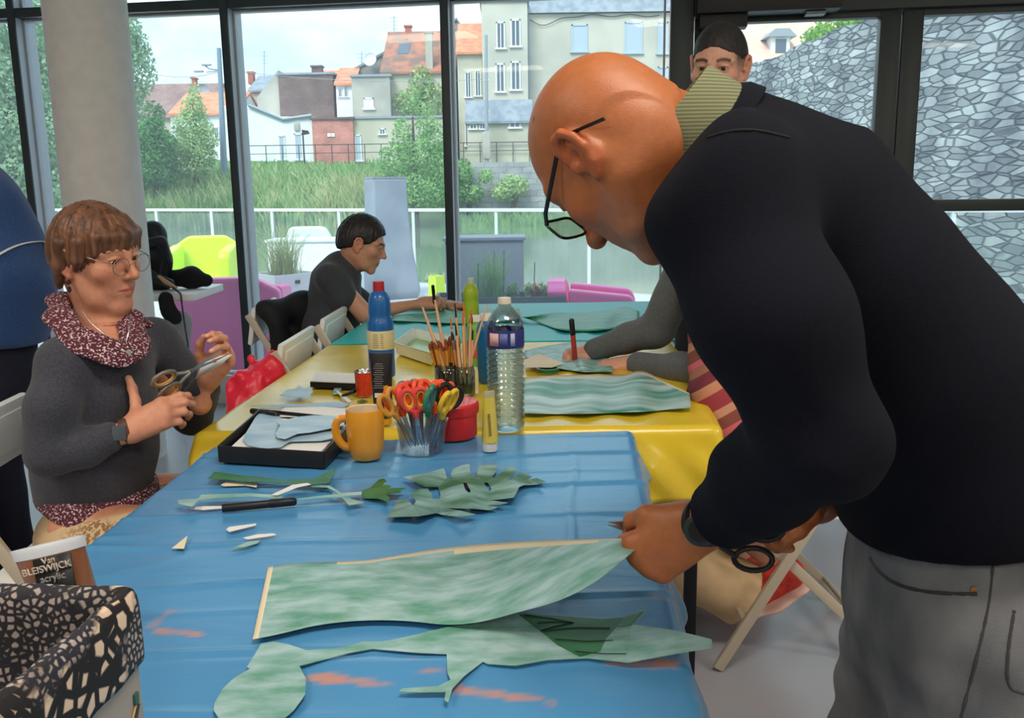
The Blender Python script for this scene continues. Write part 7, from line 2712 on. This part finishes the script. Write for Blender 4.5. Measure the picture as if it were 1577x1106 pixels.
for q in (1, -1):
    TB.limb([yp_ + V3(.085 * q, 0, -.06), y_(.66 + .1 * q, 2.76, .5), y_(.66 + .105 * q, 2.78, .08)], [.095, .072, .06], .04)
cmesh('trousers', TB, .012, mat('dark_blue_trousers', (40, 46, 62), .9), yng)
for q in (1, -1):
    sb = Body()
    sb.limb([y_(.66 + .105 * q, 2.80, .05), y_(.64 + .11 * q, 2.62, .04)], [.045, .036], .02)
    sb.cut((0, 0, .002), (0, 0, -1))
    cmesh('shoe', sb, .012, M_BLACK, yng)

# ------------------------------------------------------------------ 5. the woman in grey at the right of the table
SK_G = (214, 156, 130)
gry = thing('person', 'seated person in grey top, striped apron and red trainers drawing on a green sheet', 'person', (.82, 2.6, 0))
gf = Frame((.60, 2.63, 1.225), (-.72, .35, -.6), (-.5, .15, .8), .97)
hB = Body()
nkg = V3(.65, 2.61, 1.07)
head(hB, gf, eye_open=.003, neck=nkg, neck_r=(.05, .055))
hV, hF = hB.mesh(.0045)
hC = head_colour(hV, gf, SK_G, brow=(80, 60, 50))
WG1 = A(912, 541, 2.98)
B1 = Body()
H1 = hand(B1, WG1, (-.92, -.05, -.12), (-.1, -.25, .95), (0, -1, .2), [(48, 60, 34), (54, 64, 34), (58, 64, 34), (60, 62, 34)], S=.92, thumb=((.75, .45, -.45), (.9, .05, -.4), (.9, -.2, -.3)), fore=A(960, 520, 2.95), fore_r=.034)
V1, F1 = B1.mesh(.0032)
WG2 = A(972, 559, 2.83)
B2 = Body()
H2 = hand(B2, WG2, (-.97, .15, -.14), (-.05, -.3, .95), (0, 1, .1), [(16, 22, 14), (18, 24, 16), (20, 26, 16), (22, 26, 16)], S=.92, fore=A(1030, 562, 2.78), fore_r=.034)
V2, F2 = B2.mesh(.0032)
hpg = V3(.86, 2.55, .55)
kn1, kn2 = V3(.44, 2.44, .56), V3(.45, 2.74, .56)
an1, an2 = A(1196, 868, 2.46), V3(.74, 2.72, .14)
bV, bF, bC = under_body([(hV, hF, hC), (V1, F1, hand_colour(V1, H1, SK_G)), (V2, F2, hand_colour(V2, H2, SK_G))], [([hpg, V3(.74, 2.56, .8), V3(.65, 2.6, 1.0)], [.10, .09, .07]), ([hpg, kn1, an1], [.08, .05, .036]), ([hpg, kn2, an2], [.08, .05, .036])], base=SK_G)
np_mesh('body', bV, bF, skin_mat('skin_rosy'), gry, col=bC, relax=1)
eyes(gf, gry, down=.5)
hair_mesh('hair', gf, mat('dark_hair', (52, 40, 36), .5), gry, off=.018, fringe=.03, nape=-.10, side=-.01, vox=.006, seed=13)
S = Body()
S.limb([hpg + V3(-.01, 0, .08), V3(.74, 2.56, .80), V3(.66, 2.60, .95), V3(.64, 2.61, 1.02)], [.15, .14, .125, .085], .05, sq=(V3(-.85, .4, .3), .8))
sR, sL = A(1050, 428, 2.79), V3(.71, 2.45, .98)
S.limb([sR, V3(.64, 2.61, 1.0), sL], [.060, .07, .060], .04)
S.limb([sR, A(1008, 508, 2.86), A(966, 522, 2.92), A(918, 538, 2.97)], [.062, .058, .048, .036], .02)
S.limb([sL, V3(.66, 2.46, .82), A(1045, 568, 2.68), A(984, 561, 2.81)], [.062, .055, .048, .037], .03)
S.rough(fold_field(61, .005, 16, 60))
cmesh('grey_top', S, .0062, cloth_mat('dark_sage_grey_knit', (92, 96, 98)), gry)
def stripes(name):
    m, nt, bs = _principled(name)
    N, L = nt.nodes, nt.links
    tc = N.new('ShaderNodeTexCoord')
    mp = N.new('ShaderNodeMapping')
    mp.inputs['Rotation'].default_value = (.3, .5, .4)
    sx = N.new('ShaderNodeSeparateXYZ')
    L.new(tc.outputs['Object'], mp.inputs['Vector'])
    L.new(mp.outputs['Vector'], sx.inputs['Vector'])
    mu = N.new('ShaderNodeMath')
    mu.operation = 'MULTIPLY'
    mu.inputs[1].default_value = 5.2
    fr = N.new('ShaderNodeMath')
    fr.operation = 'FRACT'
    L.new(sx.outputs['Z'], mu.inputs[0])
    L.new(mu.outputs[0], fr.inputs[0])
    r = N.new('ShaderNodeValToRGB')
    r.color_ramp.interpolation = 'CONSTANT'
    e = r.color_ramp.elements
    e[0].position, e[0].color = 0, lin((150, 54, 64))
    e[1].position, e[1].color = .22, lin((190, 130, 100))
    for ps, c_ in ((.36, (112, 40, 52)), (.52, (168, 104, 82)), (.64, (206, 96, 110)), (.72, (130, 72, 60)), (.88, (196, 140, 110))):
        q = e.new(ps)
        q.color = lin(c_)
    L.new(fr.outputs[0], r.inputs['Fac'])
    L.new(r.outputs['Color'], bs.inputs['Base Color'])
    bs.inputs['Roughness'].default_value = .85
    return m
AB = Body()
AB.limb([V3(.605, 2.57, .92), V3(.66, 2.535, .80), V3(.66, 2.49, .70)], [.115, .150, .150], .04, sq=(V3(-.85, .4, .3), .85))
AB.limb([A(1105, 610, 2.40), A(1118, 655, 2.38)], [.085, .075], .05)
AB.limb([V3(.66, 2.48, .66), V3(.56, 2.45, .615)], [.13, .10], .05, sq=(V3(0, 0, 1), .7))
AB.rough(fold_field(71, .007, 20, 60))
cmesh('striped_apron', AB, .006, stripes('striped_cotton'), gry)
TB = Body()
TB.ball(hpg, (.16, .18, .11), 0)
ank = an1 + V3(-.06, 0, .01)
hem_ = A(1146, 914, 2.45)
TB.limb([hpg + V3(-.02, -.10, -.01), kn1, A(1060, 878, 2.44), hem_ + V3(.04, 0, -.02)], [.095, .080, .085, .098], .03)
TB.limb([hpg + V3(-.02, .10, -.01), kn2, an2 + V3(-.05, 0, .03)], [.095, .072, .058], .04)
TB.cut(hem_, V3(.82, 0, -.50), .004)
TB.rough(fold_field(81, .007, 20, 55))
cmesh('trousers', TB, .0065, mat('beige_linen', (206, 178, 138), .9, var=.08, vscale=12), gry)
# red trainers, the near one tiptoe with its pale sole to the back
M_REDSH, M_SOLE = mat('red_trainer', (206, 62, 50), .7, var=.15, vscale=60, bump=.3, bscale=300), mat('pink_white_sole', (226, 190, 178), .6)
def trainer(ankle, toe, heel):
    B = Body()
    mid = (toe + heel) / 2
    dd = unit(toe - heel)
    B.limb([heel + V3(-.01, 0, .02), mid + (ankle - mid) * .35, toe], [.040, .040, .030], .02, sq=(V3(0, 1, 0), .9))
    B.limb([ankle, heel * .6 + ankle * .4], [.036, .040], .02)
    sn = np.cross(dd, V3(0, 1, 0))
    if sn @ (ankle - mid) > 0: sn = -sn
    B.cut(mid + sn * .034, sn, .004)
    o = cmesh('trainer', B, .004, M_REDSH, gry)
    Q = Body()
    Q.limb([heel + sn * .034, mid + sn * .036, toe + sn * .022], [.040, .042, .034], .01, sq=(sn, .34))
    s_ = cmesh('sole', Q, .004, M_SOLE, o)
    mb = MB()
    for q in range(4):
        c_ = ankle * .25 + (mid * (1 - q * .22) + toe * (q * .22)) * .75
        mb.tube([c_ + V3(0, -.036, .012) + dd * .01, c_ - sn * .034 + V3(0, -.01, 0), c_ - sn * .030 + V3(0, .02, 0)], .003, 6)
    mb.build('laces', mat('pink_laces', (236, 130, 116), .8), o)
trainer(an1 + V3(.01, 0, 0), A(1148, 936, 2.40), A(1222, 892, 2.42))
trainer(an2, V3(.60, 2.74, .045), V3(.80, 2.74, .10))
pen('marker_pen', 'black and red marker in the hand of the person in grey', A(886, 557, 2.93), A(880, 491, 2.90), .0085, mat('red_marker', (170, 56, 48), .4), cap=M_BLACK)

# ------------------------------------------------------------------ 6. the helper in blue at the left edge
hlp = thing('person', 'person in blue top with white apron string, seen from behind', 'person', (-1.62, 2.85, 0))
hp0, hp1, hp2 = A(-42, 545, 2.85), A(-34, 448, 2.85), A(-54, 325, 2.85)
hf = Frame(hp2 + V3(-.24, .05, .16), (-.9, .1, -.45), (-.4, 0, .9), 1.0)
hB = Body()
head(hB, hf, neck=hp2 + V3(-.06, 0, .06))
hV, hF = hB.mesh(.006)
hC = head_colour(hV, hf, SK_Y, brow=(60, 46, 40))
parts = [(hV, hF, hC)]
for q in (1, -1):
    Bq = Body()
    wr = hp1 + V3(-.42, .14 * q, -.08)
    Hh = hand(Bq, wr, (-.9, 0, -.3), (0, 0, 1), (0, q, 0), [(20, 30, 20)] * 4, fore=wr + V3(.2, .04 * q, .05), fore_r=.04)
    Vq, Fq = Bq.mesh(.006)
    parts.append((Vq, Fq, hand_colour(Vq, Hh, SK_Y)))
bV, bF, bC = under_body(parts, [([hp0, hp1, hp2], [.12, .12, .1])] + [([hp0 + V3(0, .09 * q, 0), V3(hp0[0] - .02, 2.85 + .1 * q, .48), V3(hp0[0], 2.85 + .1 * q, .08)], [.08, .06, .04]) for q in (1, -1)], base=SK_Y)
np_mesh('body', bV, bF, skin_mat('skin_plain'), hlp, col=bC, relax=1)
hair_mesh('hair', hf, mat('short_brown_hair', (70, 52, 42), .5), hlp, off=.014, fringe=.03, nape=-.06, vox=.007)
S = Body()
S.limb([hp0 + V3(.0, 0, .04), hp1, hp2], [.215, .225, .190], .05, sq=(V3(1, 0, .3), .95))
for q in (1, -1):
    S.limb([hp2 + V3(-.05, .05 * q, .03), hp2 + V3(-.1, .18 * q, 0), hp1 + V3(-.22, .2 * q, .02), hp1 + V3(-.38, .15 * q, -.06)], [.08, .075, .06, .05], .04)
S.cut(hp0 + V3(0, 0, .03), V3(0, 0, -1), .01)
S.rough(fold_field(91, .014, 8, 34))
cmesh('blue_top', S, .009, cloth_mat('navy_blue_cotton', (42, 76, 128), bump=.1), hlp)
st_pts = []
for px, py in curve_through([(-8, 396), (20, 380), (50, 372), (85, 373)], 16):
    d_ = np.array(ray(px, py))
    st_pts.append(Vector(on_surface(S, V3(0, 0, CAMH) + d_ * (2.3 / d_[1]), d_, 1.0)) + Vector((0, -.004, 0)))
MB().tube(st_pts, .011, 8, flat=.3).build('apron_string', mat('white_apron_tape', (206, 208, 212), .8), hlp)
TB = Body()
TB.limb([hp0 + V3(0, 0, .05), hp0 - V3(0, 0, .08)], [.20, .19], 0, sq=(V3(1, 0, 0), .95))
for q in (1, -1):
    TB.limb([hp0 + V3(0, .085 * q, -.04), V3(hp0[0] - .02, 2.85 + .1 * q, .48), V3(hp0[0], 2.85 + .1 * q, .08)], [.10, .075, .065], .04)
TB.rough(fold_field(95, .005, 14, 40))
cmesh('trousers', TB, .011, mat('dark_navy_trousers', (24, 28, 46), .9), hlp)
for q in (1, -1):
    sb = Body()
    sb.limb([(hp0[0] + .03, 2.85 + .1 * q, .045), (hp0[0] - .16, 2.85 + .1 * q, .04)], [.045, .036], .02)
    sb.cut((0, 0, .002), (0, 0, -1))
    cmesh('shoe', sb, .012, M_BLACK, hlp)
# ================================================================== folding chairs, bags
M_CHW = mat('white_chair_plastic', (238, 238, 234), .4)
M_CHF = mat('beige_chair_tube', (196, 184, 164), .4, metal=.2)
def folding_chair(label, loc, rz, group=None):
    """White folding chair, its sitter facing local +y."""
    t = thing('folding_chair', label, 'chair', loc, group, rz)
    mb = MB()
    mb.box((0, -.20, .745), (.43, .022, .165), rot=Matrix.Rotation(math.radians(-10), 3, 'X'), bev=.012)
    bp = mb.build('backrest', M_CHW, t, local=True)
    MB().box((0, -.188, .745), (.35, .008, .105), rot=Matrix.Rotation(math.radians(-10), 3, 'X'), bev=.003).build('backrest_panel', M_CHW, bp, local=True)
    mb = MB()
    mb.box((0, .03, .445), (.40, .38, .022), bev=.009)
    mb.build('seat', M_CHW, t, local=True)
    for s in (-1, 1):
        MB().bar((.212 * s, -.215, .80), (.212 * s, .24, .008), .016, .030, up=(0, 1, 0), bev=.004).build('leg', M_CHF, t, local=True)
        MB().bar((.188 * s, .17, .43), (.188 * s, -.26, .008), .016, .028, up=(0, 1, 0), bev=.004).build('leg', M_CHF, t, local=True)
    MB().tube([(-.205, .17, .15), (.205, .17, .15)], .008, 8).build('front_brace', M_CHF, t, local=True)
    MB().tube([(-.18, -.19, .09), (.18, -.19, .09)], .008, 8).build('rear_brace', M_CHF, t, local=True)
    return t
G = 'white folding chairs round the tables'
folding_chair('white folding chair the brown-haired woman sits on', (-1.07, 2.08, 0), math.radians(-86))
folding_chair('white folding chair with a red bag hanging from it', (-.58, atz(462, 552, .74).y, 0), math.radians(-92))
folding_chair('empty white folding chair nearest the boy', (-.56, atz(515, 512, .74).y, 0), math.radians(-92))
folding_chair('white folding chair under the boy with a black jacket over it', (-.95, 4.12, 0), math.radians(-88))
folding_chair('white folding chair of the person in grey and striped apron', (.80, 2.50, 0), math.radians(90))
folding_chair('white folding chair standing behind the person in grey', (1.45, 3.75, 0), math.radians(80))
# black jacket over the boy's chair
jk = Body()
x_, y_ = -1.18, 4.12
jk.limb([A(408, 478, 3.92), A(468, 470, 4.12), A(470, 472, 4.34)], [.045, .055, .05], .03)
jk.limb([A(428, 500, 3.95), A(440, 560, 3.97), A(436, 640, 3.98)], [.07, .085, .075], .05, sq=(V3(1, 0, 0), .6))
jk.limb([A(462, 490, 4.15), A(456, 580, 4.15), A(452, 660, 4.15)], [.09, .10, .09], .05, sq=(V3(1, 0, 0), .5))
jk.rough(fold_field(101, .010, 14, 44))
tag(cmesh('jacket', jk, .008, mat('black_jacket', (22, 23, 28), .75), None), "black jacket hung over the back of the boy's chair", 'jacket')
# red plastic bag
rb = Body()
rb.limb([A(420, 552, 2.98), A(402, 585, 2.93), A(385, 620, 2.90), A(366, 640, 2.88)], [.022, .062, .075, .045], .03, sq=(V3(.3, 1, 0), .6))
rb.limb([A(418, 575, 2.98), A(414, 610, 2.96)], [.05, .055], .03)
wv = waves(111, 18, 40, 150, .012)
rb.rough(lambda P: wv(P.astype(np.float32)))
tag(cmesh('plastic_bag', rb, .0045, mat('red_bag_plastic', (226, 40, 64), .35), None, relax=1), 'crumpled red plastic bag hanging from the folding chair', 'bag')
# side table by the column with bags on it
tb = thing('side_table', 'small white table beside the round column with black bags on it', 'table', (A(290, 455, 5.0)[0] - .1, 5.0, 0))
z_ = float(A(300, 446, 4.95)[2])
xr_ = A(322, 440, 5.0)[0]
MB().box((xr_ - .35, 5.0, z_ - .02), (.70, .5, .04), bev=.006).build('tabletop', M_CHW, tb)
for dx in (-.66, -.30):
    for dy in (-.2, .2):
        MB().bar((xr_ + dx, 5.0 + dy, z_ - .04), (xr_ + dx, 5.0 + dy, 0), .028, .028).build('leg', M_LEGBLK, tb, smooth=False)
z_ += .002
bg = Body()
c_ = A(238, 405, 4.98)
bg.limb([(c_[0] - .02, 4.98, z_ + .07), (c_[0] - .02, 4.98, z_ + .22), A(236, 362, 4.98)], [.105, .105, .07], .04, sq=(V3(0, 1, 0), .7))
bg.limb([A(225, 375, 4.9), A(250, 372, 4.88), A(262, 405, 4.88)], [.02, .02, .02], .02)
bg.limb([A(232, 425, 4.86), A(262, 437, 4.86)], [.04, .03], .02)
bg.cut((0, 0, z_ + .003), (0, 0, -1))
bg.rough(fold_field(121, .010, 20, 60))
bkp = thing('backpack', 'black backpack heaped on the side table beside the column', 'bag', (c_[0], 4.98, z_))
cmesh('bag_body', bg, .007, mat('black_nylon', (20, 20, 24), .5), bkp)
MB().tube([A(250, 400, 4.84), A(246, 425, 4.83), A(262, 440, 4.80), A(278, 452, 4.74), A(283, 490, 4.74), A(290, 535, 4.74)], .014, 8, flat=.3).build('strap', mat('dark_plum_strap', (52, 34, 44), .7), bkp)
MB().tube([A(244, 425, 4.80), A(256, 435, 4.79), A(272, 444, 4.79)], [.012, .022, .014], 8, flat=.5).build('tan_flap', mat('tan_leather', (176, 130, 88), .6), bkp)
ct = Body()
a_ = A(270, 424, 5.05)
ct.limb([(a_[0], 5.02, z_ + .055), (A(295, 424, 5.0)[0], 5.0, z_ + .06), (A(316, 424, 5.0)[0], 5.0, z_ + .045)], [.05, .055, .04], .03)
ct.cut((0, 0, z_ + .002), (0, 0, -1))
ct.rough(fold_field(131, .008, 20, 60))
tag(cmesh('folded_coat', ct, .006, mat('black_wool', (18, 18, 22), .9), None), 'black folded coat on the right end of the side table', 'coat')
hg = Body()
hg.limb([A(256, 462, 4.72), A(268, 484, 4.72)], [.045, .042], .02, sq=(V3(0, 1, 0), .4))
hg.rough(fold_field(141, .006, 20, 60))
tag(cmesh('black_pouch', hg, .006, mat('black_pouch_cloth', (20, 20, 24), .8), None), 'small black pouch hanging from the edge of the side table', 'pouch')
gb = Body()
gb.limb([A(281, 495, 4.86), A(279, 540, 4.86)], [.062, .048], .02, sq=(V3(0, 1, 0), .5))
gb.rough(fold_field(151, .006, 14, 40))
tag(cmesh('cloth_bag', gb, .007, mat('pale_grey_cloth', (170, 174, 180), .9), None), 'pale grey cloth bag hanging under the edge of the side table', 'bag')
